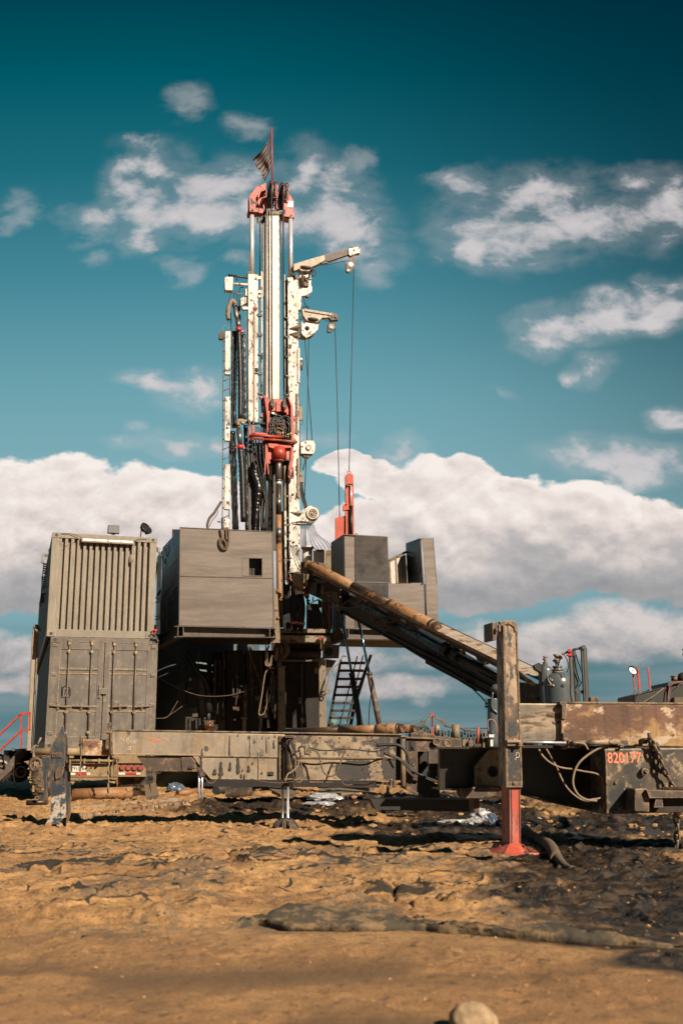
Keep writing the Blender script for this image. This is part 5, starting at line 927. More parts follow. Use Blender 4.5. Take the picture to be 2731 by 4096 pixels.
part(g, 'leg_plate', 'red', b.P([(497,1340),(520,1345),(522,1440),(545,1530),(545,1538),(525,1535),(532,1640),(524,1640),(512,1540),(505,1540),(498,1640),(490,1640),(490,1540),(498,1480)], -.18, .08), label='left leg of the lower frame'); part(g, 'leg_plate', 'red', b.P([(742,1345),(762,1350),(762,1500),(752,1560),(768,1580),(768,1665),(762,1680),(752,1678),(746,1660),(746,1590),(735,1580),(735,1650),(730,1678),(720,1676),(713,1660),(718,1560),(735,1500)], -.18, .08), label='right leg of the lower frame'); part(g, 'eye_slot', 'ink', b.T([(757,1610),(757,1660)], 5, -.19), b.T([(724,1600),(724,1650)], 4, -.19)); part(g, 'side_block', 'red_leg', b.B(695,1405,742,1500,-.12,.08), b.B(515,1405,560,1500,-.1,.08)); part(g, 'scale_strip', 'dark', b.P([(690,1495),(745,1500),(745,1512),(690,1508)], -.16, .02))
hs = [((545,1260),(545,1150),(590,1095),(640,1110),(665,1200),(668,1300)),((560,1255),(575,1150),(620,1110),(660,1130),(690,1200),(700,1210)),((590,1265),(585,1180),(610,1130),(650,1200),(660,1250)),((612,1268),(605,1190),(640,1120),(680,1170),(690,1300)),((632,1270),(612,1200),(600,1150)),((650,1100),(690,1092),(730,1120),(736,1200),(736,1300)),((660,1105),(700,1110),(722,1160),(714,1240),(712,1300)),((690,1140),(720,1180),(710,1250)),((570,1200),(560,1130),(600,1090),(640,1090),(660,1120))]
for i, h_ in enumerate(hs): part(g, 'hose_loop', 'rubber', b.T(list(h_), 6.5, -.2-.015*(i % 3)))
part(g, 'hose_fitting', 'steel', *[b.T([(x,y,-.22),(x+1,y+38,-.22)], 6) for x, y in ((546,1225),(588,1225),(610,1228),(632,1232),(663,1265),(690,1268),(712,1272),(736,1275))], b.T([(570,1165,-.25),(566,1200,-.25)], 6)); part(g, 'zip_tie', 'yellow', b.B(655,1240,668,1256,-.26,.02), b.B(705,1255,718,1270,-.26,.02), b.B(730,1246,742,1262,-.26,.02), b.T([(555,1210),(580,1205),(600,1225)], 2, -.27), b.T([(620,1200),(650,1215),(668,1225)], 2, -.27), b.T([(600,1200),(640,1212)], 2, -.27), label='yellow cable ties')
part(g, 'small_hose', 'rubber', *[b.T([(400,1192+i*14),(440,1200+i*14),(480,1205+i*8)], 4, -.1) for i in range(5)]); part(g, 'quill', 'steel', b.T([(624,1525,-.12),(622,1560,-.12),(621,1700,-.12)], [26,32,32], n=24), b.T([(621,1695,-.12),(621,1705,-.12)], 36, n=24)); part(g, 'saver_sub', 'chrome', b.T([(622,1705,-.12),(622,1740,-.12)], 27, n=24))
kc = K(ZC, MD, MY, 1160)
g = thing('drill_pipe', 'vertical rusty drill string hanging from the top drive beside the left cabin', 'drill pipe', kc.p(1160,1030,-.12))
part(g, 'upper_joint', 'pipe_dark', b.T([(622,1740,-.12),(623,2025,-.12)], 28, n=24)); part(g, 'middle_joint', 'pipe', b.T([(623,2025,-.12),(624,2290,-.12)], 28, n=24)); part(g, 'scratched_band', 'steel', b.T([(622,1865,-.12),(623,1950,-.12)], 28.6, n=24), b.T([(624,2150,-.12),(624,2240,-.12)], 29, n=24)); part(g, 'lower_joint', 'pipe', lambda mb: mb.tube([b.p(624,2290,-.12), kc.p(1160,680,-.12), kc.p(1168,1030,-.12)], [28*b.m, 25*kc.m, 25*kc.m], 24), lambda mb: mb.tube([b.p(624,2286,-.12), b.p(624,2294,-.12)], 30*b.m, 24))
# flag
g = thing('flag', 'tattered striped national flag drooping on a red pole above the crown block', 'flag', a.p(577,585))
part(g, 'flagpole', 'rail_red', lambda mb: mb.tube([a.p(577,590,.1), a.p(575,330,.1), a.p(573,72,.1)], [.022,.018,.014], 10), label='thin red pole'); part(g, 'halyard', 'rope', a.T([(578,225),(600,250),(608,290),(598,325),(578,325)], 1.8, .1), a.T([(570,230),(558,300),(566,420)], 1.8, .08))
def flag_obj():
    nu, nv = 44, 26; TH, BH, TF, BF = (567,95), (560,470), (392,372), (512,585)
    vs = []; me = bpy.data.meshes.new('cloth'); uv = []
    for i in range(nu+1):
        u = i/nu
        for j in range(nv+1):
            v = j/nv
            x = (TH[0]*(1-u)+TF[0]*u)*(1-v)+(BH[0]*(1-u)+BF[0]*u)*v; y = (TH[1]*(1-u)+TF[1]*u)*(1-v)+(BH[1]*(1-u)+BF[1]*u)*v
            x += -22*math.sin(math.pi*u)*(1-v)*(-1)*.9*(1 if v < .5 else .6); y += 22*math.sin(math.pi*u)*(1-v)
            x += 6*math.sin(v*9+u*2)*u; 
            if u > .92: x += rnd.uniform(-12,10)*(u-.92)*12; y += rnd.uniform(-14,14)*(u-.92)*12
            vs.append(a.p(x, y, .1+.10*math.sin(u*8+v*4)*u+.06*math.sin(v*13)*u)-WORLD[g.name]); uv.append((u, v))
    fs = [(i*(nv+1)+j, (i+1)*(nv+1)+j, (i+1)*(nv+1)+j+1, i*(nv+1)+j+1) for i in range(nu) for j in range(nv) if not (i > nu-6 and j in (4,5,6,7) and i > nu-6+(j-5)**2) and not (i > nu-4 and j in (16,17))]
    me.from_pydata([tuple(v) for v in vs], [], fs); me.polygons.foreach_set('use_smooth', [True]*len(fs))
    ul = me.uv_layers.new(name='uv')
    for l in me.loops: ul.data[l.index].uv = uv[l.vertex_index]
    m_ = bpy.data.materials.new('flag_cloth_shaded'); m_.use_nodes = True; N = m_.node_tree.nodes; L = m_.node_tree.links; bs = N['Principled BSDF']
    tc = N.new('ShaderNodeTexCoord'); sp = N.new('ShaderNodeSeparateXYZ'); L.new(tc.outputs['UV'], sp.inputs[0])
    def mth(op, a_, b_):
        n = N.new('ShaderNodeMath'); n.operation = op
        for i_, v_ in enumerate((a_, b_)):
            if isinstance(v_, bpy.types.NodeSocket): L.new(v_, n.inputs[i_])
            else: n.inputs[i_].default_value = v_
        return n.outputs[0]
    st_ = mth('LESS_THAN', mth('FRACT', mth('MULTIPLY', sp.outputs[1], 6.5), 0), .5)
    mx = N.new('ShaderNodeMix'); mx.data_type = 'RGBA'; L.new(st_, mx.inputs[0]); mx.inputs[6].default_value = (.12,.105,.09,1); mx.inputs[7].default_value = (.035,.008,.010,1)  # cloth colours lowered so the flag looks backlit and in shade
    can = mth('MULTIPLY', mth('LESS_THAN', sp.outputs[0], .4), mth('LESS_THAN', sp.outputs[1], 7/13))
    fx = mth('SUBTRACT', mth('FRACT', mth('MULTIPLY', sp.outputs[0], 15), 0), .5); fy = mth('SUBTRACT', mth('FRACT', mth('MULTIPLY', sp.outputs[1], 13), 0), .5)
    star = mth('LESS_THAN', mth('ADD', mth('MULTIPLY', fx, fx), mth('MULTIPLY', fy, fy)), .07)
    m3 = N.new('ShaderNodeMix'); m3.data_type = 'RGBA'; L.new(star, m3.inputs[0]); m3.inputs[6].default_value = (.012,.02,.045,1); m3.inputs[7].default_value = (.12,.11,.11,1)
    m2_ = N.new('ShaderNodeMix'); m2_.data_type = 'RGBA'; L.new(can, m2_.inputs[0]); L.new(mx.outputs[2], m2_.inputs[6]); L.new(m3.outputs[2], m2_.inputs[7]); L.new(m2_.outputs[2], bs.inputs['Base Color']); bs.inputs['Roughness'].default_value = .9
    me.materials.append(m_); ob = bpy.data.objects.new('cloth', me); scn.collection.objects.link(ob); ob.parent = g
    so_ = ob.modifiers.new('thick', 'SOLIDIFY'); so_.thickness = .006
flag_obj()

# ---------------------------------------------------------------- rig floor, posts and machinery below
PD = 25.2
k = K(ZD, PD, 0, 240); kj = K(ZJ, PD, 0, 600)
t = FLOOR = thing('rig_floor', 'raised steel rig floor on dirty posts between the two cabins', 'platform', Vector((k.p(240,930).x, PD+1, 0)))
zf = k.p(240,912).z
part(t, 'edge_beam', 'deck_paint', k.P([(25,908),(440,914),(438,946),(35,940)], -.02, .16), bevel=.01); part(t, 'second_beam', 'deck_paint', k.P([(42,962),(438,966),(440,1020),(42,1016)], .04, .16), bevel=.01); part(t, 'floor_plate', 'under', k.P([(-20,944),(436,944),(436,950),(-20,950)], .1, 4.5))
part(t, 'dark_gap', 'under', k.B(-20,945,560,962,.2,.05)); part(t, 'lower_flange', 'frame_steel', k.P([(25,1152),(240,1156),(340,1150),(380,1130),(385,1138),(345,1162),(240,1168),(25,1164)], .0, .12))
part(t, 'post', 'post_paint', k.P([(22,1210),(75,1210),(86,1960),(24,1960)], .0, .16), bevel=.012, label='left supporting post, pale worn paint'); part(t, 'post', 'post_paint', k.P([(342,1150),(393,1150),(409,1960),(349,1960)], .0, .16), bevel=.012, label='right supporting post, pale worn paint')
part(t, 'post_cap', 'brown', k.B(12,1202,80,1216,-.03,.2)); part(t, 'post_ring', 'steel', k.O(43,1422,16,3.5,-.02), k.T([(28,1410),(40,1432),(62,1440)], 4, -.02), k.T([(60,1425),(48,1480)], 3, -.02)); part(t, 'post_ring', 'steel', k.O(386,1412,14,4,-.02), k.T([(370,1400),(400,1425)], 5, -.03))
part(t, 'holed_plate', 'frame_steel', holed(k, [(372,1030),(505,1040),(500,1142),(372,1145)], 422, 1090, 34, -.01, .05)); part(t, 'plate_arm', 'frame_steel', k.P([(395,1148),(480,1160),(400,1290)], .05, .04)); part(t, 'hole_back', 'ink', k.D(422,1090,40,.3,.02)); part(t, 'clevis', 'deck_paint', k.B(378,970,388,1150,-.06,.05), k.B(388,976,436,1012,-.05,.05), k.D(382,976,8,-.08,.06), k.D(360,976,9,-.07,.06)); part(t, 'clevis_pin', 'redtape', k.B(346,970,364,1000,-.08,.05))
part(t, 'gear', 'brown', k.T([(40,1075,-.1),(62,1076,-.02)], 72, n=40), k.T([(28,1075,-.12),(40,1075,-.1)], 50, n=24)); part(t, 'gear_cover', 'deck_paint', k.P([(68,1008),(84,1008),(90,1030),(90,1135),(82,1146),(72,1140),(80,1080)], -.05, .08)); part(t, 'foot_joint', 'frame_steel', k.B(18,1170,50,1205,-.02,.1))
part(t, 'side_return', 'under', lambda mb: mb.prism([k.p(436,946), k.p(506,906,-.9), k.p(560,985,-.9), k.p(440,1020)], Vector((.02,.02,0))))
# inside the floor: panels behind the person
part(t, 'rear_panel', 'shelter_shade', kj.B(922,735,1085,1240,1.1,.05)); part(t, 'back_panel', 'shelter_shade', kj.B(322,640,445,1290,.9,.05), label='grey panel behind the person'); part(t, 'guard_plate', 'tan_plate', kj.P([(685,875),(800,860),(890,862),(890,1232),(685,1232)], .75, .05)); part(t, 'drum_housing', 'dark', kj.P([(700,1232),(700,1080),(750,1050),(715,1010),(720,920),(760,890),(850,890),(900,930),(930,1010),(935,1232)], .6, .15)); part(t, 'guard_rail', 'deck_paint', kj.P([(730,835),(885,845),(885,865),(730,862)], .7, .05)); part(t, 'pink_pipe', 'red_leg', kj.P([(1012,820),(1056,840),(1056,1230),(1026,1230),(1030,1100),(1015,1000)], .3, .08)); part(t, 'stand_post', 'brown', kj.B(780,735,800,800,.6,.04), kj.P([(750,828),(868,765),(875,782),(770,830)], .5, .04), kj.P([(700,760),(715,755),(722,800),(712,790)], .5, .04), kj.P([(865,800),(890,760),(920,800),(925,890),(895,915),(880,880)], .5, .06)); part(t, 'black_foot', 'ink', kj.P([(360,1160),(400,1120),(440,1150),(445,1225),(365,1225)], .2, .2), kj.T([(380,1140),(372,1200)], 8, .2))
part(t, 'white_tank', 'white_clean', K(ZD,26.6,0,260).T([(253,280),(253,470)], 40, n=28), K(ZD,26.6,0,260).T([(253,268),(253,282)], 48, n=28)); part(t, 'tank_flange', 'frame_steel', K(ZD,26.5,0,260).T([(253,276),(253,284)], 50, n=28)); part(t, 'white_plate', 'white_clean', K(ZD,26.5,0,260).P([(300,298),(392,302),(392,520),(300,520)], 0, .06), K(ZD,26.5,0,260).P([(318,304),(388,308),(388,312),(318,308)], -.05, .05)); part(t, 'side_plate', 'tan_plate', K(ZD,26.6,0,260).P([(392,298),(445,290),(445,540),(392,540)], 0, .06)); part(t, 'tank_lip', 'frame_steel', K(ZD,26.4,0,260).B(320,290,385,302,0,.05))
part(t, 'bright_low_plate', 'tan_plate', kj.B(580,300,700,400,.9,.05))
# mass of machinery under the floor
kc = K(ZC, 26.0, 0, 900)
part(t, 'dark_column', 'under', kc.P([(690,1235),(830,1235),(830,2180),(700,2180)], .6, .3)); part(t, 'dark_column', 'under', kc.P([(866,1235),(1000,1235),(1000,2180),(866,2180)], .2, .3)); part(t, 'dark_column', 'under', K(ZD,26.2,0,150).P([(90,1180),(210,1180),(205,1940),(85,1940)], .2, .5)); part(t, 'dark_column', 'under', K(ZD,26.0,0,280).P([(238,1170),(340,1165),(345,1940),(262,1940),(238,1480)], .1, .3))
part(t, 'dark_backing', 'under', K(ZD,28,0,200).P([(-30,1010),(350,1010),(350,1500),(330,1640),(60,1960),(-30,1960)], 0, .05)); part(t, 'rear_column', 'under', kc.P([(660,1235),(700,1235),(712,2180),(676,2180)], 1.0, .2), kc.P([(1000,1235),(1150,1235),(1150,2180),(1010,2180)], 1.0, .1)); part(t, 'lit_foot', 'post_paint', kc.B(829,1845,860,1972,.1,.1), kc.B(815,1832,870,1850,.05,.15)); part(t, 'lit_foot', 'post_paint', kc.P([(975,1690),(1002,1700),(1000,1820),(972,1820)], -.3, .1), kc.B(968,1820,1030,1832,-.35,.15), kc.P([(985,1832),(1010,1832),(990,1960),(975,1960)], -.3, .1)); part(t, 'cylinder_eye', 'brown', kc.O(848,1690,14,6,.1), kc.O(988,1695,11,6,-.35), kc.B(838,1545,868,1840,.15,.1))  # added dark backing fills the sky gaps below the floor with shade
part(t, 'winch_drum', 'dark', K(ZD,26.2,0,200).T([(95,1100),(360,1110)], 42, n=24, sm=False)); part(t, 'lit_bar', 'deck_paint', kc.B(1096,1550,1112,1800,-.1,.06), kc.B(1112,1776,1130,1812,-.1,.06), K(ZD,25.6,0,300).B(310,1218,332,1262,0,.08), K(ZD,26,0,200).P([(180,1452),(210,1450),(202,1500),(184,1500)],-.1,.1)); part(t, 'pipe_foot', 'deck_paint', K(ZD,25.8,0,200).T([(215,1610),(215,1660)], 14), K(ZD,25.8,0,200).P([(85,1690),(250,1694),(250,1706),(85,1706)],0,.2), K(ZD,25.8,0,200).T([(215,1500),(212,1610)], 6))
part(t, 'machine_box', 'dark', kc.P([(330,1460),(440,1450),(445,1740),(330,1745)], .6, .4), kc.P([(246,1525),(318,1515),(322,1700),(246,1700)], .5, .4)); part(t, 'box_label', 'plate_white', kc.B(354,1484,370,1508,.58,.02)); part(t, 'valve_block', 'frame_steel', kc.P([(382,1755),(430,1760),(430,1840),(382,1838)], .4, .2), kc.P([(445,1480),(480,1450),(520,1480),(500,1800),(445,1830)], .5, .2)); part(t, 'hook_part', 'brown', kc.T([(902,1480),(902,1545),(895,1550)], 3, -.1))
part(t, 'valve_rows', 'dark_steel', kc.B(320,1830,470,1870,.4,.2), *[kc.B(x,1840,x+14,1965,.3,.1) for x in (320,350,410,440)])
part(t, 'bop_body', 'dark', kc.T([(525,1500,.2),(525,1790,.2)], 34, n=20), kc.T([(525,1780,.2),(525,1880,.2)], 18, n=20), kc.T([(525,1770,.2),(525,1790,.2)], 30, n=20)); part(t, 'copper_flange', 'brass', kc.T([(527,1868,.2),(527,1886,.2)], 46, n=30), kc.T([(527,1896,.2),(527,1925,.2)], 50, n=30), kc.T([(527,1880,.2),(527,1960,.2)], 36, n=30)); part(t, 'flange_bolt', 'brown', *[kc.T([(527+44*q,1862,.2-.17*(1-q*q)**.5),(527+44*q,1932,.2-.17*(1-q*q)**.5)], 4) for q in (-.95,-.7,-.3,.1,.5,.85)])
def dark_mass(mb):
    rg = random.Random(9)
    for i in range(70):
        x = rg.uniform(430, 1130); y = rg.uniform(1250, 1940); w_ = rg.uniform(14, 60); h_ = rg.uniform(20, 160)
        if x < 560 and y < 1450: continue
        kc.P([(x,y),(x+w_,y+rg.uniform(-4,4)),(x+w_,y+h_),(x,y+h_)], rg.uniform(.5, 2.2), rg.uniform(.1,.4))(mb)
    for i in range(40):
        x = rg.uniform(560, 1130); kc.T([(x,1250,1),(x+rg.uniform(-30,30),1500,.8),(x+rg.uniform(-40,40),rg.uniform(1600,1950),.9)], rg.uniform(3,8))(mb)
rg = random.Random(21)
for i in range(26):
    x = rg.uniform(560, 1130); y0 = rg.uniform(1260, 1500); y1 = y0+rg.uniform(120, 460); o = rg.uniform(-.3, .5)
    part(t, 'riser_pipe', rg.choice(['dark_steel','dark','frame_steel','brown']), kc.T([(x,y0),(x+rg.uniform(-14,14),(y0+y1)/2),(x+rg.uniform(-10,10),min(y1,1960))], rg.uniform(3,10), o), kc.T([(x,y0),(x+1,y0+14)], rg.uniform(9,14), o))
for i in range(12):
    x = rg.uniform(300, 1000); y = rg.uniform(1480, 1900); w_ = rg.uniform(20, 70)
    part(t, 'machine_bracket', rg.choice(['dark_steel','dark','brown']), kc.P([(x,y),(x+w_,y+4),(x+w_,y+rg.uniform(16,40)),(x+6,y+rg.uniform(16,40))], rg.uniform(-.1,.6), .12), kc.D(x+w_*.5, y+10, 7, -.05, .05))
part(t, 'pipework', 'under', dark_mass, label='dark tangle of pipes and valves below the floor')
g = solo('suction_hose', 'rubber', 'thick black hose sagging below the left cabin', 'hose', kc.T([(335,1250),(370,1320),(420,1420),(480,1480),(515,1560),(528,1640)], 26, .0, 16))
for i, pts in enumerate((((60,1470),(250,1570),(450,1640),(700,1640),(880,1590),(970,1560)),((40,1845),(130,1840),(200,1800),(290,1735)),((120,1850),(170,1820),(220,1740),(250,1690)))): solo('slack_wire', 'strap', ('long pale wire sagging across the dark space under the left cabin','pale wire rising from the container door to the dark machine box','second pale wire crossing beside the machine box')[i], 'wire', kc.T(list(pts), 3.0, -.3))
g = thing('coiled_hose', 'tangle of grey hydraulic hoses hung on the left post of the rig floor', 'hose', kc.p(1080,1400,-.9))
rg = random.Random(2)
for i in range(7): part(g, 'coil', 'hose_tan' if i % 3 == 0 else 'strap', kc.T([(1070+rg.uniform(-8,8),1190),(1045+rg.uniform(-12,8),1260+rg.uniform(-20,20)),(1040+rg.uniform(-8,20),1340+rg.uniform(-20,30)),(1075+rg.uniform(-10,10),1345+rg.uniform(-10,30)),(1100+rg.uniform(-10,10),1280),(1130+rg.uniform(-20,15),1300+rg.uniform(-20,30)),(1140,1200)], 4, -1.0))
part(g, 'hanging_end', 'hose_tan', kc.T([(1060,1400),(1030,1450),(1005,1620),(985,1740),(975,1800),(1000,1815),(1030,1780),(1060,1650)], 5, -.9)); part(g, 'hanging_end', 'strap', kc.T([(1090,1540),(1060,1570),(1045,1680),(1055,1800),(1075,1930)], 4, -.9)); part(g, 'hanging_end', 'strap', kc.T([(1078,1400),(1095,1450),(1085,1500),(1118,1515)], 4, -.9)); part(g, 'hanging_end', 'hose_tan', kc.T([(1040,1160),(1036,1300),(1060,1385),(1120,1395)], 5, -.95))
for i, pts in enumerate((((850,1180),(910,1300),(960,1450),(1000,1560)),((900,1250),(902,1420)),((440,1250),(432,1360)),((660,1250),(672,1400)))): solo('rigging_chain', 'brown', ('long rusty chain hanging in a slant below the left cabin','short chain with hook below the middle of the left cabin','short chain near the thick black hose','thin chain at the dark mast leg')[i], 'chain', kc.C(list(pts), 14, 2.0, -.2))
kr = K(ZD, 25.0, 0, 400)
solo('rigging_chain', 'brown', 'chain looped at the stairs top beside the holed plate', 'chain', kr.C([(555,1130),(530,1128),(500,1180),(460,1220),(440,1260),(415,1330),(400,1390)], 14, 2.2)); solo('knotted_rope', 'hose_tan', 'knotted rope tied on the right post of the rig floor', 'rope', kr.T([(440,1260),(425,1300),(410,1350),(400,1400),(390,1420)], 6), kr.T([(405,1380),(430,1395),(415,1420),(400,1405)], 4)); solo('rigging_chain', 'brown', 'chain hanging from the red pinned clevis under the floor edge', 'chain', kr.C([(356,1000),(360,1060),(358,1130)], 14, 2.2)); solo('rigging_chain', 'brown', 'chain hanging on the rig floor right of the person', 'chain', K(ZJ,25.4,0,900).C([(930,770),(945,860),(940,960),(930,1060)], 28, 4)); solo('rigging_chain', 'hose_tan', 'pale chain hanging beside the pink pipe on the rig floor', 'chain', K(ZJ,25.4,0,900).C([(985,800),(990,940),(1000,1040),(998,1225)], 26, 4.5)); solo('knotted_rope', 'strap', 'brown knotted rope bunch hanging on the rig floor between two chains', 'rope', K(ZJ,25.4,0,900).T([(960,780),(955,860),(975,900),(945,980),(950,1060),(965,1150),(940,1220)], 12), K(ZJ,25.4,0,900).T([(950,1060),(940,1120),(955,1170),(970,1130),(955,1065)], 6), K(ZJ,25.4,0,900).T([(880,1225),(930,1190),(960,1195),(910,1230)], 4))
# storage tank behind
c = kc.p(330,1600,2.6)
g = thing('storage_tank', 'dark blue grey cylindrical steel tank standing under and behind the left cabin', 'tank', Vector((c.x, c.y+1.6, 0)))
part(g, 'shell', 'tank', lambda mb: mb.lathe(Vector((c.x,c.y+1.6,0)), Vector((0,0,1)), [(0,1.9),(4.5,1.9),(4.6,1.6),(4.65,.3)], 64)); part(g, 'weld_seam', 'tank', *[(lambda mb, z=z: mb.torus(Vector((c.x,c.y+1.6,z)), Vector((0,0,1)), 1.9, .008, 64, 6)) for z in (1.2, 2.5)]); part(g, 'tank_highlight', 'bottle', K(ZC,27.2,0,300).T([(585,1255),(585,1480)], 8), K(ZC,27.2,0,300).T([(290,1255),(290,1450)], 5))  # pale upright tubes stand in for highlights on the tank shell

# ---------------------------------------------------------------- right cabin
RDp = 24.6
k = K(ZD, RDp, 4, 560)
t = thing('wind_wall_cabin', 'dark dented sheet steel cabin with open folded wall panels, right of the mast', 'cabin', k.p(850, 1110))
lv = Vector((-.31, .951, 0))
def sidew(pa, pb, L_, th=.03): return lambda mb: mb.prism([pa, pb, pb+lv*L_, pa+lv*L_], Vector((th, 0, 0)))
part(t, 'corner_panel', 'shelter', k.P([(535,172),(625,178),(632,905),(545,905)], 0, .03), bevel=.004); part(t, 'upper_panel', 'shelter_dark', k.P([(629,178),(877,192),(888,548),(634,540)], -.03, .03), bevel=.004, label='dark upper panel with oil spatter'); part(t, 'lower_panel', 'shelter_dark', k.P([(634,545),(890,553),(893,910),(636,905)], .0, .03)); part(t, 'lower_panel', 'shelter', k.P([(636,905),(636,640),(760,760),(893,850),(893,912)], -.012, .01)) if False else None
part(t, 'lower_right_panel', 'shelter', k.P([(899,558),(1170,555),(1183,805),(1186,925),(896,915)], .0, .03)); part(t, 'end_panel', 'shelter', k.P([(1155,200),(1237,200),(1252,400),(1266,560),(1275,700),(1276,850),(1240,935),(1190,930),(1182,560),(1168,420)], -.05, .03), bevel=.004, label='crumpled end panel'); part(t, 'tall_panel', 'shelter_shade', lambda mb: mb.prism([k.p(1023,242,1.3), k.p(1136,200,.0), k.p(1146,552,.0), k.p(1038,552,1.3)], Vector((.03,0,0))), label='tall folded panel darkened for shade')
part(t, 'side_wall', 'shelter_shade', sidew(k.p(535,172), k.p(545,905), 1.05)); part(t, 'side_wall_edge', 'frame_steel', k.P([(532,168),(880,188),(880,194),(532,175)], -.034, .03), k.P([(626,178),(632,178),(637,905),(630,905)], -.02, .03), k.P([(877,190),(882,190),(893,548),(887,548)], -.034, .03), k.P([(1135,200),(1142,200),(1165,552),(1158,552)], -.03, .04), k.P([(1236,200),(1240,200),(1269,560),(1265,560)], -.055, .04), k.P([(888,366),(896,366),(903,552),(895,552)], .1, .03), k.P([(1170,560),(1178,560),(1190,925),(1184,925)], -.02, .03))
part(t, 'open_inner_wall', 'white_clean', lambda mb: mb.prism([k.p(898,380,.12), k.p(1030,325,1.4), k.p(1040,556,1.4), k.p(904,556,.12)], Vector((.0,.03,0))), label='pale inner wall seen through the opening'); part(t, 'inner_post', 'tan_plate', *[(lambda mb, x=x, y=y, o=o: mb.bar(k.p(x,y,o), k.p(x+8,556,o), .035, .05)) for x, y, o in ((896,385,.08),(946,358,.5))], lambda mb: mb.bar(k.p(892,378,.08), k.p(1028,308,1.3), .05)); part(t, 'inner_dark', 'shelter_shade', k.P([(1040,380),(1065,380),(1065,556),(1040,556)], 1.2, .05))
part(t, 'floor_frame', 'frame_steel', k.P([(555,905),(1245,930),(1245,937),(555,912)], -.08, 1.3), k.P([(640,908),(1245,930),(1245,937),(640,915)], 1.2, 1.8), k.P([(578,912),(1240,936),(1240,990),(578,985)], .06, .03), k.P([(555,985),(1292,990),(1292,997),(555,993)], -.1, .3), k.P([(574,910),(580,910),(580,988),(574,988)], -.08,.2), k.P([(1242,935),(1256,935),(1256,992),(1242,992)], -.08,.2)); part(t, 'slot', 'ink', k.B(612,931,672,950,.05,.03)); part(t, 'underside', 'under', k.P([(555,955),(1270,970),(1270,976),(555,961)], .12, 2.8), *[k.P([(560,965),(1270,975),(1270,994),(560,988)], o, .05) for o in (.6,1.2,1.8,2.4,2.9)])
aa, bb = k.p(556,908,-.06), k.p(556,990,-.06); part(t, 'side_beam', 'under', sidew(aa, Vector((aa.x, aa.y, bb.z)), 1.2, .02), lambda mb: mb.prism([bb+Vector((-.08,0,0)), bb+Vector((.08,0,0)), bb+Vector((.08,0,0))+lv*1.2, bb+Vector((-.08,0,0))+lv*1.2], Vector((0,0,-.02))))
part(t, 'corner_strut', 'post_paint', k.P([(1245,900),(1258,900),(1258,992),(1248,992)], -.07, .05)); part(t, 'dent', 'shelter', k.S(590,300,9,.01,2,2,.3,(.8,.2,5)), k.S(596,490,11,.01,4,2,.3,(.9,.2,4)), k.S(1215,468,14,-.03,4,2,.4,(1.6,.15,1.2)), k.S(1225,640,18,-.03,4,2,.4,(1,.15,2.4)), k.S(1250,770,18,-.03,7,2,.4,(1,.15,2)), k.S(690,770,6,.0,7,2,.2,(1,.5,1))); part(t, 'top_hook', 'rubber', k.T([(628,176),(636,166),(648,170)], 3, .0)); part(t, 'hinge_pin', 'steel', k.B(1138,200,1152,212,-.06,.04), k.B(1158,530,1170,550,-.06,.04))
# orange hydraulic arm behind it
k2 = K(ZB, 25.4, 8, 1290)
g = thing('pipe_handler', 'orange hydraulic pipe arm standing up behind the right cabin', 'hydraulic arm', k2.p(1290,2200))
part(g, 'arm', 'orange', k2.P([(1252,1650),(1262,1637),(1318,1637),(1324,1650),(1333,2260),(1253,2260)], 0, .16), bevel=.01); part(g, 'arm_side', 'red_leg', k2.P([(1250,1652),(1262,1640),(1270,1700),(1274,2260),(1253,2260)], -.01, .02)); part(g, 'lifting_eye', 'orange', k2.O(1284,1622,15,4.5,.08)); part(g, 'rod', 'chrome', k2.T([(1302,1745,-.06),(1304,1940,-.06)], 6.5, n=14)); part(g, 'barrel', 'rubber', k2.T([(1304,1938,-.06),(1305,2260,-.06)], 14, n=18)); part(g, 'barrel_cap', 'brown', k2.T([(1304,1930,-.06),(1304,1945,-.06)], 18, n=18), k2.T([(1274,1735,-.06),(1322,1735,-.06)], 8), k2.B(1268,1718,1276,1750,-.1,.05), k2.B(1316,1718,1324,1750,-.1,.05))
part(g, 'pivot_bracket', 'orange', k2.P([(1250,1905),(1262,1905),(1290,1935),(1285,1970),(1250,1978),(1228,1980),(1225,1935)], -.05, .1), k2.D(1262,1918,9,-.08,.05)); part(g, 'base_plate', 'orange', k2.P([(1157,2052),(1175,2045),(1255,2028),(1258,2290),(1157,2290)], .05, .1), label='wide orange base plate')

# ---------------------------------------------------------------- stairs
k = K(ZD, 26.2, 0, 560)
t = thing('staircase', 'black steel staircase with open treads below the right cabin', 'staircase', Vector((k.p(560,1690).x, 26.2, 0)))
part(t, 'stringer', 'dark', k.P([(505,1155),(525,1155),(425,1700),(375,1960),(350,1960),(402,1700)], 0, .06)); part(t, 'stringer', 'dark', k.P([(740,1115),(762,1115),(640,1500),(600,1690),(540,1960),(510,1960),(575,1690),(610,1480)], .8, .06))
for i, y in enumerate((1180,1240,1305,1368,1432,1495,1555,1612,1672,1732,1792,1850)):
    xl = 512-(y-1160)*.19; xr = 708-(y-1180)*.22
    part(t, 'tread', 'dark_steel', lambda mb: mb.prism([k.p(xl,y-10,.0), k.p(xr,y-10,.0), k.p(xr,y+6,.0), k.p(xl,y+6,.0)], Vector((0,.24,0))), *[k.B(x,y-14,x+4,y-10,.0,.02) for x in range(int(xl)+6, int(xr)-4, 12)])
part(t, 'handrail', 'dark', k.T([(645,1125,.0),(520,1610,-.05),(470,1800,-.05)], 5, sm=False), k.T([(688,1120,.8),(560,1660,.7)], 5, sm=False)); part(t, 'rail_post', 'dark', k.T([(600,1300,.0),(560,1460,.0)], 4), k.T([(655,1380),(640,1690)], 4, .5))

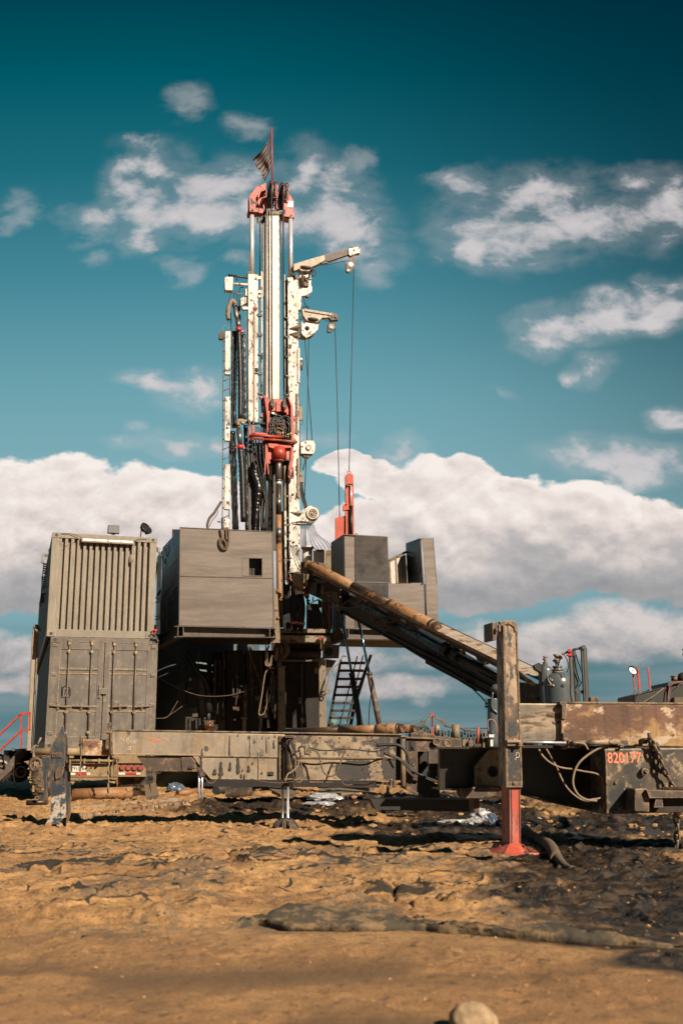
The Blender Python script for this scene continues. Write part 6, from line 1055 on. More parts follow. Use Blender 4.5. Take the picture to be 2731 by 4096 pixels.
# ---------------------------------------------------------------- hydraulic struts of the pipe ramp
k = K(ZD, 23.4, 0, 600)
for (x0,y0,x1,y1,x2,y2), rr_, m_, lb in (((515,765,600,1262,690,1800), 22, 'dark', 'blue shining hydraulic strut with black barrel under the pipe ramp, left one of the two'), ((655,845,738,1262,842,1800), 21, 'brown', 'blue shining hydraulic strut with rusty barrel under the pipe ramp, right one of the two')):
    g = thing('hydraulic_strut', lb, 'hydraulic cylinder', k.p(x2, y2)); part(g, 'rod', 'blue_rod', k.T([(x0,y0),(x1,y1)], 10, .0, 16)); part(g, 'barrel', m_, k.T([(x1,y1-2),(x2,y2)], rr_, .0, 18)); part(g, 'gland', 'dark_steel', k.T([(x1-1,y1-6),(x1+3,y1+14)], rr_+2, .0, 18)); part(g, 'barrel_hose', 'rubber', k.T([(x1+18,y1+30),(x1+32,y1+80),(x1+16,y1+150),(x1+(0 if x0>600 else 40),y1+280),(x1+(-4 if x0>600 else 50),y1+410)], 4, -.08))

# ---------------------------------------------------------------- pipe ramp: trough, boom, joints
RY = -52.0
k = K(ZD, 24.2, RY, 262); kh = k.alt(ZH, 19.5); kj = k.alt(ZJ, 24.2); kM = k.alt(ZM, 20)
t = thing('pipe_ramp', 'long sloping pipe ramp with rusty trough above a dark blue oily boom', 'pipe ramp', Vector((kh.p(650,560).x, kh.p(650,560).y, 0)))
def plate(p4, vec): return lambda mb: mb.prism(p4, vec)
up_ = Vector((0,0,1))
part(t, 'trough_back', 'trough', plate([k.p(385,440,.32), kh.p(742,448,.32), kh.p(712,500,.06), k.p(300,470,.06)], k.n*.02), label='pale worn rear plate of the trough'); part(t, 'trough_lip', 'trough', plate([k.p(300,455,-.16), kh.p(560,425,-.16), kh.p(660,520,.0), k.p(300,480,.02)], up_*-.015), plate([kh.p(560,425,-.16), kh.p(572,432,-.16), kh.p(672,508,.0), kh.p(655,522,.0)], up_*-.01))
part(t, 'trough_edge', 'pipe_dark', lambda mb: mb.bar(k.p(300,468,-.1), kh.p(600,480,-.06), .03, .05), lambda mb: mb.bar(k.p(385,438,.33), kh.p(742,446,.33), .015, .02))
part(t, 'hanger', 'dark_steel', *[plate([kk.p(x,y,-.02), kk.p(x+w_,y+w_*.48,-.02), kk.p(x+w_-8,y+w_*.48+h_,-.02), kk.p(x+14,y+h_,-.02)], kk.n*.15) for kk, x, y, w_, h_ in ((k,715,690,60,28),(k,880,770,70,60),(k,1020,850,70,40),(kh,145,255,60,36),(kh,300,335,60,28))]); part(t, 'thin_brace', 'strap', k.T([(740,700,-.1),(752,780,-.1),(765,830,-.1)], 5), k.T([(880,770,-.05),(900,820,-.05),(960,840,-.05),(1020,880,-.05)], 5))
bo = .22
part(t, 'boom', 'boom_dark', k.P([(500,690),(560,640),(690,690),(900,800),(1568,1190),(1568,1400),(860,967),(820,945),(500,765)], bo, .3), kh.P([(0,235),(430,460),(600,560),(600,690),(430,610),(0,385)], bo, .3), label='dark steel boom'); part(t, 'boom_top', 'boom_blue', k.P([(560,690),(640,686),(770,745),(895,822),(820,822),(700,775)], bo-.015, .012), k.P([(930,862),(975,858),(1340,1075),(1345,1115),(1280,1100),(1000,930)], bo-.015, .012), kh.P([(195,350),(430,470),(430,505),(300,440),(200,385)], bo-.015, .012), label='oily top surface with blue sheen painted in')  # blue panels paint a sheen onto the dark boom
part(t, 'blue_rod', 'blue_rod', k.T([(960,866,bo-.05),(1345,1080,bo-.05)], 10, n=12), k.T([(640,690,bo-.05),(890,822,bo-.05)], 4, n=10)); part(t, 'boom_flange', 'dark_steel', lambda mb: mb.bar(k.p(500,768,bo-.03), k.p(860,967,bo-.03), .04, .03), lambda mb: mb.bar(k.p(860,967,bo-.03), kh.p(600,692,bo-.03), .04, .03), lambda mb: mb.bar(k.p(860,935,bo-.05), kh.p(430,545,bo-.05), .05, .015))
part(t, 'boom_cylinder', 'boom_dark', lambda mb: mb.tube([k.p(1340,1085,.05), kh.p(480,490,.05)], .10, 18), lambda mb: mb.tube([kh.p(118,292,.05), kh.p(150,312,.05)], .15, 18), lambda mb: mb.tube([kh.p(180,320,.05), kh.p(215,342,.05)], .14, 18)); part(t, 'boom_bracket', 'brown', k.P([(755,830),(780,822),(860,835),(890,850),(880,885),(840,890),(775,865)], .0, .15), k.P([(640,655),(680,662),(668,700),(640,690)], .0, .1), k.P([(1030,850),(1085,880),(1070,905),(1040,895)], .2, .05), k.S(880,880,14,.0,2), k.S(858,905,12,.0,3), k.D(790,842,10,-.03,.04), k.D(805,865,6,-.03,.04))
part(t, 'boom_hose', 'strap', k.T([(640,655),(560,700),(510,740),(430,735),(415,705),(430,670)], 3.5, -.1), k.T([(420,670),(470,720),(560,745),(640,740),(720,705)], 4, -.1), k.T([(850,858),(900,852),(930,855)], 3, -.05)); part(t, 'boom_hose', 'rubber', k.T([(770,850),(800,830),(880,830),(900,860),(960,850)], 5, -.05), kh.T([(180,340),(210,430),(270,520),(340,590),(400,660),(430,690)], 4, -.05), k.T([(740,700),(760,800),(800,880),(850,880)], 3, -.08))
# head of the ramp at the rig floor
part(t, 'head_plate', 'tan_plate', kj.P([(488,362),(700,376),(690,480),(690,565),(608,575),(600,650),(588,648),(586,575),(478,562)], -.1, .06), bevel=.01); part(t, 'head_side', 'dark', kj.P([(462,358),(488,362),(480,562),(458,548)], -.12, .1)); part(t, 'head_lug', 'brown', kj.P([(512,566),(586,572),(586,645),(540,640)], -.08, .05), kj.D(560,610,18,-.12,.06)); part(t, 'head_strap', 'frame_steel', kj.P([(625,380),(645,382),(640,560),(622,560)], -.14, .04), kj.D(643,415,8,-.16,.03), kj.D(643,525,8,-.16,.03))
part(t, 'guide_horn', 'brown', kj.P([(600,182),(660,178),(712,186),(708,285),(700,300),(690,378),(590,370),(592,200)], .0, .25), bevel=.02); part(t, 'guide_horn', 'brown', kj.P([(762,185),(800,182),(870,190),(890,205),(892,280),(830,245),(770,225)], .6, .2), bevel=.02); part(t, 'horn_wire', 'ink', kj.T([(640,300),(600,360),(640,330),(650,375),(680,340)], 3, -.05))
part(t, 'head_body', 'dark', kj.P([(690,378),(800,400),(1010,440),(1230,560),(1250,760),(1240,900),(1030,820),(880,755),(740,692),(640,655),(610,650),(690,560)], .1, .5), label='dark greasy head assembly'); part(t, 'head_box', 'dark_steel', kj.P([(745,480),(830,520),(850,540),(845,720),(740,680)], .0, .1), kj.P([(800,440),(1000,480),(1010,520),(840,520)], .0, .1), kj.P([(690,380),(800,395),(830,470),(700,480)], .05, .1)); part(t, 'red_lug', 'brown', kj.P([(905,640),(940,555),(965,565),(940,690),(920,700)], -.05, .08), label='dull red lug')
part(t, 'valve_bracket', 'brown', kj.P([(1008,655),(1080,648),(1165,655),(1165,800),(1120,800),(1080,735),(1010,730)], -.1, .12), kj.D(1028,695,20,-.14,.06), kj.B(1128,655,1158,705,-.16,.08), kj.T([(950,670,-.1),(1010,660,-.1)], 14), bevel=.006); part(t, 'fitting', 'steel', kj.S(1220,630,12,-.2), kj.S(1215,740,12,-.2), kj.S(1185,780,10,-.2), kj.T([(1190,770,-.15),(1180,950,-.15)], 14), kj.S(1185,880,22,-.15,3), kj.S(1190,940,20,-.15,5)); part(t, 'tan_bracket', 'tan_plate', kj.P([(1460,700),(1555,740),(1545,780),(1510,810),(1450,770)], .1, .08)); part(t, 'lower_support', 'brown', lambda mb: mb.prism([kh.p(565,500,.1), kh.p(760,520,.1), kh.p(765,700,.1), kh.p(560,700,.1)], kh.n*.5), kh.D(700,572,16,.06,.06), kh.D(672,600,10,.06,.06)); part(t, 'ramp_leg', 'dark', kh.P([(440,580),(600,600),(600,1050),(440,1050)], .3, .4))
g = thing('drill_pipe', 'rusty drill pipe with a dark middle joint lying in the sloping ramp trough', 'drill pipe', k.p(1270,905))
part(g, 'upper_joint', 'pipe', lambda mb: mb.tube([k.p(262,416,.1), k.p(330,440,.1), k.p(615,588,.1)], [.10,.115,.125], 24), lambda mb: mb.tube([k.p(255,410,.1), k.p(270,420,.1)], .125, 24)); part(g, 'dark_joint', 'pipe_dark', lambda mb: mb.tube([k.p(612,586,.1), k.p(905,726,.1)], .124, 24), label='dark smooth middle joint'); part(g, 'lower_joint', 'pipe', lambda mb: mb.tube([k.p(900,724,.1), k.p(930,738,.1), k.p(1235,888,.1)], .133, 24)); part(g, 'pipe_mouth', 'pipe_end', lambda mb: mb.tube([k.p(1225,883,.1), k.p(1248,894,.1)], [.14,.125], 24), lambda mb: mb.pipe(k.p(1240,890,.1), k.p(1276,908,.1), .11, .07))

# ---------------------------------------------------------------- person
PY = 25.15
kp = K(ZJ, PY, 0, 550)
t = thing('person', 'person in black overalls with orange bands and white hard hat on the rig floor', 'person', Vector((kp.p(550,1230).x, PY, zf-.16)))
def skin(name, mat, pts, edges, rad, parent, sub=2):
    o0 = WORLD[parent.name]; me = bpy.data.meshes.new(name); me.from_pydata([tuple(p-o0) for p in pts], edges, []); 
    o = bpy.data.objects.new(name, me); scn.collection.objects.link(o); a_ = o.modifiers.new('skin', 'SKIN')
    for i, r_ in enumerate(rad): me.skin_vertices[0].data[i].radius = (r_, r_) if not isinstance(r_, tuple) else r_
    me.skin_vertices[0].data[0].use_root = True
    o.parent = parent; WORLD[o.name] = o0; me.materials.append(M[mat])
    a_.use_smooth_shade = True; b_ = o.modifiers.new('sub', 'SUBSURF'); b_.levels = sub; b_.render_levels = sub
    return o
q = lambda x, y, o=0: kp.p(x, y, o)
pts = [q(545,790), q(545,700), q(540,600,-.01), q(530,510,.0), q(505,450,.0), q(498,400,-.01),   # 0 pelvis .. 5 neck top
       q(450,485), q(402,530), q(372,640,-.02), q(348,745,-.08),                                 # 6-9 left arm
       q(620,490), q(662,545), q(688,660,.0), q(700,770,-.05),                                   # 10-13 right arm
       q(490,840), q(482,985,-.03), q(505,1160,.03), q(510,1255,.05),                            # 14-17 left leg
       q(602,840), q(612,990,-.02), q(602,1165,.05), q(606,1255,.06)]                            # 18-21 right leg
ed = [(0,1),(1,2),(2,3),(3,4),(4,5),(3,6),(6,7),(7,8),(8,9),(3,10),(10,11),(11,12),(12,13),(0,14),(14,15),(15,16),(16,17),(0,18),(18,19),(19,20),(20,21)]
rad = [(.185,.15),(.165,.13),(.185,.14),(.19,.13),(.075,.075),(.06,.06),.11,.085,.072,.055,.11,.085,.072,.055,.125,.105,.088,.085,.125,.105,.088,.085]
body = skin('body', 'overall', pts, ed, rad, t)
part(body, 'head', 'skin', lambda mb: mb.blob(q(492,372,-.01), .095, 2, 3, .03, (.85,1.0,1.2)), label='head turned away, face to the right'); part(body, 'ear', 'skin', kp.S(452,375,10,-.0,1,2,.1,(.5,1,1.4))); part(body, 'nose', 'skin', kp.S(524,378,7,-.07,1,2,.1)); part(body, 'hair', 'hose_tan', kp.S(475,368,24,.0,5,2,.1,(.8,.8,.9)))
hc = q(488,352,-.01)
part(t, 'hard_hat', 'helmet', lambda mb: mb.lathe(hc-Vector((0,0,.02)), Vector((-.12,-.05,1)), [(0,.168),(.012,.172),(.02,.135),(.06,.128),(.10,.105),(.13,.07),(.145,.02)], 32), label='off-white hard hat'); part(t, 'hat_lining', 'ink', lambda mb: mb.lathe(hc-Vector((-.008,0,.024)), Vector((-.12,-.05,1)), [(0,.120),(.01,.125)], 28)); part(t, 'hat_shadow', 'ink', kp.S(512,350,40,-.10,3,2,.05,(1,.6,.9)), label='dark inside of the tilted hard hat'); part(t, 'collar', 'overall', kp.T([(470,425),(500,440),(530,425)], 16, -.02))
def boot(x, y): return lambda mb: mb.blob(q(x, y, -.05), .10, 4, 2, .06, (.62,1.35,.6))
part(t, 'boot', 'glove', boot(506,1262)); part(t, 'boot', 'glove', boot(606,1262))
for (w0, h0, lb) in (((348,745,-.08),(322,800,-.12),'left gloved hand'), ((700,770,-.05),(722,850,-.1),'right gloved hand')):
    W0, H0 = q(*w0), q(*h0); d0 = (H0-W0).normalized(); sx = Vector((1,0,0)) if w0[0] > 500 else Vector((-1,0,0)); s1 = d0.cross(Vector((0,1,0))).normalized()
    pp = [W0, W0+d0*.05, W0+d0*.10]; ee = [(0,1),(1,2)]; rr3 = [.034,(.046,.028),(.044,.025)]
    for i in range(4):
        base_ = W0+d0*.105+s1*(.030-.020*i); L_ = (.075,.085,.08,.06)[i]; n0 = len(pp); cv = Vector((0,-.3,0))
        pp += [base_, base_+(d0+cv*.3).normalized()*L_*.5, base_+(d0+cv*.3).normalized()*L_*.5+(d0+cv*1.6).normalized()*L_*.5]; ee += [(2,n0),(n0,n0+1),(n0+1,n0+2)]; rr3 += [.011,.0105,.009]
    n0 = len(pp); tb = W0+d0*.045-s1*.04*(1 if sx.x < 0 else -1); pp += [tb, tb+(d0*.6-s1*(1 if sx.x < 0 else -1)*.5).normalized()*.05]; ee += [(1,n0),(n0,n0+1)]; rr3 += [.013,.011]
    skin('hand', 'glove', pp, ee, rr3, t, 1)['label'] = lb
part(t, 'pouch', 'glove', kp.P([(690,770),(715,770),(770,925),(765,945),(700,925),(692,860)], .05, .05)); bandr = lambda x0,y0,x1,y1,r,o=0: (lambda mb: mb.tube([q(x0,y0,o), q(x1,y1,o)], r, 20))
part(t, 'cuff_band', 'reflect', bandr(357,712,349,742,.062,-.075), label='left cuff band'); part(t, 'cuff_silver', 'silver', bandr(354,722,351,732,.0635,-.075)); part(t, 'cuff_band', 'reflect', bandr(690,690,697,725,.064,-.03), label='right cuff band'); part(t, 'leg_band', 'reflect', bandr(503,1118,507,1165,.108,.025)); part(t, 'leg_silver', 'silver', bandr(504,1134,506,1148,.1095,.025)); part(t, 'leg_band', 'reflect', bandr(603,1130,602,1175,.104,.05)); part(t, 'leg_silver', 'silver', bandr(603,1146,602,1158,.1055,.05))
part(t, 'shoulder_band', 'reflect', kp.T([(405,470,-.03),(425,445,-.08),(450,470,-.125),(480,560,-.155),(505,640,-.155),(525,705,-.155)], 11), label='left orange brace over shoulder and back'); part(t, 'brace_silver', 'silver', kp.T([(495,600,-.168),(522,700,-.168)], 4)); part(t, 'shoulder_band', 'reflect', kp.T([(640,470,-.08),(650,560,-.13),(655,640,-.13),(652,720,-.13)], 10)); part(t, 'flag_patch', 'silver', kp.B(365,508,388,540,-.10,.02)); part(t, 'waist_seam', 'overall', kp.T([(420,720,-.08),(480,728,-.135),(545,730,-.16),(610,728,-.14),(665,720,-.08)], 6))

# ---------------------------------------------------------------- outrigger beam across the middle
BY = 8.0
kf = K(ZF, 13.6, BY, 780); kg = kf.alt(ZG, 14.0); ki = kf.alt(ZI)
t = thing('outrigger_beam', 'long worn grey box beam with dark drip stains across the middle', 'steel beam', Vector((kg.p(200,560).x, kg.p(200,560).y, 0)))
BT = .55
part(t, 'upper_box', 'beam_paint', lambda mb: mb.prism([kf.p(782,209), kg.p(590,238), kg.p(590,400), kg.p(30,392), kf.p(1340,389), kf.p(785,382)], kf.n*BT), label='upper half with chalk marks', bevel=.012); part(t, 'lower_box', 'beam_paint', lambda mb: mb.prism([kf.p(1342,391,.015), kg.p(590,402,.015), kg.p(590,560,.015), kg.p(408,556,.015), kg.p(75,553,.015), kg.p(28,500,.015)], kf.n*(BT-.03)), bevel=.01); part(t, 'right_box', 'beam_rough', lambda mb: mb.prism([kg.p(590,238,.02), kg.p(1405,242,.02), kg.p(1408,408,.02), kg.p(590,400,.02)], kf.n*(BT-.04)), label='mottled right section, upper', bevel=.01); part(t, 'right_lower_box', 'beam_rough', lambda mb: mb.prism([kg.p(590,402,.03), kg.p(1408,410,.03), kg.p(1405,560,.03), kg.p(590,560,.03)], kf.n*(BT-.06)), label='mottled right section, lower', bevel=.01)
part(t, 'top_flange', 'deck_paint', lambda mb: mb.prism([kf.p(780,204,-.015), kg.p(1410,236,-.015), kg.p(1410,244,-.015), kf.p(780,213,-.015)], kf.n*.06)); part(t, 'end_plate', 'brown', kf.B(776,208,783,384,-.02,.3)); part(t, 'vertical_seam', 'brown', kg.B(552,250,562,552,-.03,.05), kg.B(566,252,582,550,-.02,.05), kg.B(406,404,411,556,-.0,.02)); part(t, 'seam_bolt', 'brown', *[kg.D(572,y,5,-.035,.03,10) for y in (290,340,395,440,485,530)]); part(t, 'horizontal_seam', 'brown', kg.P([(0,390),(590,398),(590,402),(0,394)], -.004, .01), kg.P([(590,401),(1405,410),(1405,414),(590,405)], .012, .01), kg.B(766,558,920,574,.05,.1))
def drip(x, y0, y1, w, s=0):
    def f(mb):
        rg = random.Random(int(x*7+y0)); n = 9; L_ = []; R_ = []
        for i in range(n):
            u = i/(n-1); ww = w*(.35+.65*u**1.5)*rg.uniform(.75,1.25); xx = x+rg.uniform(-2,2)
            if i == n-1: ww *= .45
            L_.append(kg.p(xx-ww/2, y0+(y1-y0)*u, -.0035)); R_.append(kg.p(xx+ww/2, y0+(y1-y0)*u, -.0035))
        o = L_+R_[::-1]; mb.prism(o, kf.n*.003)
    return f
part(t, 'drip_stain', 'stain', *[drip(*d) for d in ((206,250,392,18),(346,256,392,12),(374,270,306,10),(384,275,300,9),(462,262,372,14),(434,250,275,10),(514,280,340,24),(424,340,400,10),(438,340,392,8),(404,362,400,10),(264,238,258,12),(148,430,530,34),(212,430,492,22),(268,396,512,30),(342,455,500,26),(369,430,448,12),(432,498,514,14),(290,515,542,16),(310,518,545,16),(300,480,496,10),(14,340,392,22),(10,396,500,22),(104,480,520,30),(140,530,552,30),(520,245,265,14),(480,255,270,14))], label='dark drips of oil on the beam')
rgz = random.Random(12)
def splat(mb):
    for i in range(150):
        x = 1250-abs(rgz.gauss(0,1))*70 if i % 2 else rgz.uniform(690,1240); y = rgz.uniform(250,390) if i % 3 else rgz.uniform(420,550)
        if i % 3 == 0: x = rgz.gauss(1215,45)
        r_ = rgz.uniform(2,7); mb.prism([kg.p(x+r_*math.cos(a_)*rgz.uniform(.7,1.2), y+r_*1.1*math.sin(a_)*rgz.uniform(.7,1.2), .0165 if y < 400 else .0265) for a_ in np.linspace(0,5.6,8)], kf.n*.003)
NP = lambda k_, pts, o, th: (lambda mb: mb.prism([k_.p(x_, y_, o) for x_, y_ in rough_poly(pts)], k_.n*th))
def rough_poly(pts, step_=9, amp=7):
    rg = random.Random(len(pts)*7+int(pts[0][0])); out = []
    for (x0, y0), (x1, y1) in zip(pts, pts[1:]+pts[:1]):
        L_ = math.hypot(x1-x0, y1-y0); n = max(1, int(L_/step_)); nx, ny = -(y1-y0)/L_, (x1-x0)/L_
        for i in range(n):
            a_ = rg.gauss(0, amp*.6)*(0 if i == 0 else 1); out.append((x0+(x1-x0)*i/n+nx*a_, min(max(y0+(y1-y0)*i/n+ny*a_, 250 if y0 < 405 else 414), 400 if y0 < 405 and y1 < 406 else 556)))
    return out
part(t, 'oil_patch', 'stain', splat, NP(kg, [(1250,248),(1285,250),(1290,400),(1262,400),(1250,330)], .0165, .003), NP(kg, [(1300,250),(1322,250),(1325,400),(1300,390)], .0165, .003), NP(kg, [(1340,250),(1400,252),(1404,405),(1380,400),(1350,340)], .0165, .003), NP(kg, [(1268,415),(1404,415),(1402,556),(1280,552),(1262,470)], .0265, .003), NP(kg, [(950,440),(1100,412),(1190,430),(1170,480),(1190,540),(1100,556),(990,556),(940,520)], .0265, .003), label='dark oily patches, with the post shadow painted in')  # right end patch paints in the shadow of the post
part(t, 'slot', 'ink', kg.B(468,500,514,530,.012,.01), kg.T([(478,520,.0),(505,520,.0)], 5)); part(t, 'white_tag', 'tan_plate', kg.B(733,312,766,374,.0,.03)); 
ch_ = lambda pts: kf.T(pts, 1.5, -.004, 5)
part(t, 'chalk_writing', 'chalk', ch_([(832,292),(845,262),(858,288),(870,258)]), ch_([(880,290),(884,272),(900,276),(898,298),(882,300),(886,280),(905,255)]), ch_([(912,280),(914,300),(928,298),(930,282)]), ch_([(938,308),(940,284),(948,288),(955,280)]), ch_([(908,322),(890,345),(912,345)]), ch_([(912,322),(908,365)]), label='chalked letters'); part(t, 'orange_marks', 'text_red', ch_([(1030,275),(1060,268),(1100,278),(1140,270),(1165,280),(1170,296)]), ch_([(1060,285),(1090,290),(1120,284)]))
part(t, 'lower_arm', 'brown', kf.P([(955,391),(1340,393),(1384,430),(1380,500),(1260,500),(1032,497)], .05, .3), kf.P([(1335,395),(1365,430),(1365,475),(1310,475),(1270,500),(1262,400)], .03, .05), bevel=.01, label='dark brown tapered arm below the beam'); part(t, 'arm_slot', 'ink', kf.B(1312,460,1345,478,.025,.02))
# boxes and pins left of the beam
part(t, 'rust_box', 'beam_rust', ki.P([(1040,556),(1385,560),(1385,765),(1030,760)], .1, .35), bevel=.01); part(t, 'pin', 'brown', ki.P([(985,570),(1030,575),(1028,640),(990,640)], .05, .1), ki.B(992,535,1030,572,.05,.1), ki.B(996,503,1016,536,.05,.06), label='pin left of the rust coloured box'); part(t, 'pin', 'brown', ki.B(1334,345,1390,456,.0,.12), ki.B(1318,456,1396,478,-.02,.16), ki.B(1340,478,1386,572,.0,.1), ki.B(1330,570,1386,680,.0,.1), label='tall pin at the beam end'); part(t, 'bent_rod', 'dark_steel', ki.T([(1036,565),(1036,600),(1012,640),(1014,760)], 7, -.02)); part(t, 'side_rod', 'strap', ki.T([(1390,470),(1385,620),(1384,740)], 6, -.02))
# jack
kj2 = K(ZG, 13.72, 0, 620)
g = thing('jack', 'twin rod hydraulic jack standing on a dark foot before the middle of the beam', 'jack', Vector((kj2.p(600,880,-.75).x, 12.97, gz(kj2.p(600,880,-.75).x, 12.97))))
part(g, 'sleeve', 'post_worn', kj2.T([(622,246),(620,604)], 25, .12, 28), label='worn black outer sleeve'); part(g, 'rear_sleeve', 'dark', kj2.P([(585,250),(606,252),(600,600),(582,596)], .12, .1)); part(g, 'rod', 'chrome', kj2.T([(612,600,.12),(611,850,-.62)], 8.5, .1, 16)); part(g, 'rod', 'steel', kj2.T([(578,598,.22),(574,850,-.55)], 9, .25, 16), label='duller rear rod'); part(g, 'clamp_plate', 'brown', kj2.B(585,545,650,556,.0,.3), kj2.P([(645,250),(668,255),(665,545),(650,548)], .14, .1), kj2.B(596,245,650,262,.05,.3)); part(g, 'foot', 'dark_steel', kj2.P([(490,895),(545,835),(600,825),(648,842),(690,905),(560,915)], -.78, .3), kj2.P([(505,860),(560,835),(545,905),(520,900)], -.84, .3), bevel=.02); part(g, 'foot_ear', 'brown', kj2.P([(575,855),(590,830),(600,880),(590,908),(572,905)], -.83, .04), kj2.P([(620,850),(640,838),(676,895),(660,910),(625,906)], -.83, .04), kj2.D(626,868,9,-.86,.04))
for pts, r_, m_, lb in (([(765,335),(830,348),(900,352),(1000,342),(1100,348),(1200,358),(1262,350),(1330,322),(1400,318),(1440,380)], 5, 'rope', 'black cable running right along the beam from the pale tag'), ([(765,350),(800,352),(828,380),(842,440),(860,500),(900,532),(945,515),(970,460),(1000,375),(1015,345)], 5.5, 'strap', 'black hose hanging in a deep loop on the beam'), ([(632,280),(655,330),(665,380),(690,410),(700,380),(688,335),(715,325),(735,335)], 6, 'rope', 'thick hose looped at the top of the jack'), ([(690,418),(680,460),(640,500),(610,520),(592,568)], 6, 'hose_tan', 'pale hose crossing in front of the jack sleeve'), ([(700,420),(712,480),(722,540),(700,570),(665,572)], 4, 'brown', 'brown hose curving down right of the jack'), ([(695,350),(706,460),(715,530),(690,560)], 3, 'strap', 'thin hose beside the brown hose on the beam'), ([(650,255),(640,310),(672,360),(690,345)], 5, 'rope', 'short black hose behind the jack sleeve'), ([(985,562),(1010,592),(1080,590),(1150,592),(1210,575)], 3.5, 'strap', 'thin hose sagging below the right half of the beam'), ([(350,548),(450,570),(560,578),(650,568)], 2.5, 'strap', 'thin rod line sagging below the middle of the beam'), ([(35,540),(60,575),(90,578),(112,556)], 4, 'strap', 'hose loop hanging below the left half of the beam')):
    solo('beam_hose', m_, lb, 'hose', K(ZG, 13.72, BY, 620).T(pts, r_))
# two pipes lying on the beam
for (x0,y0,x1,y1,r0,r1,o,lb) in ((600,228,1412,197,9,40,.35,'front rusty drill pipe lying on the middle beam, mouth to the right'), (900,212,1500,200,10,31,.9,'rear rusty drill pipe lying on the middle beam, mouth to the right')):
    kk = K(ZG, 14.0, BY, 700); A_, B_ = kk.p(x0,y0,o+1.3), kk.p(x1,y1,o-.15); g = thing('drill_pipe', lb, 'drill pipe', B_); r1m = r1*kk.m*.98
    part(g, 'pipe_body', 'pipe', lambda mb: mb.tube([A_.lerp(B_,.48), A_.lerp(B_,.80)], r1m*.80, 24), lambda mb: mb.tube([A_.lerp(B_,.79), A_.lerp(B_,.82), A_.lerp(B_,.96)], [r1m*.82, r1m*.97, r1m], 28)); part(g, 'dark_section', 'pipe_dark', lambda mb: mb.tube([A_, A_.lerp(B_,.485)], r1m*.79, 24), label='dark oily rear section'); part(g, 'pipe_mouth', 'pipe_end', lambda mb: mb.tube([A_.lerp(B_,.955), A_.lerp(B_,.975)], [r1m*.99, r1m*.85], 28), lambda mb: mb.pipe(A_.lerp(B_,.97), B_, r1m*.80, r1m*.5)); 
part(t, 'right_post', 'beam_rough', kg.T([(1410,250,-.05),(1412,612,-.05)], 16), label='round end post'); part(t, 'end_bracket', 'brown', kg.T([(1275,580),(1395,585)], 10, .0), kg.B(1325,555,1340,600,-.05,.1), kg.B(1350,565,1366,610,-.05,.1), kg.O(1404,640,9,3,-.02), kg.P([(1230,568),(1270,570),(1268,595),(1232,592)], .1, .1))

# ---------------------------------------------------------------- brown bracket, black chassis, numbered block
kM = K(ZM, 12.6, 4, 180); kh = K(ZH, 10.72, 4, 400); kG2 = K(ZG, 12.6, 4, 1440)
t = thing('slotted_bracket', 'dark brown steel bracket with a tall slot between the middle beam and black chassis', 'bracket', Vector((kM.p(180,800).x, 12.6, 0)))
def slotted(mb):
    o = [kG2.p(1436,258), kM.p(275,602), kM.p(277,950), kG2.p(1436,612)]; i = [kM.p(158,672), kM.p(218,672), kM.p(220,800), kM.p(160,805)]
    g_ = lambda P_, e: [p_+kM.n*e for p_ in P_]
    mb.ring([g_(o,0), g_(o,.08), g_(i,.08), g_(i,0)], smooth=False, close=True)
part(t, 'plate', 'brown', slotted, bevel=.006); part(t, 'top_plate', 'brown', kM.P([(92,592),(275,602),(275,608),(92,600)], -.03, .6), kM.P([(130,582),(250,588),(388,604),(388,612),(130,600)], .3, .4)); part(t, 'top_block', 'brown', kM.P([(275,604),(388,608),(392,648),(275,648)], .2, .3), kM.P([(125,575),(170,560),(250,585),(245,596),(125,592)], .3, .3)); part(t, 'slot_back', 'ink', kM.P([(140,655),(235,655),(235,820),(140,820)], .35, .05)); part(t, 'upper_slot', 'ink', kM.B(119,616,146,665,-.004,.01), kM.T([(132,640,-.01),(132,658,-.01)], 5))
for x, y in ((259,620),(317,628)): part(t, 'pin_head', 'brown', kM.D(x,y,18,-.05,.08), kM.O(x,y,17,3,-.055)); 
part(t, 'small_bolt', 'tan_plate', kM.D(137,739,8,-.03,.04), kM.S(215,790,10,-.03)); part(t, 'lower_flange', 'brown', lambda mb: mb.prism([kG2.p(1436,605,-.02), kM.p(280,945,-.02), kM.p(280,960,-.02), kG2.p(1436,622,-.02)], kM.n*.4))
solo('cable_bundle', 'rope', 'bundle of black cables wrapped through the slotted brown bracket', 'cable', kM.T([(-60,640),(0,635),(60,640),(100,680),(115,740),(140,790)], 8, -.08), kM.T([(-20,680),(40,700),(90,730),(150,785),(190,800)], 7, -.10), kM.T([(0,690),(60,715),(110,760),(170,795)], 5, -.12), kM.T([(80,650),(105,690),(118,740),(160,790)], 5, -.07), K(ZH,12.4,0,60).T([(0,1075),(40,1090),(70,1098),(110,1085),(140,1075)], 5, -.05), K(ZH,12.4,0,60).T([(0,1085),(40,1100),(80,1108),(120,1100)], 5, -.08), K(ZH,12.4,0,60).T([(60,1085),(100,1062),(140,1062)], 4, -.06))
solo('cable_end', 'brass', 'copper coloured cable ends at the brown bracket', 'cable', K(ZH,12.4,0,60).T([(55,1112),(75,1118),(98,1105),(125,1088)], 4, -.1), K(ZH,12.4,0,60).T([(58,1100),(85,1100),(115,1080)], 3, -.11))
t = thing('black_chassis', 'long black steel chassis frame with a tan holed plate, behind the worn post', 'chassis', Vector((kh.p(700,1150).x, 10.8, .3)))
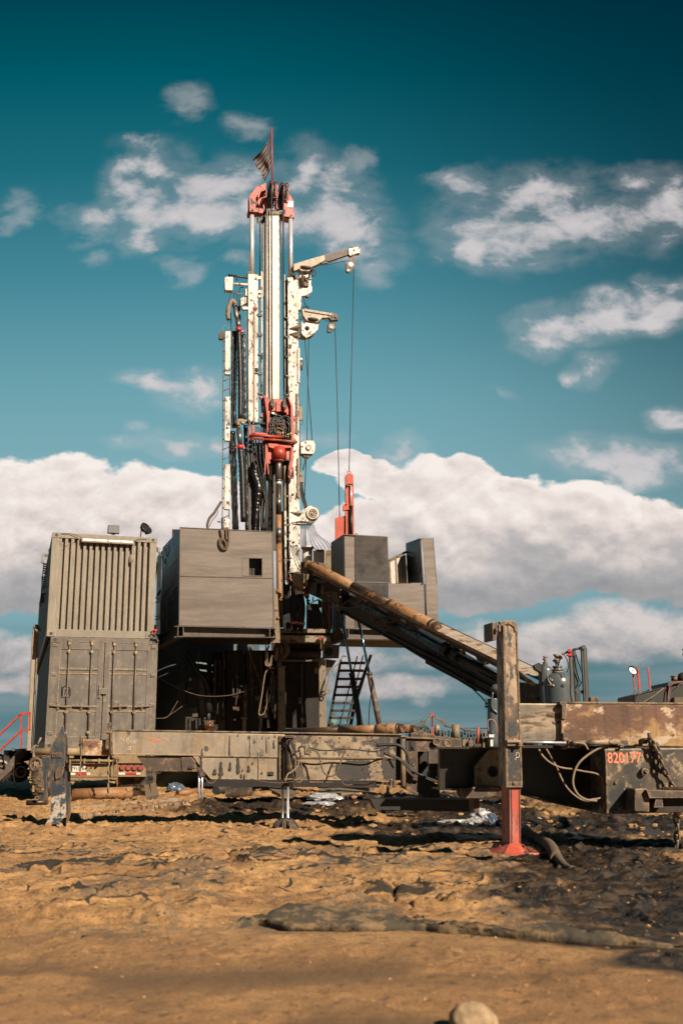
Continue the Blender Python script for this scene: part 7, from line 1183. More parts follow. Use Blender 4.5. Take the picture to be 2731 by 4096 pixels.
part(t, 'frame_web', 'black_paint', kh.P([(88,905),(1110,905),(1110,1300),(800,1235),(640,1190),(470,1160),(88,1150)], .1, .12)); part(t, 'top_flange', 'black_paint', kh.P([(86,896),(1110,898),(1110,908),(86,905)], -.15, .6)); part(t, 'bottom_flange', 'black_paint', kh.P([(88,1148),(470,1158),(640,1188),(800,1233),(1110,1298),(1110,1306),(800,1241),(640,1196),(470,1166),(88,1157)], -.15, .5)); part(t, 'rear_web', 'under', kh.P([(88,905),(1568,905),(1568,1200),(88,1150)], 1.6, .1))
part(t, 'holed_plate', 'tan_plate', holed(kh, [(303,1008),(384,912),(452,903),(452,1136),(303,1136)], 412, 1043, 34, -.12, .06)); part(t, 'hole_back', 'ink', kh.D(412,1043,36,-.02,.02)); part(t, 'lower_shoe', 'brown', kh.P([(216,1152),(300,1138),(452,1136),(460,1160),(420,1195),(380,1205),(240,1208),(222,1185)], -.2, .3), bevel=.012); part(t, 'shoe_leg', 'brown', kh.B(288,1208,330,1290,-.05,.2)); part(t, 'skid', 'dark', kh.P([(-330,1212),(288,1216),(288,1290),(-300,1275)], .6, .5)); part(t, 'skid_end', 'brown', K(ZG,13.2,0,1270).P([(1256,705),(1292,710),(1294,795),(1262,790)],0,.2)); part(t, 'skid_foot', 'dark', K(ZG,15.5,0,1300).T([(1308,595),(1308,650)], 10), K(ZG,15.5,0,1300).P([(1250,690),(1300,650),(1345,660),(1370,690)], 0, .4))
kb = K(ZH, 9.93, 3, 1200)
t = thing('numbered_block', 'scratched black counterweight block with red stencilled number, at the right edge', 'steel block', Vector((kb.p(1340,1290).x, 10.5, kb.p(1340,1290).z)))
part(t, 'front_plate', 'block_paint', kb.P([(1090,905),(1850,895),(1850,1290),(1280,1298),(1102,1302),(1098,1130)], 0, .5), bevel=.012); text('820177', kb, 1209, 963, 61, 'text_red', t, -.003, 'stencilled_number', .80, .001); part(t, 'bolt', 'brown', kb.D(1334,1043,20,-.05,.06), kb.D(1348,1040,12,-.07,.03), kb.D(1160,1110,8,-.02,.03)); part(t, 'weld_bead', 'deck_paint', kb.T([(1092,908),(1098,1000),(1100,1130)], 3, -.005)); part(t, 'base_edge', 'brown', kb.P([(1140,1285),(1285,1278),(1285,1300),(1145,1302)], -.02, .3))
t = thing('step_beam', 'rusty shadowed step beam sticking out below the numbered block', 'steel beam', Vector((kb.p(1420,1290).x, 9.9, kb.p(1420,1290).z)))
part(t, 'block_end', 'brown', kb.P([(1272,1148),(1345,1145),(1362,1175),(1362,1290),(1272,1285)], -.25, .5), bevel=.01); part(t, 'top_plate', 'brown', kb.P([(1345,1155),(1568,1160),(1900,1162),(1900,1200),(1362,1205)], -.3, .5)); part(t, 'lower_web', 'under', kb.P([(1362,1205),(1900,1200),(1900,1290),(1362,1290)], -.2, .3)); part(t, 'small_step', 'brown', kb.P([(1400,1215),(1440,1210),(1445,1260),(1390,1262)], -.28, .1)); part(t, 'round_bar', 'brown', kb.T([(1440,1150),(1900,1150)], 12, -.25))  # top plate takes a darker brown to paint in shadow
kb2 = K(ZH, 10.0, 3, 1200)
t = thing('rusty_beam', 'rust and cream stained square beam with a pale steel sleeve, right foreground', 'steel beam', Vector((kb2.p(1200,890).x, 10.2, kb2.p(1200,890).z)))
part(t, 'outer_box', 'beam_rust', kb2.P([(828,622),(1900,630),(1900,900),(1200,886),(830,872)], 0, .45), bevel=.012); part(t, 'inner_sleeve', 'sleeve_steel', kb2.P([(560,628),(830,630),(832,862),(560,860)], .05, .36), bevel=.01, label='pale scratched inner sleeve'); part(t, 'collar', 'brown', kb2.P([(820,618),(858,620),(858,720),(834,722),(832,640),(820,632)], -.03, .06), kb2.P([(828,700),(836,700),(836,875),(828,875)], -.01, .03)); part(t, 'lug', 'brown', kb2.B(840,808,866,880,-.06,.08), kb2.D(862,862,16,-.1,.08), kb2.P([(745,690),(790,684),(780,704),(750,700)], .04, .02), kb2.P([(775,738),(828,736),(820,752),(780,750)], .04, .02))
part(t, 'cylinder_rod', 'chrome', kb2.T([(590,864),(855,868)], 6, -.12, 14)); part(t, 'cylinder_barrel', 'post_light', kb2.T([(885,872),(1185,860)], 17, -.08, 18)); part(t, 'cylinder_mount', 'brown', kb2.B(498,852,600,890,-.10,.16), kb2.D(570,870,22,-.14,.1), kb2.B(870,852,905,895,-.12,.1), kb2.S(898,868,15,-.14), kb2.B(1170,852,1235,885,-.1,.12), kb2.B(1185,878,1205,895,-.12,.08), kb2.B(835,890,868,906,-.05,.08)); part(t, 'cylinder_shade_bar', 'under', kb2.P([(590,882),(1200,888),(1200,900),(590,900)], .05, .3)); part(t, 'cap_strip', 'deck_paint', kb2.P([(820,618),(1900,626),(1900,634),(822,628)], -.01, .47))
solo('block_on_beam', 'wood', 'small muddy wooden block resting on the rusty beam top behind the bottle frame', 'wood block', K(ZH,10.4,0,1030).P([(1003,590),(1048,585),(1056,600),(1056,626),(1003,628)], 0, .1), bevel=.01)
solo('loop_hose', 'hose_tan', 'pale hydraulic hose in a large loop hanging before the black chassis', 'hose', kb2.T([(1185,868),(1120,880),(1050,905),(985,945),(935,990),(905,1050),(898,1120),(925,1180),(975,1213),(1042,1222)], 6.5, -.05)); solo('loop_hose', 'hose_tan', 'thin pale hose crossing the loop before the black chassis', 'hose', kb2.T([(690,908),(715,950),(760,990),(820,1018),(900,1030),(960,1042),(1020,1052),(1055,1065),(1080,1090),(1100,1130),(1096,1175),(1060,1205),(1000,1215)], 5.5, .0)); solo('loop_hose', 'hose_tan', 'third pale hose falling steeply into the hose loop', 'hose', kb2.T([(735,905),(770,965),(800,1020),(825,1080),(860,1140),(910,1190),(965,1220),(1040,1225)], 5, .05)); solo('short_hose', 'hose_tan', 'short hose end hanging at the cylinder mount of the rusty beam', 'hose', kb2.T([(900,868),(940,870),(970,880),(988,910)], 6, -.15))
solo('tow_chain', 'brown', 'heavy rusty chain hanging from the rusty beam down to the mud, right edge', 'chain', K(ZH,9.87,0,1450).C([(1360,845),(1385,880),(1420,950),(1455,1040),(1490,1110),(1515,1190),(1518,1290),(1530,1370),(1530,1440),(1525,1510)], 62, 7.2)); solo('tow_chain', 'dark_steel', 'second loop of heavy chain hanging flat against the numbered block', 'chain', K(ZH,9.91,0,1450).C([(1385,870),(1400,940),(1405,1010),(1440,1060)], 58, 7)); g = solo('shackle', 'dark_steel', 'big dark shackle and pin holding the heavy chain on the rusty beam', 'shackle', K(ZH,9.93,0,1340).T([(1358,808),(1362,850)], 10, .0), K(ZH,9.93,0,1340).T([(1318,858),(1345,858)], 18, .0), K(ZH,9.93,0,1340).T([(1365,850),(1370,890),(1395,915),(1415,900),(1400,870)], 12, .0), K(ZH,9.93,0,1340).O(1400,905,20,7,-.02))

# ---------------------------------------------------------------- worn post in the foreground
kp2 = K(ZH, 9.15, 16, 475)
t = thing('outrigger_leg', 'tall worn black box post sliding on a red leg with foot, right foreground', 'outrigger', ground(*src(ZH, 545, 1560)))
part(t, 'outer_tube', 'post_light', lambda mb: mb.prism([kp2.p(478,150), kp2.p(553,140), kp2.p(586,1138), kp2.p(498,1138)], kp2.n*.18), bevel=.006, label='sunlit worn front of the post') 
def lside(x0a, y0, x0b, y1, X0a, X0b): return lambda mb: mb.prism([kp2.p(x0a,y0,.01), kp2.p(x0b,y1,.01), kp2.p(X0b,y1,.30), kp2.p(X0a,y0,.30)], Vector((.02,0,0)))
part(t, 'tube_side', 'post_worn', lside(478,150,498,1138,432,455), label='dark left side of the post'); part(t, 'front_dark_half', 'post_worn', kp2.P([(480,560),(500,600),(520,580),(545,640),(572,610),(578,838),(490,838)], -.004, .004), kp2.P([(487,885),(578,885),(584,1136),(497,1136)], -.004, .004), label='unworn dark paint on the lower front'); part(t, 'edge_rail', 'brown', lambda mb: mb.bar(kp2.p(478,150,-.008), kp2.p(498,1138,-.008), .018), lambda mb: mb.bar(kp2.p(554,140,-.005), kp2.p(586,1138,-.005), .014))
part(t, 'cap', 'brown', kp2.P([(408,135),(440,133),(455,150),(455,190),(440,190),(430,245),(410,245)], -.02, .2), kp2.P([(452,132),(480,124),(520,124),(550,128),(556,160),(558,190),(545,195),(540,165),(520,150),(480,148),(462,160)], -.015, .25), bevel=.005, label='rusty open cap'); part(t, 'cap_bolt', 'brown', kp2.T([(432,170),(432,195)], 9, -.04), kp2.D(511,140,5,-.03,.02), kp2.B(448,150,458,192,-.04,.06)); part(t, 'clamp_band', 'brown', kp2.P([(497,852),(590,850),(592,888),(500,888)], -.05, .06), kp2.B(500,858,585,868,-.07,.03), kp2.D(578,872,10,-.1,.06), bevel=.004); part(t, 'chalk_mark', 'chalk', kp2.T([(548,952),(556,930),(570,935),(568,955),(548,960)], 2, -.008))
part(t, 'bottom_band', 'brown', kp2.P([(497,1105),(586,1105),(587,1139),(498,1139)], -.012, .02), kp2.D(544,1110,9,-.03,.04)); part(t, 'inner_leg', 'red_leg', lambda mb: mb.prism([kp2.p(508,1136,.02), kp2.p(578,1136,.02), kp2.p(580,1500,.02), kp2.p(512,1500,.02)], kp2.n*.16), label='scraped red inner leg'); part(t, 'leg_side', 'red', lambda mb: mb.prism([kp2.p(505,1136,.03), kp2.p(509,1500,.03), kp2.p(475,1495,.22), kp2.p(468,1136,.22)], Vector((.02,0,0)))); part(t, 'leg_groove', 'dark', kp2.P([(507,1136),(513,1136),(517,1480),(511,1480)], .01, .02), kp2.P([(522,1136),(526,1136),(529,1480),(525,1480)], .014, .02), kp2.P([(570,1140),(574,1140),(578,1480),(574,1480)], .014, .02), *[kp2.B(508,y,516,y+7,.0,.02) for y in range(1150,1480,22)])
part(t, 'foot_cone', 'red_leg', lambda mb: mb.prism([kp2.p(508,1486,.0), kp2.p(598,1486,.0), kp2.p(610,1548,-.12), kp2.p(478,1548,-.12)], kp2.n*.3)); part(t, 'foot_gusset', 'red', kp2.P([(598,1492),(606,1492),(624,1532),(614,1540)], -.05, .2), kp2.P([(455,1488),(502,1488),(508,1500),(468,1530),(440,1530)], .1, .1)); fb0 = ground(*src(ZH, 575, 1566)); part(t, 'foot_plate', 'red_leg', lambda mb: mb.prism([Vector((fb0.x-.30,fb0.y-.02,-.03)), Vector((fb0.x+.30,fb0.y+.06,-.03)), Vector((fb0.x+.30,fb0.y+.06,.03)), Vector((fb0.x-.30,fb0.y-.02,.035))], Vector((-.08,.5,0))), bevel=.006)

# ---------------------------------------------------------------- gas bottles and frame behind the rusty beam
kb = K(ZH, 17.0, 0, 830)
def bottle(x, y0, y1, r, lb, d_):
    kk = K(ZH, d_, 0, x); c_ = kk.p(x, y1); hh = kk.p(x, y0).z-c_.z; R_ = r*kk.m; g = thing('gas_bottle', lb, 'gas bottle', c_)
    part(g, 'shell', 'bottle', lambda mb: mb.lathe(Vector((c_.x,c_.y,c_.z)), up_, [(0,R_*.98),(hh*.02,R_),(hh-R_*.75,R_),(hh-R_*.5,R_*.95),(hh-R_*.28,R_*.82),(hh-R_*.12,R_*.6),(hh-R_*.05,R_*.42),(hh,R_*.36)], 48)); part(g, 'neck', 'bottle', lambda mb: mb.lathe(c_+up_*hh, up_, [(0,R_*.34),(R_*.1,R_*.34),(R_*.12,R_*.42),(R_*.2,R_*.42),(R_*.22,R_*.3),(R_*.34,R_*.3),(R_*.36,R_*.36),(R_*.44,R_*.36),(R_*.46,R_*.14),(R_*.8,R_*.12)], 30)); part(g, 'neck_rope', 'hose_tan', lambda mb: mb.torus(c_+up_*(hh+R_*.02), up_, R_*.37, R_*.05))
    top = c_+up_*(hh+R_*.8); part(g, 'valve', 'steel', lambda mb: mb.blob(top, R_*.2, 3, 2, .2, (1,1,1.3)), lambda mb: mb.blob(top+up_*R_*.3+Vector((R_*.1,0,0)), R_*.2, 5, 2, .3, (1.2,1,.9)), lambda mb: mb.tube([top-Vector((R_*.3,0,0)), top+Vector((R_*.4,0,.05))], R_*.07, 10)); part(g, 'valve_rope', 'hose_tan', lambda mb: mb.torus(top+up_*.02, up_, R_*.2, R_*.06), lambda mb: mb.torus(top+up_*R_*.35, Vector((.5,0,1)), R_*.2, R_*.07))
    return g, kk
g, kk = bottle(832, 440, 900, 84, 'large grey gas bottle with valve, front one of the two', 16.5); part(g, 'boss', 'bottle', kk.D(848,519,10,-.62,.2,16)); part(g, 'side_tap', 'steel', kk.T([(740,455),(748,490),(765,515)], 6, -.3), kk.T([(740,518),(785,518)], 7, -.3), kk.S(765,490,10,-.3), kk.S(772,522,12,-.3), kk.T([(755,470),(768,500)], 5, -.3)); part(g, 'valve_pipe', 'hose_tan', kk.T([(830,330),(850,322),(880,312)], 7, -.1)); part(g, 'red_valve', 'redtape', kk.T([(877,300),(879,350)], 10, -.15), kk.B(868,305,890,315,-.2,.1), kk.B(866,330,892,338,-.2,.1)); part(g, 'muddy_hose', 'strap', kk.T([(880,350),(884,420),(888,500),(886,560),(892,600),(902,640)], 8, -.55)); part(g, 'thin_hose', 'rope', kk.T([(840,330),(860,360),(870,400),(862,440)], 3, -.3))
bottle(757, 398, 900, 44, 'smaller grey gas bottle half hidden behind the large one', 18.5)
g = thing('bottle_frame', 'grey open steel frame with two uprights right of the gas bottles', 'frame', Vector((kb.p(960,900).x, 17.3, 1.0)))
part(g, 'upright', 'bottle', kb.P([(950,296),(982,290),(1000,640),(968,640)], .3, .1), label='wide right upright'); part(g, 'upright', 'bottle', kb.P([(895,302),(912,300),(948,640),(918,640)], .6, .1), label='narrow left upright'); part(g, 'upright_edge', 'strap', kb.P([(962,296),(968,295),(985,640),(979,640)], .29, .02)); part(g, 'top_bar', 'bottle', kb.T([(896,303),(968,287)], 7, .35), kb.D(964,286,13,.2,.25)); part(g, 'cross_bar', 'bottle', kb.P([(915,555),(970,546),(972,566),(920,574)], .35, .08)); part(g, 'frame_hose', 'rope', kb.T([(915,330),(930,380),(955,450),(960,480),(930,530)], 3, .5), kb.T([(905,340),(915,420),(940,500)], 3, .5))
solo('small_machine', 'dark', 'small dark machine with a yellow tag just left of the gas bottles', 'machine', K(ZH,18,0,690).P([(660,395),(690,380),(708,392),(706,440),(670,420)], 0, .2), K(ZH,18,0,690).P([(712,390),(722,392),(718,520),(708,520)], 0, .1)); solo('dark_tank', 'bottle', 'dark slim tank with taps half hidden left of the worn post', 'tank', K(ZH,15,0,400).T([(410,600),(412,640),(412,900)], 34, .0, 24), K(ZH,15,0,400).T([(362,648),(380,648)], 5), K(ZH,15,0,400).T([(366,600),(368,660)], 4), K(ZH,15,0,400).S(425,540,26,.0), K(ZH,15,0,400).T([(410,560),(405,650),(440,690)], 5, -.1))
g = thing('pressure_gauge', 'white fitting with curved pale pipe beside the black chassis top', 'gauge', K(ZH,14,0,400).p(400,890)); kq = K(ZH,14,0,400); part(g, 'fitting', 'plate_white', kq.B(388,815,418,835,0,.1), kq.B(396,850,412,890,0,.08)); part(g, 'blue_valve', 'boom_blue', kq.B(390,795,414,818,0,.1), kq.T([(380,805),(425,805)], 4)); part(g, 'curved_pipe', 'skin', kq.T([(384,800),(380,740),(400,726),(425,745),(436,790),(440,820)], 3.5), kq.T([(365,790),(366,830),(380,836)], 3.5))

# ---------------------------------------------------------------- things between beam and horizon
kz = K(ZM, 19.0, 0, 300)
t = thing('slatted_fence', 'row of upright weathered boards beyond the beams', 'fence', kz.p(320,610)); rg = random.Random(8)
for x in range(165, 520, 17): part(t, 'board', 'wood' if rg.random() < .6 else 'bottle', kz.B(x, 560+rg.uniform(-8,6)+(x-165)*.02, x+11, 660, rg.uniform(0,.1), .04))
part(t, 'rail', 'under', kz.B(150,600,540,680,.15,.05))
g = solo('pipe_stub', 'post_light', 'worn grey pipe stub with a tapered top behind the brown bracket', 'pipe', K(ZM,14,0,260).T([(262,530),(262,548),(263,590)], [11,14,15], .2, 20)); solo('pipe_stub', 'tan_plate', 'wide tan pipe stub behind the brown bracket', 'pipe', K(ZM,14.2,0,360).T([(361,528),(361,610)], 20, .2, 24)); solo('pipe_stub', 'red_leg', 'slim dark red rod standing behind the black chassis', 'rod', K(ZM,14.4,0,480).T([(480,542),(476,632)], 7, .2, 14)); solo('rust_blocks', 'tan_plate', 'muddy tan blocks on the black chassis top beside the dark red rod', 'block', K(ZM,14,0,430).P([(395,608),(425,606),(425,645),(395,645)], .1, .2), bevel=.01); solo('rust_blocks', 'wood', 'brown muddy block at the foot of the dark red rod', 'block', K(ZM,14,0,450).P([(428,615),(452,610),(455,645),(428,645)], .05, .2), K(ZM,14,0,450).P([(458,632),(495,630),(495,648),(458,648)], .05, .2), bevel=.01)
g = thing('cable_stand', 'red post holding a spray of red cables beyond the beams', 'post', kz.p(238,660)); part(g, 'post', 'rail_red', kz.B(233,478,241,660,0,.06)); part(g, 'post_head', 'rail_red', kz.P([(226,466),(246,468),(242,486),(232,486)], -.02, .1))
for i, (x, y) in enumerate(((95,590),(110,585),(130,575),(150,578))): part(g, 'cable', 'brown' if i % 2 else 'strap', kz.T([(232,480),(200,505+i*3),(x+40,540+i*3),(x,y)], 2.0, -.02*i))
for i, (x, y) in enumerate(((530,585),(480,575),(420,562),(380,560),(580,552),(620,548),(330,545))): part(g, 'cable', ('strap','brown','rope')[i % 3], kz.T([(242,480),(290,505+i*3),(330+i*2,530+i*3),(x,y)], 1.5, -.02*i))
solo('signal_wire', 'strap', 'faint thin wire rising left of the red cable post', 'wire', kz.T([(90,522),(160,505),(232,480)], 1.0))
g = thing('wellhead', 'pale green valve wellhead beyond the staircase', 'wellhead', K(ZD,40,0,460).p(460,1750)); kw = K(ZD,40,0,460); part(g, 'body', 'green', kw.T([(462,1640),(462,1690)], 14), kw.T([(440,1640),(484,1640)], 10), kw.D(462,1632,20,-.1,.2), kw.T([(545,1655),(560,1655)], 14)); part(g, 'gauge', 'steel', kw.D(462,1578,10,-.05,.05), kw.T([(462,1585),(462,1640)], 3)); part(g, 'hose', 'tan_plate', kw.T([(410,1640),(435,1655),(480,1672)], 4), kw.T([(412,1650),(440,1665),(470,1675)], 3))
def bush(mb):
    rg = random.Random(5); c_ = K(ZM,60,0,185).p(185,560)
    for i in range(260):
        v = Vector((rg.gauss(0,.22), rg.gauss(0,.2), rg.gauss(0,.2)*.8)); p_ = c_+v+Vector((v.z*-.2,0,0)); s_ = rg.uniform(.04,.09); a_ = Vector((rg.gauss(0,1),rg.gauss(0,1),rg.gauss(0,1))).normalized()*s_; b_ = Vector((rg.gauss(0,1),rg.gauss(0,1),rg.gauss(0,1))).normalized()*s_; mb.add([p_-a_, p_+b_, p_+a_, p_-b_], [(0,1,2,3)])
g = thing('tree', 'tiny dark tree on the horizon left of the red cable post', 'tree', Vector((K(ZM,60,0,185).p(185,560).x, 60, 0))); part(g, 'crown', 'leaf', bush); part(g, 'trunk', 'wood', lambda mb: mb.tube([Vector((K(ZM,60,0,185).p(185,560).x,60,-.1)), K(ZM,60,0,185).p(185,565)], [.07,.03], 8), lambda mb: mb.tube([K(ZM,60,0,185).p(185,580), K(ZM,60,0,185).p(190,556)], [.03,.01], 6))
# far trailer at the right edge
kn = K(ZN, 26, 0, 1100)
t = thing('tank_trailer', 'dark tank trailer with a lid and hoses behind the rusty beam, at the right edge', 'trailer', Vector((kn.p(1100,1600).x, 26.5, 0)))
part(t, 'hull', 'dark', kn.P([(628,1325),(940,1250),(1190,1185),(1240,1158),(1290,1155),(1290,1080),(1900,1040),(1900,2400),(650,2400),(640,1470)], 0, 1.6), bevel=.03); part(t, 'chassis', 'dark', kn.P([(700,2380),(1880,2380),(1880,2560),(700,2560)], .2, 1.2)); [tyre(t, Vector((kn.p(x_,2600).x, 26.5, .5)), Vector((0,1,0)), .5, .4, 'tyre_side') for x_ in (1000, 1600)]; part(t, 'hull_top_edge', 'dark_steel', kn.P([(628,1320),(940,1245),(1190,1180),(1190,1192),(940,1258),(630,1334)], -.03, .06)); part(t, 'plate', 'bottle', kn.P([(1285,1070),(1325,1066),(1560,1058),(1560,1095),(1400,1130),(1328,1160),(1320,1480),(1290,1480)], -.05, .05)); part(t, 'lid', 'brown', kn.T([(1395,970,.4),(1395,1058,.4)], 58, n=28), kn.T([(1395,966,.4),(1395,984,.4)], 66, n=28), kn.T([(1315,992),(1350,996)], 8, .3)); part(t, 'dome', 'dark', kn.S(1560,1010,110,.6,3,3,.02,(1,1,1))); part(t, 'red_hose', 'red_leg', kn.T([(1270,1500),(1285,1280),(1310,1180),(1360,1120),(1460,1085),(1600,1068)], 9, -.1)); part(t, 'rope', 'hose_tan', kn.T([(800,1478),(900,1410),(1000,1350),(1100,1270),(1190,1195)], 9, -.1), kn.T([(700,1360),(720,1320),(780,1285)], 4, -.05), kn.T([(1460,1180),(1490,1130),(1560,1095)], 5, -.12)); part(t, 'wood_block', 'strap', kn.P([(1400,1370),(1568,1362),(1568,1480),(1400,1480)], -.2, .2)); part(t, 'lamp_edge', 'lamp_black', kn.O(1620,560,62,9,.0), kn.T([(1545,455),(1562,480),(1600,500)], 10)); 
for i, (x0,y0,x1,y1) in enumerate(((612,890,650,1225),(703,830,740,1210),(902,812,940,1205))):
    g = thing('marker_post', ('thin red post left of the round lamp on the far trailer','red post carrying the round white lamp on the far trailer','lone red post right of the round lamp on the far trailer')[i], 'post', kn.p(x1+5, 1310)); part(g, 'red_tube', 'rail_red', lambda mb: mb.bar(kn.p(x0,y0,.1+i*.1), kn.p(x1,y1,.1+i*.1), .042*(1.2 if i == 1 else .9))); part(g, 'socket', 'steel', lambda mb: mb.bar(kn.p(x1-1,y1,.1+i*.1), kn.p(x1+6,y1+120,.1+i*.1), .05))
g = thing('round_lamp', 'round white lamp facing down-left on the red post of the far trailer', 'lamp', kn.p(615,930)); lax = Vector((-.66,-.36,-.60)).normalized(); lc_ = kn.p(615,860)
part(g, 'rim', 'lamp_black', lambda mb: mb.lathe(lc_, -lax, [(-.01,.120),(-.01,.135),(.02,.135),(.05,.07),(.09,.04)], 36)); part(g, 'glass', 'lamp_on', lambda mb: mb.lathe(lc_+lax*.013, -lax, [(0,.108),(.006,.11)], 36)); part(g, 'centre_dot', 'lamp_black', lambda mb: mb.lathe(lc_+lax*.016, -lax, [(0,.018),(.01,.018)], 12)); part(g, 'bracket', 'steel', kn.T([(640,850),(665,810),(700,800)], 16, .1), kn.T([(720,815),(742,870),(744,940)], 5, .0))

# ---------------------------------------------------------------- blue stand, hook and bars, lower left
kt = K(ZI, 13.85, 14, 720)
t = thing('tong_stand', 'tall rusty blue blade shaped stand with silver lower end, in the mud at left', 'steel stand', Vector((kt.p(700,1620).x, 13.85, gz(kt.p(700,1620).x, 13.85))))
part(t, 'blade', 'tong', kt.P([(783,392),(798,384),(808,392),(818,800),(828,1230),(640,1290),(636,1000),(628,680),(650,640)], 0, .07), bevel=.006, label='pointed upper blade'); part(t, 'worn_end', 'tong_worn', lambda mb: mb.prism([kt.p(640,1290), kt.p(828,1230), kt.p(832,1480), kt.p(640,1490)], kt.n*.07), lambda mb: mb.prism([kt.p(640,1490), kt.p(832,1480), kt.p(762,1625,-.22), kt.p(576,1615,-.22)], kt.n*.06), bevel=.005, label='scraped silver lower end bent forward'); part(t, 'side_plate', 'tong', kt.P([(812,500),(830,470),(845,478),(858,760),(862,960),(888,960),(895,1480),(860,1600),(835,1610),(835,1440),(826,1180),(818,800)], .18, .06), bevel=.005); part(t, 'front_rib', 'dark', kt.P([(820,960),(848,955),(858,1480),(838,1490)], .06, .1)); part(t, 'bent_handle', 'dark_steel', kt.T([(828,480),(842,560),(846,700),(832,740),(845,760),(858,770),(862,930)], 6, .05))
part(t, 'cover', 'brown', kt.P([(700,945),(735,905),(790,895),(806,915),(800,985),(760,1040),(715,1060),(695,1050),(690,985)], -.035, .04), bevel=.012, label='round cornered rust cover'); part(t, 'cover_bolt', 'post_light', kt.S(710,1048,10,-.04), kt.S(786,908,10,-.04)); part(t, 'raised_frame', 'tong', kt.P([(650,735),(665,726),(770,722),(780,735),(780,775),(768,785),(670,796),(652,785)], -.012, .012), bevel=.004); text('URE', kt, 718, 758, 50, 'tong', t, -.02, 'cast_letters', 1.0, .006)
base_p = [gp(ZF,482,850), gp(ZF,620,832), gp(ZF,1300,776)]
solo('ground_bar', 'post_light', 'pale steel bar lying on the mud from the foot of the blue stand, front one', 'steel bar', lambda mb: mb.bar(base_p[0]+up_*.05, base_p[1]+up_*.05, .09, .10), lambda mb: mb.bar(base_p[1]+up_*.05, base_p[2]+up_*.05, .09, .10)); solo('ground_bar', 'trough', 'thin worn bar lying in the mud behind the front bar, left', 'steel bar', lambda mb: mb.bar(gp(ZF,492,806)+up_*.04, gp(ZF,1225,716)+up_*.05, .10, .09))
kt = K(ZI, 15.2, 10, 500)
t = thing('hook_bracket', 'dark blue rusty bracket with a big round hook behind the tall stand', 'bracket', Vector((kt.p(480,1380).x, 15.2, 0)))
part(t, 'bracket_plate', 'tong', kt.P([(520,778),(640,765),(640,900),(600,960),(590,1100),(600,1240),(606,1370),(560,1330),(480,1310),(500,1270),(545,1235),(548,1150),(515,940),(540,860)], 0, .10), bevel=.01); part(t, 'rust_rib', 'brown', kt.P([(515,940),(530,935),(555,1150),(548,1240),(530,1200)], -.03, .05)); part(t, 'hook', 'brown', kt.T([(520,870),(500,815),(450,800),(400,820),(385,870),(392,920),(420,945),(455,930),(470,900),(452,880)], 23, -.1, 16), label='heavy rusty hook'); part(t, 'base_pipe', 'pipe_dark', kt.T([(335,1352),(600,1345)], 30, .0, 20)); part(t, 'pin', 'brown', kt.D(465,1295,24,-.08,.1), kt.O(465,1295,22,5,-.09)); part(t, 'foot', 'tong', kt.P([(435,1300),(480,1260),(560,1240),(600,1250),(600,1320),(500,1330)], .02,.1))

# ---------------------------------------------------------------- objects lying on the ground
def lay(z, x0, y0, x1, y1, r, n=16): return lambda mb: mb.tube([gp(z,x0,y0)+up_*r, gp(z,x1,y1)+up_*r], r, n)
solo('ground_pipe', 'pipe', 'rusty pipe lying on the ground behind the blue stand, below the trailer', 'pipe', lambda mb: mb.tube([gp(ZF,500,712)+up_*.12, gp(ZF,920,702)+up_*.12], .12, 20)); solo('ground_pipe', 'pipe_dark', 'thick dark red pipe on the ground right of the trailer tyres', 'pipe', lambda mb: mb.tube([gp(ZF,820,690)+up_*.1, gp(ZF,1010,680)+up_*.1], .11, 20)); solo('ground_pipe', 'brown', 'short rusty pipe lying between the two jacks', 'pipe', lambda mb: mb.pipe(gp(ZG,370,690)+up_*.1, gp(ZG,188,690)+up_*.1, .11, .08)); solo('ground_pipe', 'pipe', 'rusty pipe half buried left of the rear jack', 'pipe', lay(ZF,1235,680,1390,672,.07))
def plank(z, pts, h, mat='wood'): return lambda mb: mb.prism([gp(z, *q_)+up_*.0 for q_ in pts], up_*h)
solo('timber', 'wood', 'broad boards lying under the middle of the beam', 'timber', plank(ZG, [(400,606),(560,692),(700,690),(560,618)], .07)); solo('timber', 'tan_plate', 'long board in the shade under the beam right of the jack', 'timber', plank(ZG, [(700,640),(980,690),(1230,672),(960,630)], .05)); solo('timber', 'wood', 'dark plank behind the boards right of the jack', 'timber', plank(ZG, [(760,620),(1180,655),(1220,640),(860,612)], .10)); solo('timber', 'wood', 'weathered plank under the numbered chassis behind the jack foot', 'timber', plank(ZG, [(530,640),(720,664),(740,650),(560,630)], .08))
for i, (x0,y0,x1,y1) in enumerate(((1030,588,1045,690),(1062,580,1090,680))): solo('timber', 'wood', ('leaning dark wooden stake right of the trailer tyres, left one','leaning dark wooden stake right of the trailer tyres, right one')[i], 'timber', lambda mb: mb.bar(K(ZF,20.5,0,1050).p(x0,y0), K(ZF,20.5,0,1050).p(x1,y1), .12, .12))
solo('side_strut', 'dark_steel', 'dark folded strut between the trailer and the rear jack', 'strut', K(ZF,20.6,0,1040).P([(1015,540),(1030,530),(1035,570),(1085,580),(1060,600),(1020,590)], 0, .1), K(ZF,20.6,0,1040).T([(1045,500),(1050,560)], 8), K(ZF,20.6,0,1040).T([(1062,500),(1060,560)], 8))
kk = K(ZF, 18.6, 0, 1400)
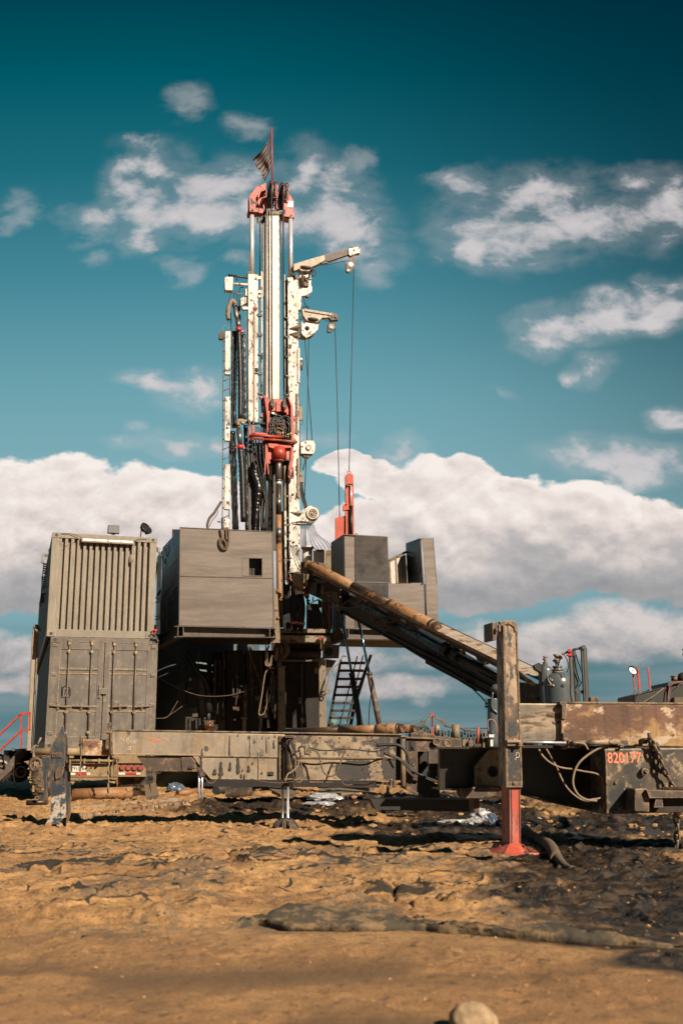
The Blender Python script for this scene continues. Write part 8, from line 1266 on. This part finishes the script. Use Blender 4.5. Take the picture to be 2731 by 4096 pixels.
g = thing('jack', 'rear twin rod jack seen below the left part of the beam', 'jack', Vector((kk.p(1400,710).x, 18.6, 0))); part(g, 'rod', 'chrome', kk.T([(1390,480),(1386,692)], 6.5, .0, 14)); part(g, 'rod', 'chrome', kk.T([(1412,480),(1408,692)], 6.5, .0, 14)); part(g, 'foot', 'dark_steel', kk.P([(1345,725),(1375,692),(1425,692),(1452,722)], -.1, .4), bevel=.02); part(g, 'collar', 'brown', kk.P([(1380,470),(1425,470),(1422,532),(1398,535),(1392,500)], -.05, .15))
kk = K(ZF, 19.5, 0, 830); solo('support_block', 'under', 'dark skid frame lying in the shade under the middle beam', 'frame', K(ZG,19,0,900).P([(30,575),(1250,585),(1250,612),(30,600)], 0, 2.0), K(ZG,19,0,900).P([(60,560),(500,566),(500,600),(60,596)], .5, 1.0))
def crumple(c_, r_, seed, sq=(1,.8,.45)):
    def f(mb):
        bm = bmesh.new(); bmesh.ops.create_icosphere(bm, subdivisions=3, radius=1); rg = random.Random(seed); ph = [Vector((rg.uniform(-7,7),rg.uniform(-7,7),rg.uniform(-7,7))) for _ in range(6)]
        vs = [c_+Vector((v.co.x*sq[0],v.co.y*sq[1],max(v.co.z,-.3)*sq[2]))*r_*(1+.16*sum(abs(math.sin(v.co.dot(q_)+q_.x)) for q_ in ph)-.3) for v in bm.verts]; vs = [v+Vector((rg.uniform(-1,1),rg.uniform(-1,1),rg.uniform(-1,1)))*r_*.10 for v in vs]; mb.add(vs, [tuple(v.index for v in f_.verts) for f_ in bm.faces]); bm.free()
    return f
solo('plastic_sheet', 'plastic', 'crumpled white plastic lying in the shade right of the jack', 'plastic sheet', crumple(gp(ZG,870,752)+up_*.05, .19, 1, (1.3,.8,.35)), crumple(gp(ZG,830,772)+up_*.02, .14, 2, (1.4,.6,.2))); solo('plastic_bag', 'plastic', 'crumpled grey plastic bag on the mud just left of the red leg, larger one', 'plastic bag', crumple(gp(ZH,345,1350)+up_*.07, .12, 3, (1,.8,.8)), crumple(gp(ZH,310,1370)+up_*.04, .09, 6, (1.2,.8,.6))); solo('plastic_bag', 'plastic', 'flat strip of grey plastic on the mud left of the larger plastic bag', 'plastic bag', crumple(gp(ZH,200,1368)+up_*.02, .12, 4, (1.7,.5,.3))); solo('plastic_bag', 'bluebag', 'small crumpled grey bag touching the red leg on its left', 'plastic bag', crumple(gp(ZH,400,1365)+up_*.05, .08, 7, (.8,.6,1.0))); solo('plastic_sheet', 'bluebag', 'crumpled bluish sheet behind the beam left of the rear jack', 'plastic sheet', crumple(gp(ZF,1225,655)+up_*.05, .15, 5, (1.1,.7,.7))); solo('plastic_sheet', 'plastic', 'bit of white plastic just right of the red leg', 'plastic sheet', crumple(gp(ZH,615,1330), .16, 9, (1.3,.6,.15)))
solo('ground_hose', 'strap', 'muddy thick hose snaking from the red leg foot to the lower right', 'hose', lambda mb: (lambda P_: mb.tube(P_, [.055]*len(P_), 14))(spline([gp(ZH,560,1420)+up_*.03, gp(ZH,610,1450)+up_*.04, gp(ZH,690,1490)+up_*.045, gp(ZH,760,1545)+up_*.045, gp(ZH,800,1600)+up_*.03], 8)), lambda mb: (lambda P_: mb.tube(P_, [.038]*len(P_), 12))(spline([gp(ZH,790,1590)+up_*.03, gp(ZH,850,1630)+up_*.02, gp(ZH,905,1680)-up_*.02], 6))); solo('ground_hose', 'rubber', 'thin black hose on the wet mud right of the red leg', 'hose', lambda mb: mb.tube(spline([gp(ZH,640,1350)+up_*.02, gp(ZH,780,1400)+up_*.02, gp(ZH,960,1440)+up_*.02, gp(ZH,1120,1490)+up_*.01], 8), .022, 8)); solo('ground_hose', 'dark', 'black pipe lying behind the jack in the shade of the beam', 'pipe', lay(ZG,110,680,370,640,.09))
rc = ground(1895, 4120); solo('rock', 'rock', 'pale rounded rock at the bottom edge of the picture', 'rock', lambda mb: mb.blob(Vector((rc.x, rc.y+.02, .012)), .086, 21, 4, .22, (1,.9,.80)))
# raised edge of the ground cloth
def fold(mb):
    lo = [(ZK,1030,706),(ZK,1100,697),(ZK,1180,684),(ZK,1300,706),(ZK,1430,706),(ZK,1568,712),(ZL,170,712),(ZL,340,706),(ZL,450,718),(ZL,560,726),(ZL,700,736),(ZL,900,756),(ZL,1050,764),(ZL,1200,770),(ZL,1380,776),(ZL,1560,782)]
    hi = [(ZK,1035,702),(ZK,1110,672),(ZK,1195,632),(ZK,1290,604),(ZK,1420,598),(ZK,1568,606),(ZL,200,622),(ZL,330,640),(ZL,440,672),(ZL,580,684),(ZL,700,694),(ZL,860,668),(ZL,980,665),(ZL,1150,708),(ZL,1370,762),(ZL,1560,775)]
    lo = spline([ground(*src(*q_)) for q_ in lo], 12); n = len(lo); rg = random.Random(4)
    hv = spline([ground(*src(*q_), .07) for q_ in hi], 12); rings = []
    nz = lambda x_, y_, q_: (float(fbm(np.array([x_*q_]), np.array([y_*q_+5]), 4, .6)[0])-.5)
    for i in range(n):
        a_, b_ = lo[i], hv[i]; u = i/(n-1); row = []; b_ = Vector((b_.x, max(b_.y, a_.y+.07), b_.z)); g0 = gz(a_.x, a_.y)
        e_ = min(1, u*14)*min(1, (1-u)*10+.25); top = (.035+.035*min(1, (b_.y-a_.y)/.22)+.05*nz(a_.x, 3, 2.5))*e_+.006; bk = Vector((b_.x, b_.y+.30, 0)); bk.z = gz(bk.x, bk.y)-.012
        for s_, z_ in ((.04,-.012),(-.10,.40*top),(.02,.66*top),(.2,.72*top),(.36,.90*top),(.55,.86*top),(.78,.96*top),(1,top)):
            p_ = a_.lerp(b_, s_); w_ = nz(p_.x*1.0, s_*.7+2, 5.0); v_ = nz(p_.x, s_*1.3+9, 12.0)
            row.append(Vector((p_.x, p_.y+.09*w_*(1-s_*.5)+.03*v_, g0+z_+(.050*w_+.030*v_)*min(1, s_*4)*e_)))
        p_ = b_.lerp(bk, .45); row.append(Vector((p_.x, p_.y, g0+top*.5+.01*nz(p_.x, 1, 8)))); row.append(bk); rings.append(row)
    m_ = len(rings[0]); mb.add([p_ for r_ in rings for p_ in r_], [(i*m_+j, (i+1)*m_+j, (i+1)*m_+j+1, i*m_+j+1) for i in range(n-1) for j in range(m_-1)], True)
solo('ground_cloth', 'cloth', 'crumpled dark raised edge of a muddy ground cloth across the foreground', 'ground cloth', fold)
def clods(lo, hi, seed):
    def f(mb):
        rg = random.Random(seed)
        for i in range(lo, hi):
            if i < 700: x = rg.uniform(-6,5); y = rg.uniform(11, 21); r_ = rg.uniform(.012,.045)*(1 if rg.random() < .9 else 1.6)
            elif i < 1300: x = rg.gauss(2.2,1.3); y = rg.uniform(5.8, 12.5); r_ = rg.uniform(.005,.020)
            else: x = rg.uniform(-4,4); y = rg.uniform(3.0, 11.5)**1; r_ = rg.uniform(.003,.012)
            mb.blob(Vector((x, y, gz(x, y)+r_*.05)), r_, i, 1, .55, (1.1,.9,.6)); n_ = 42
            mb.s[-80:] = [False]*80
    return f
solo('mud_clods', 'clod', None, None, clods(0, 700, 33), clods(1300, 2100, 35), kind='stuff'); solo('wet_clods', 'clod_wet', None, None, clods(700, 1300, 34), kind='stuff')
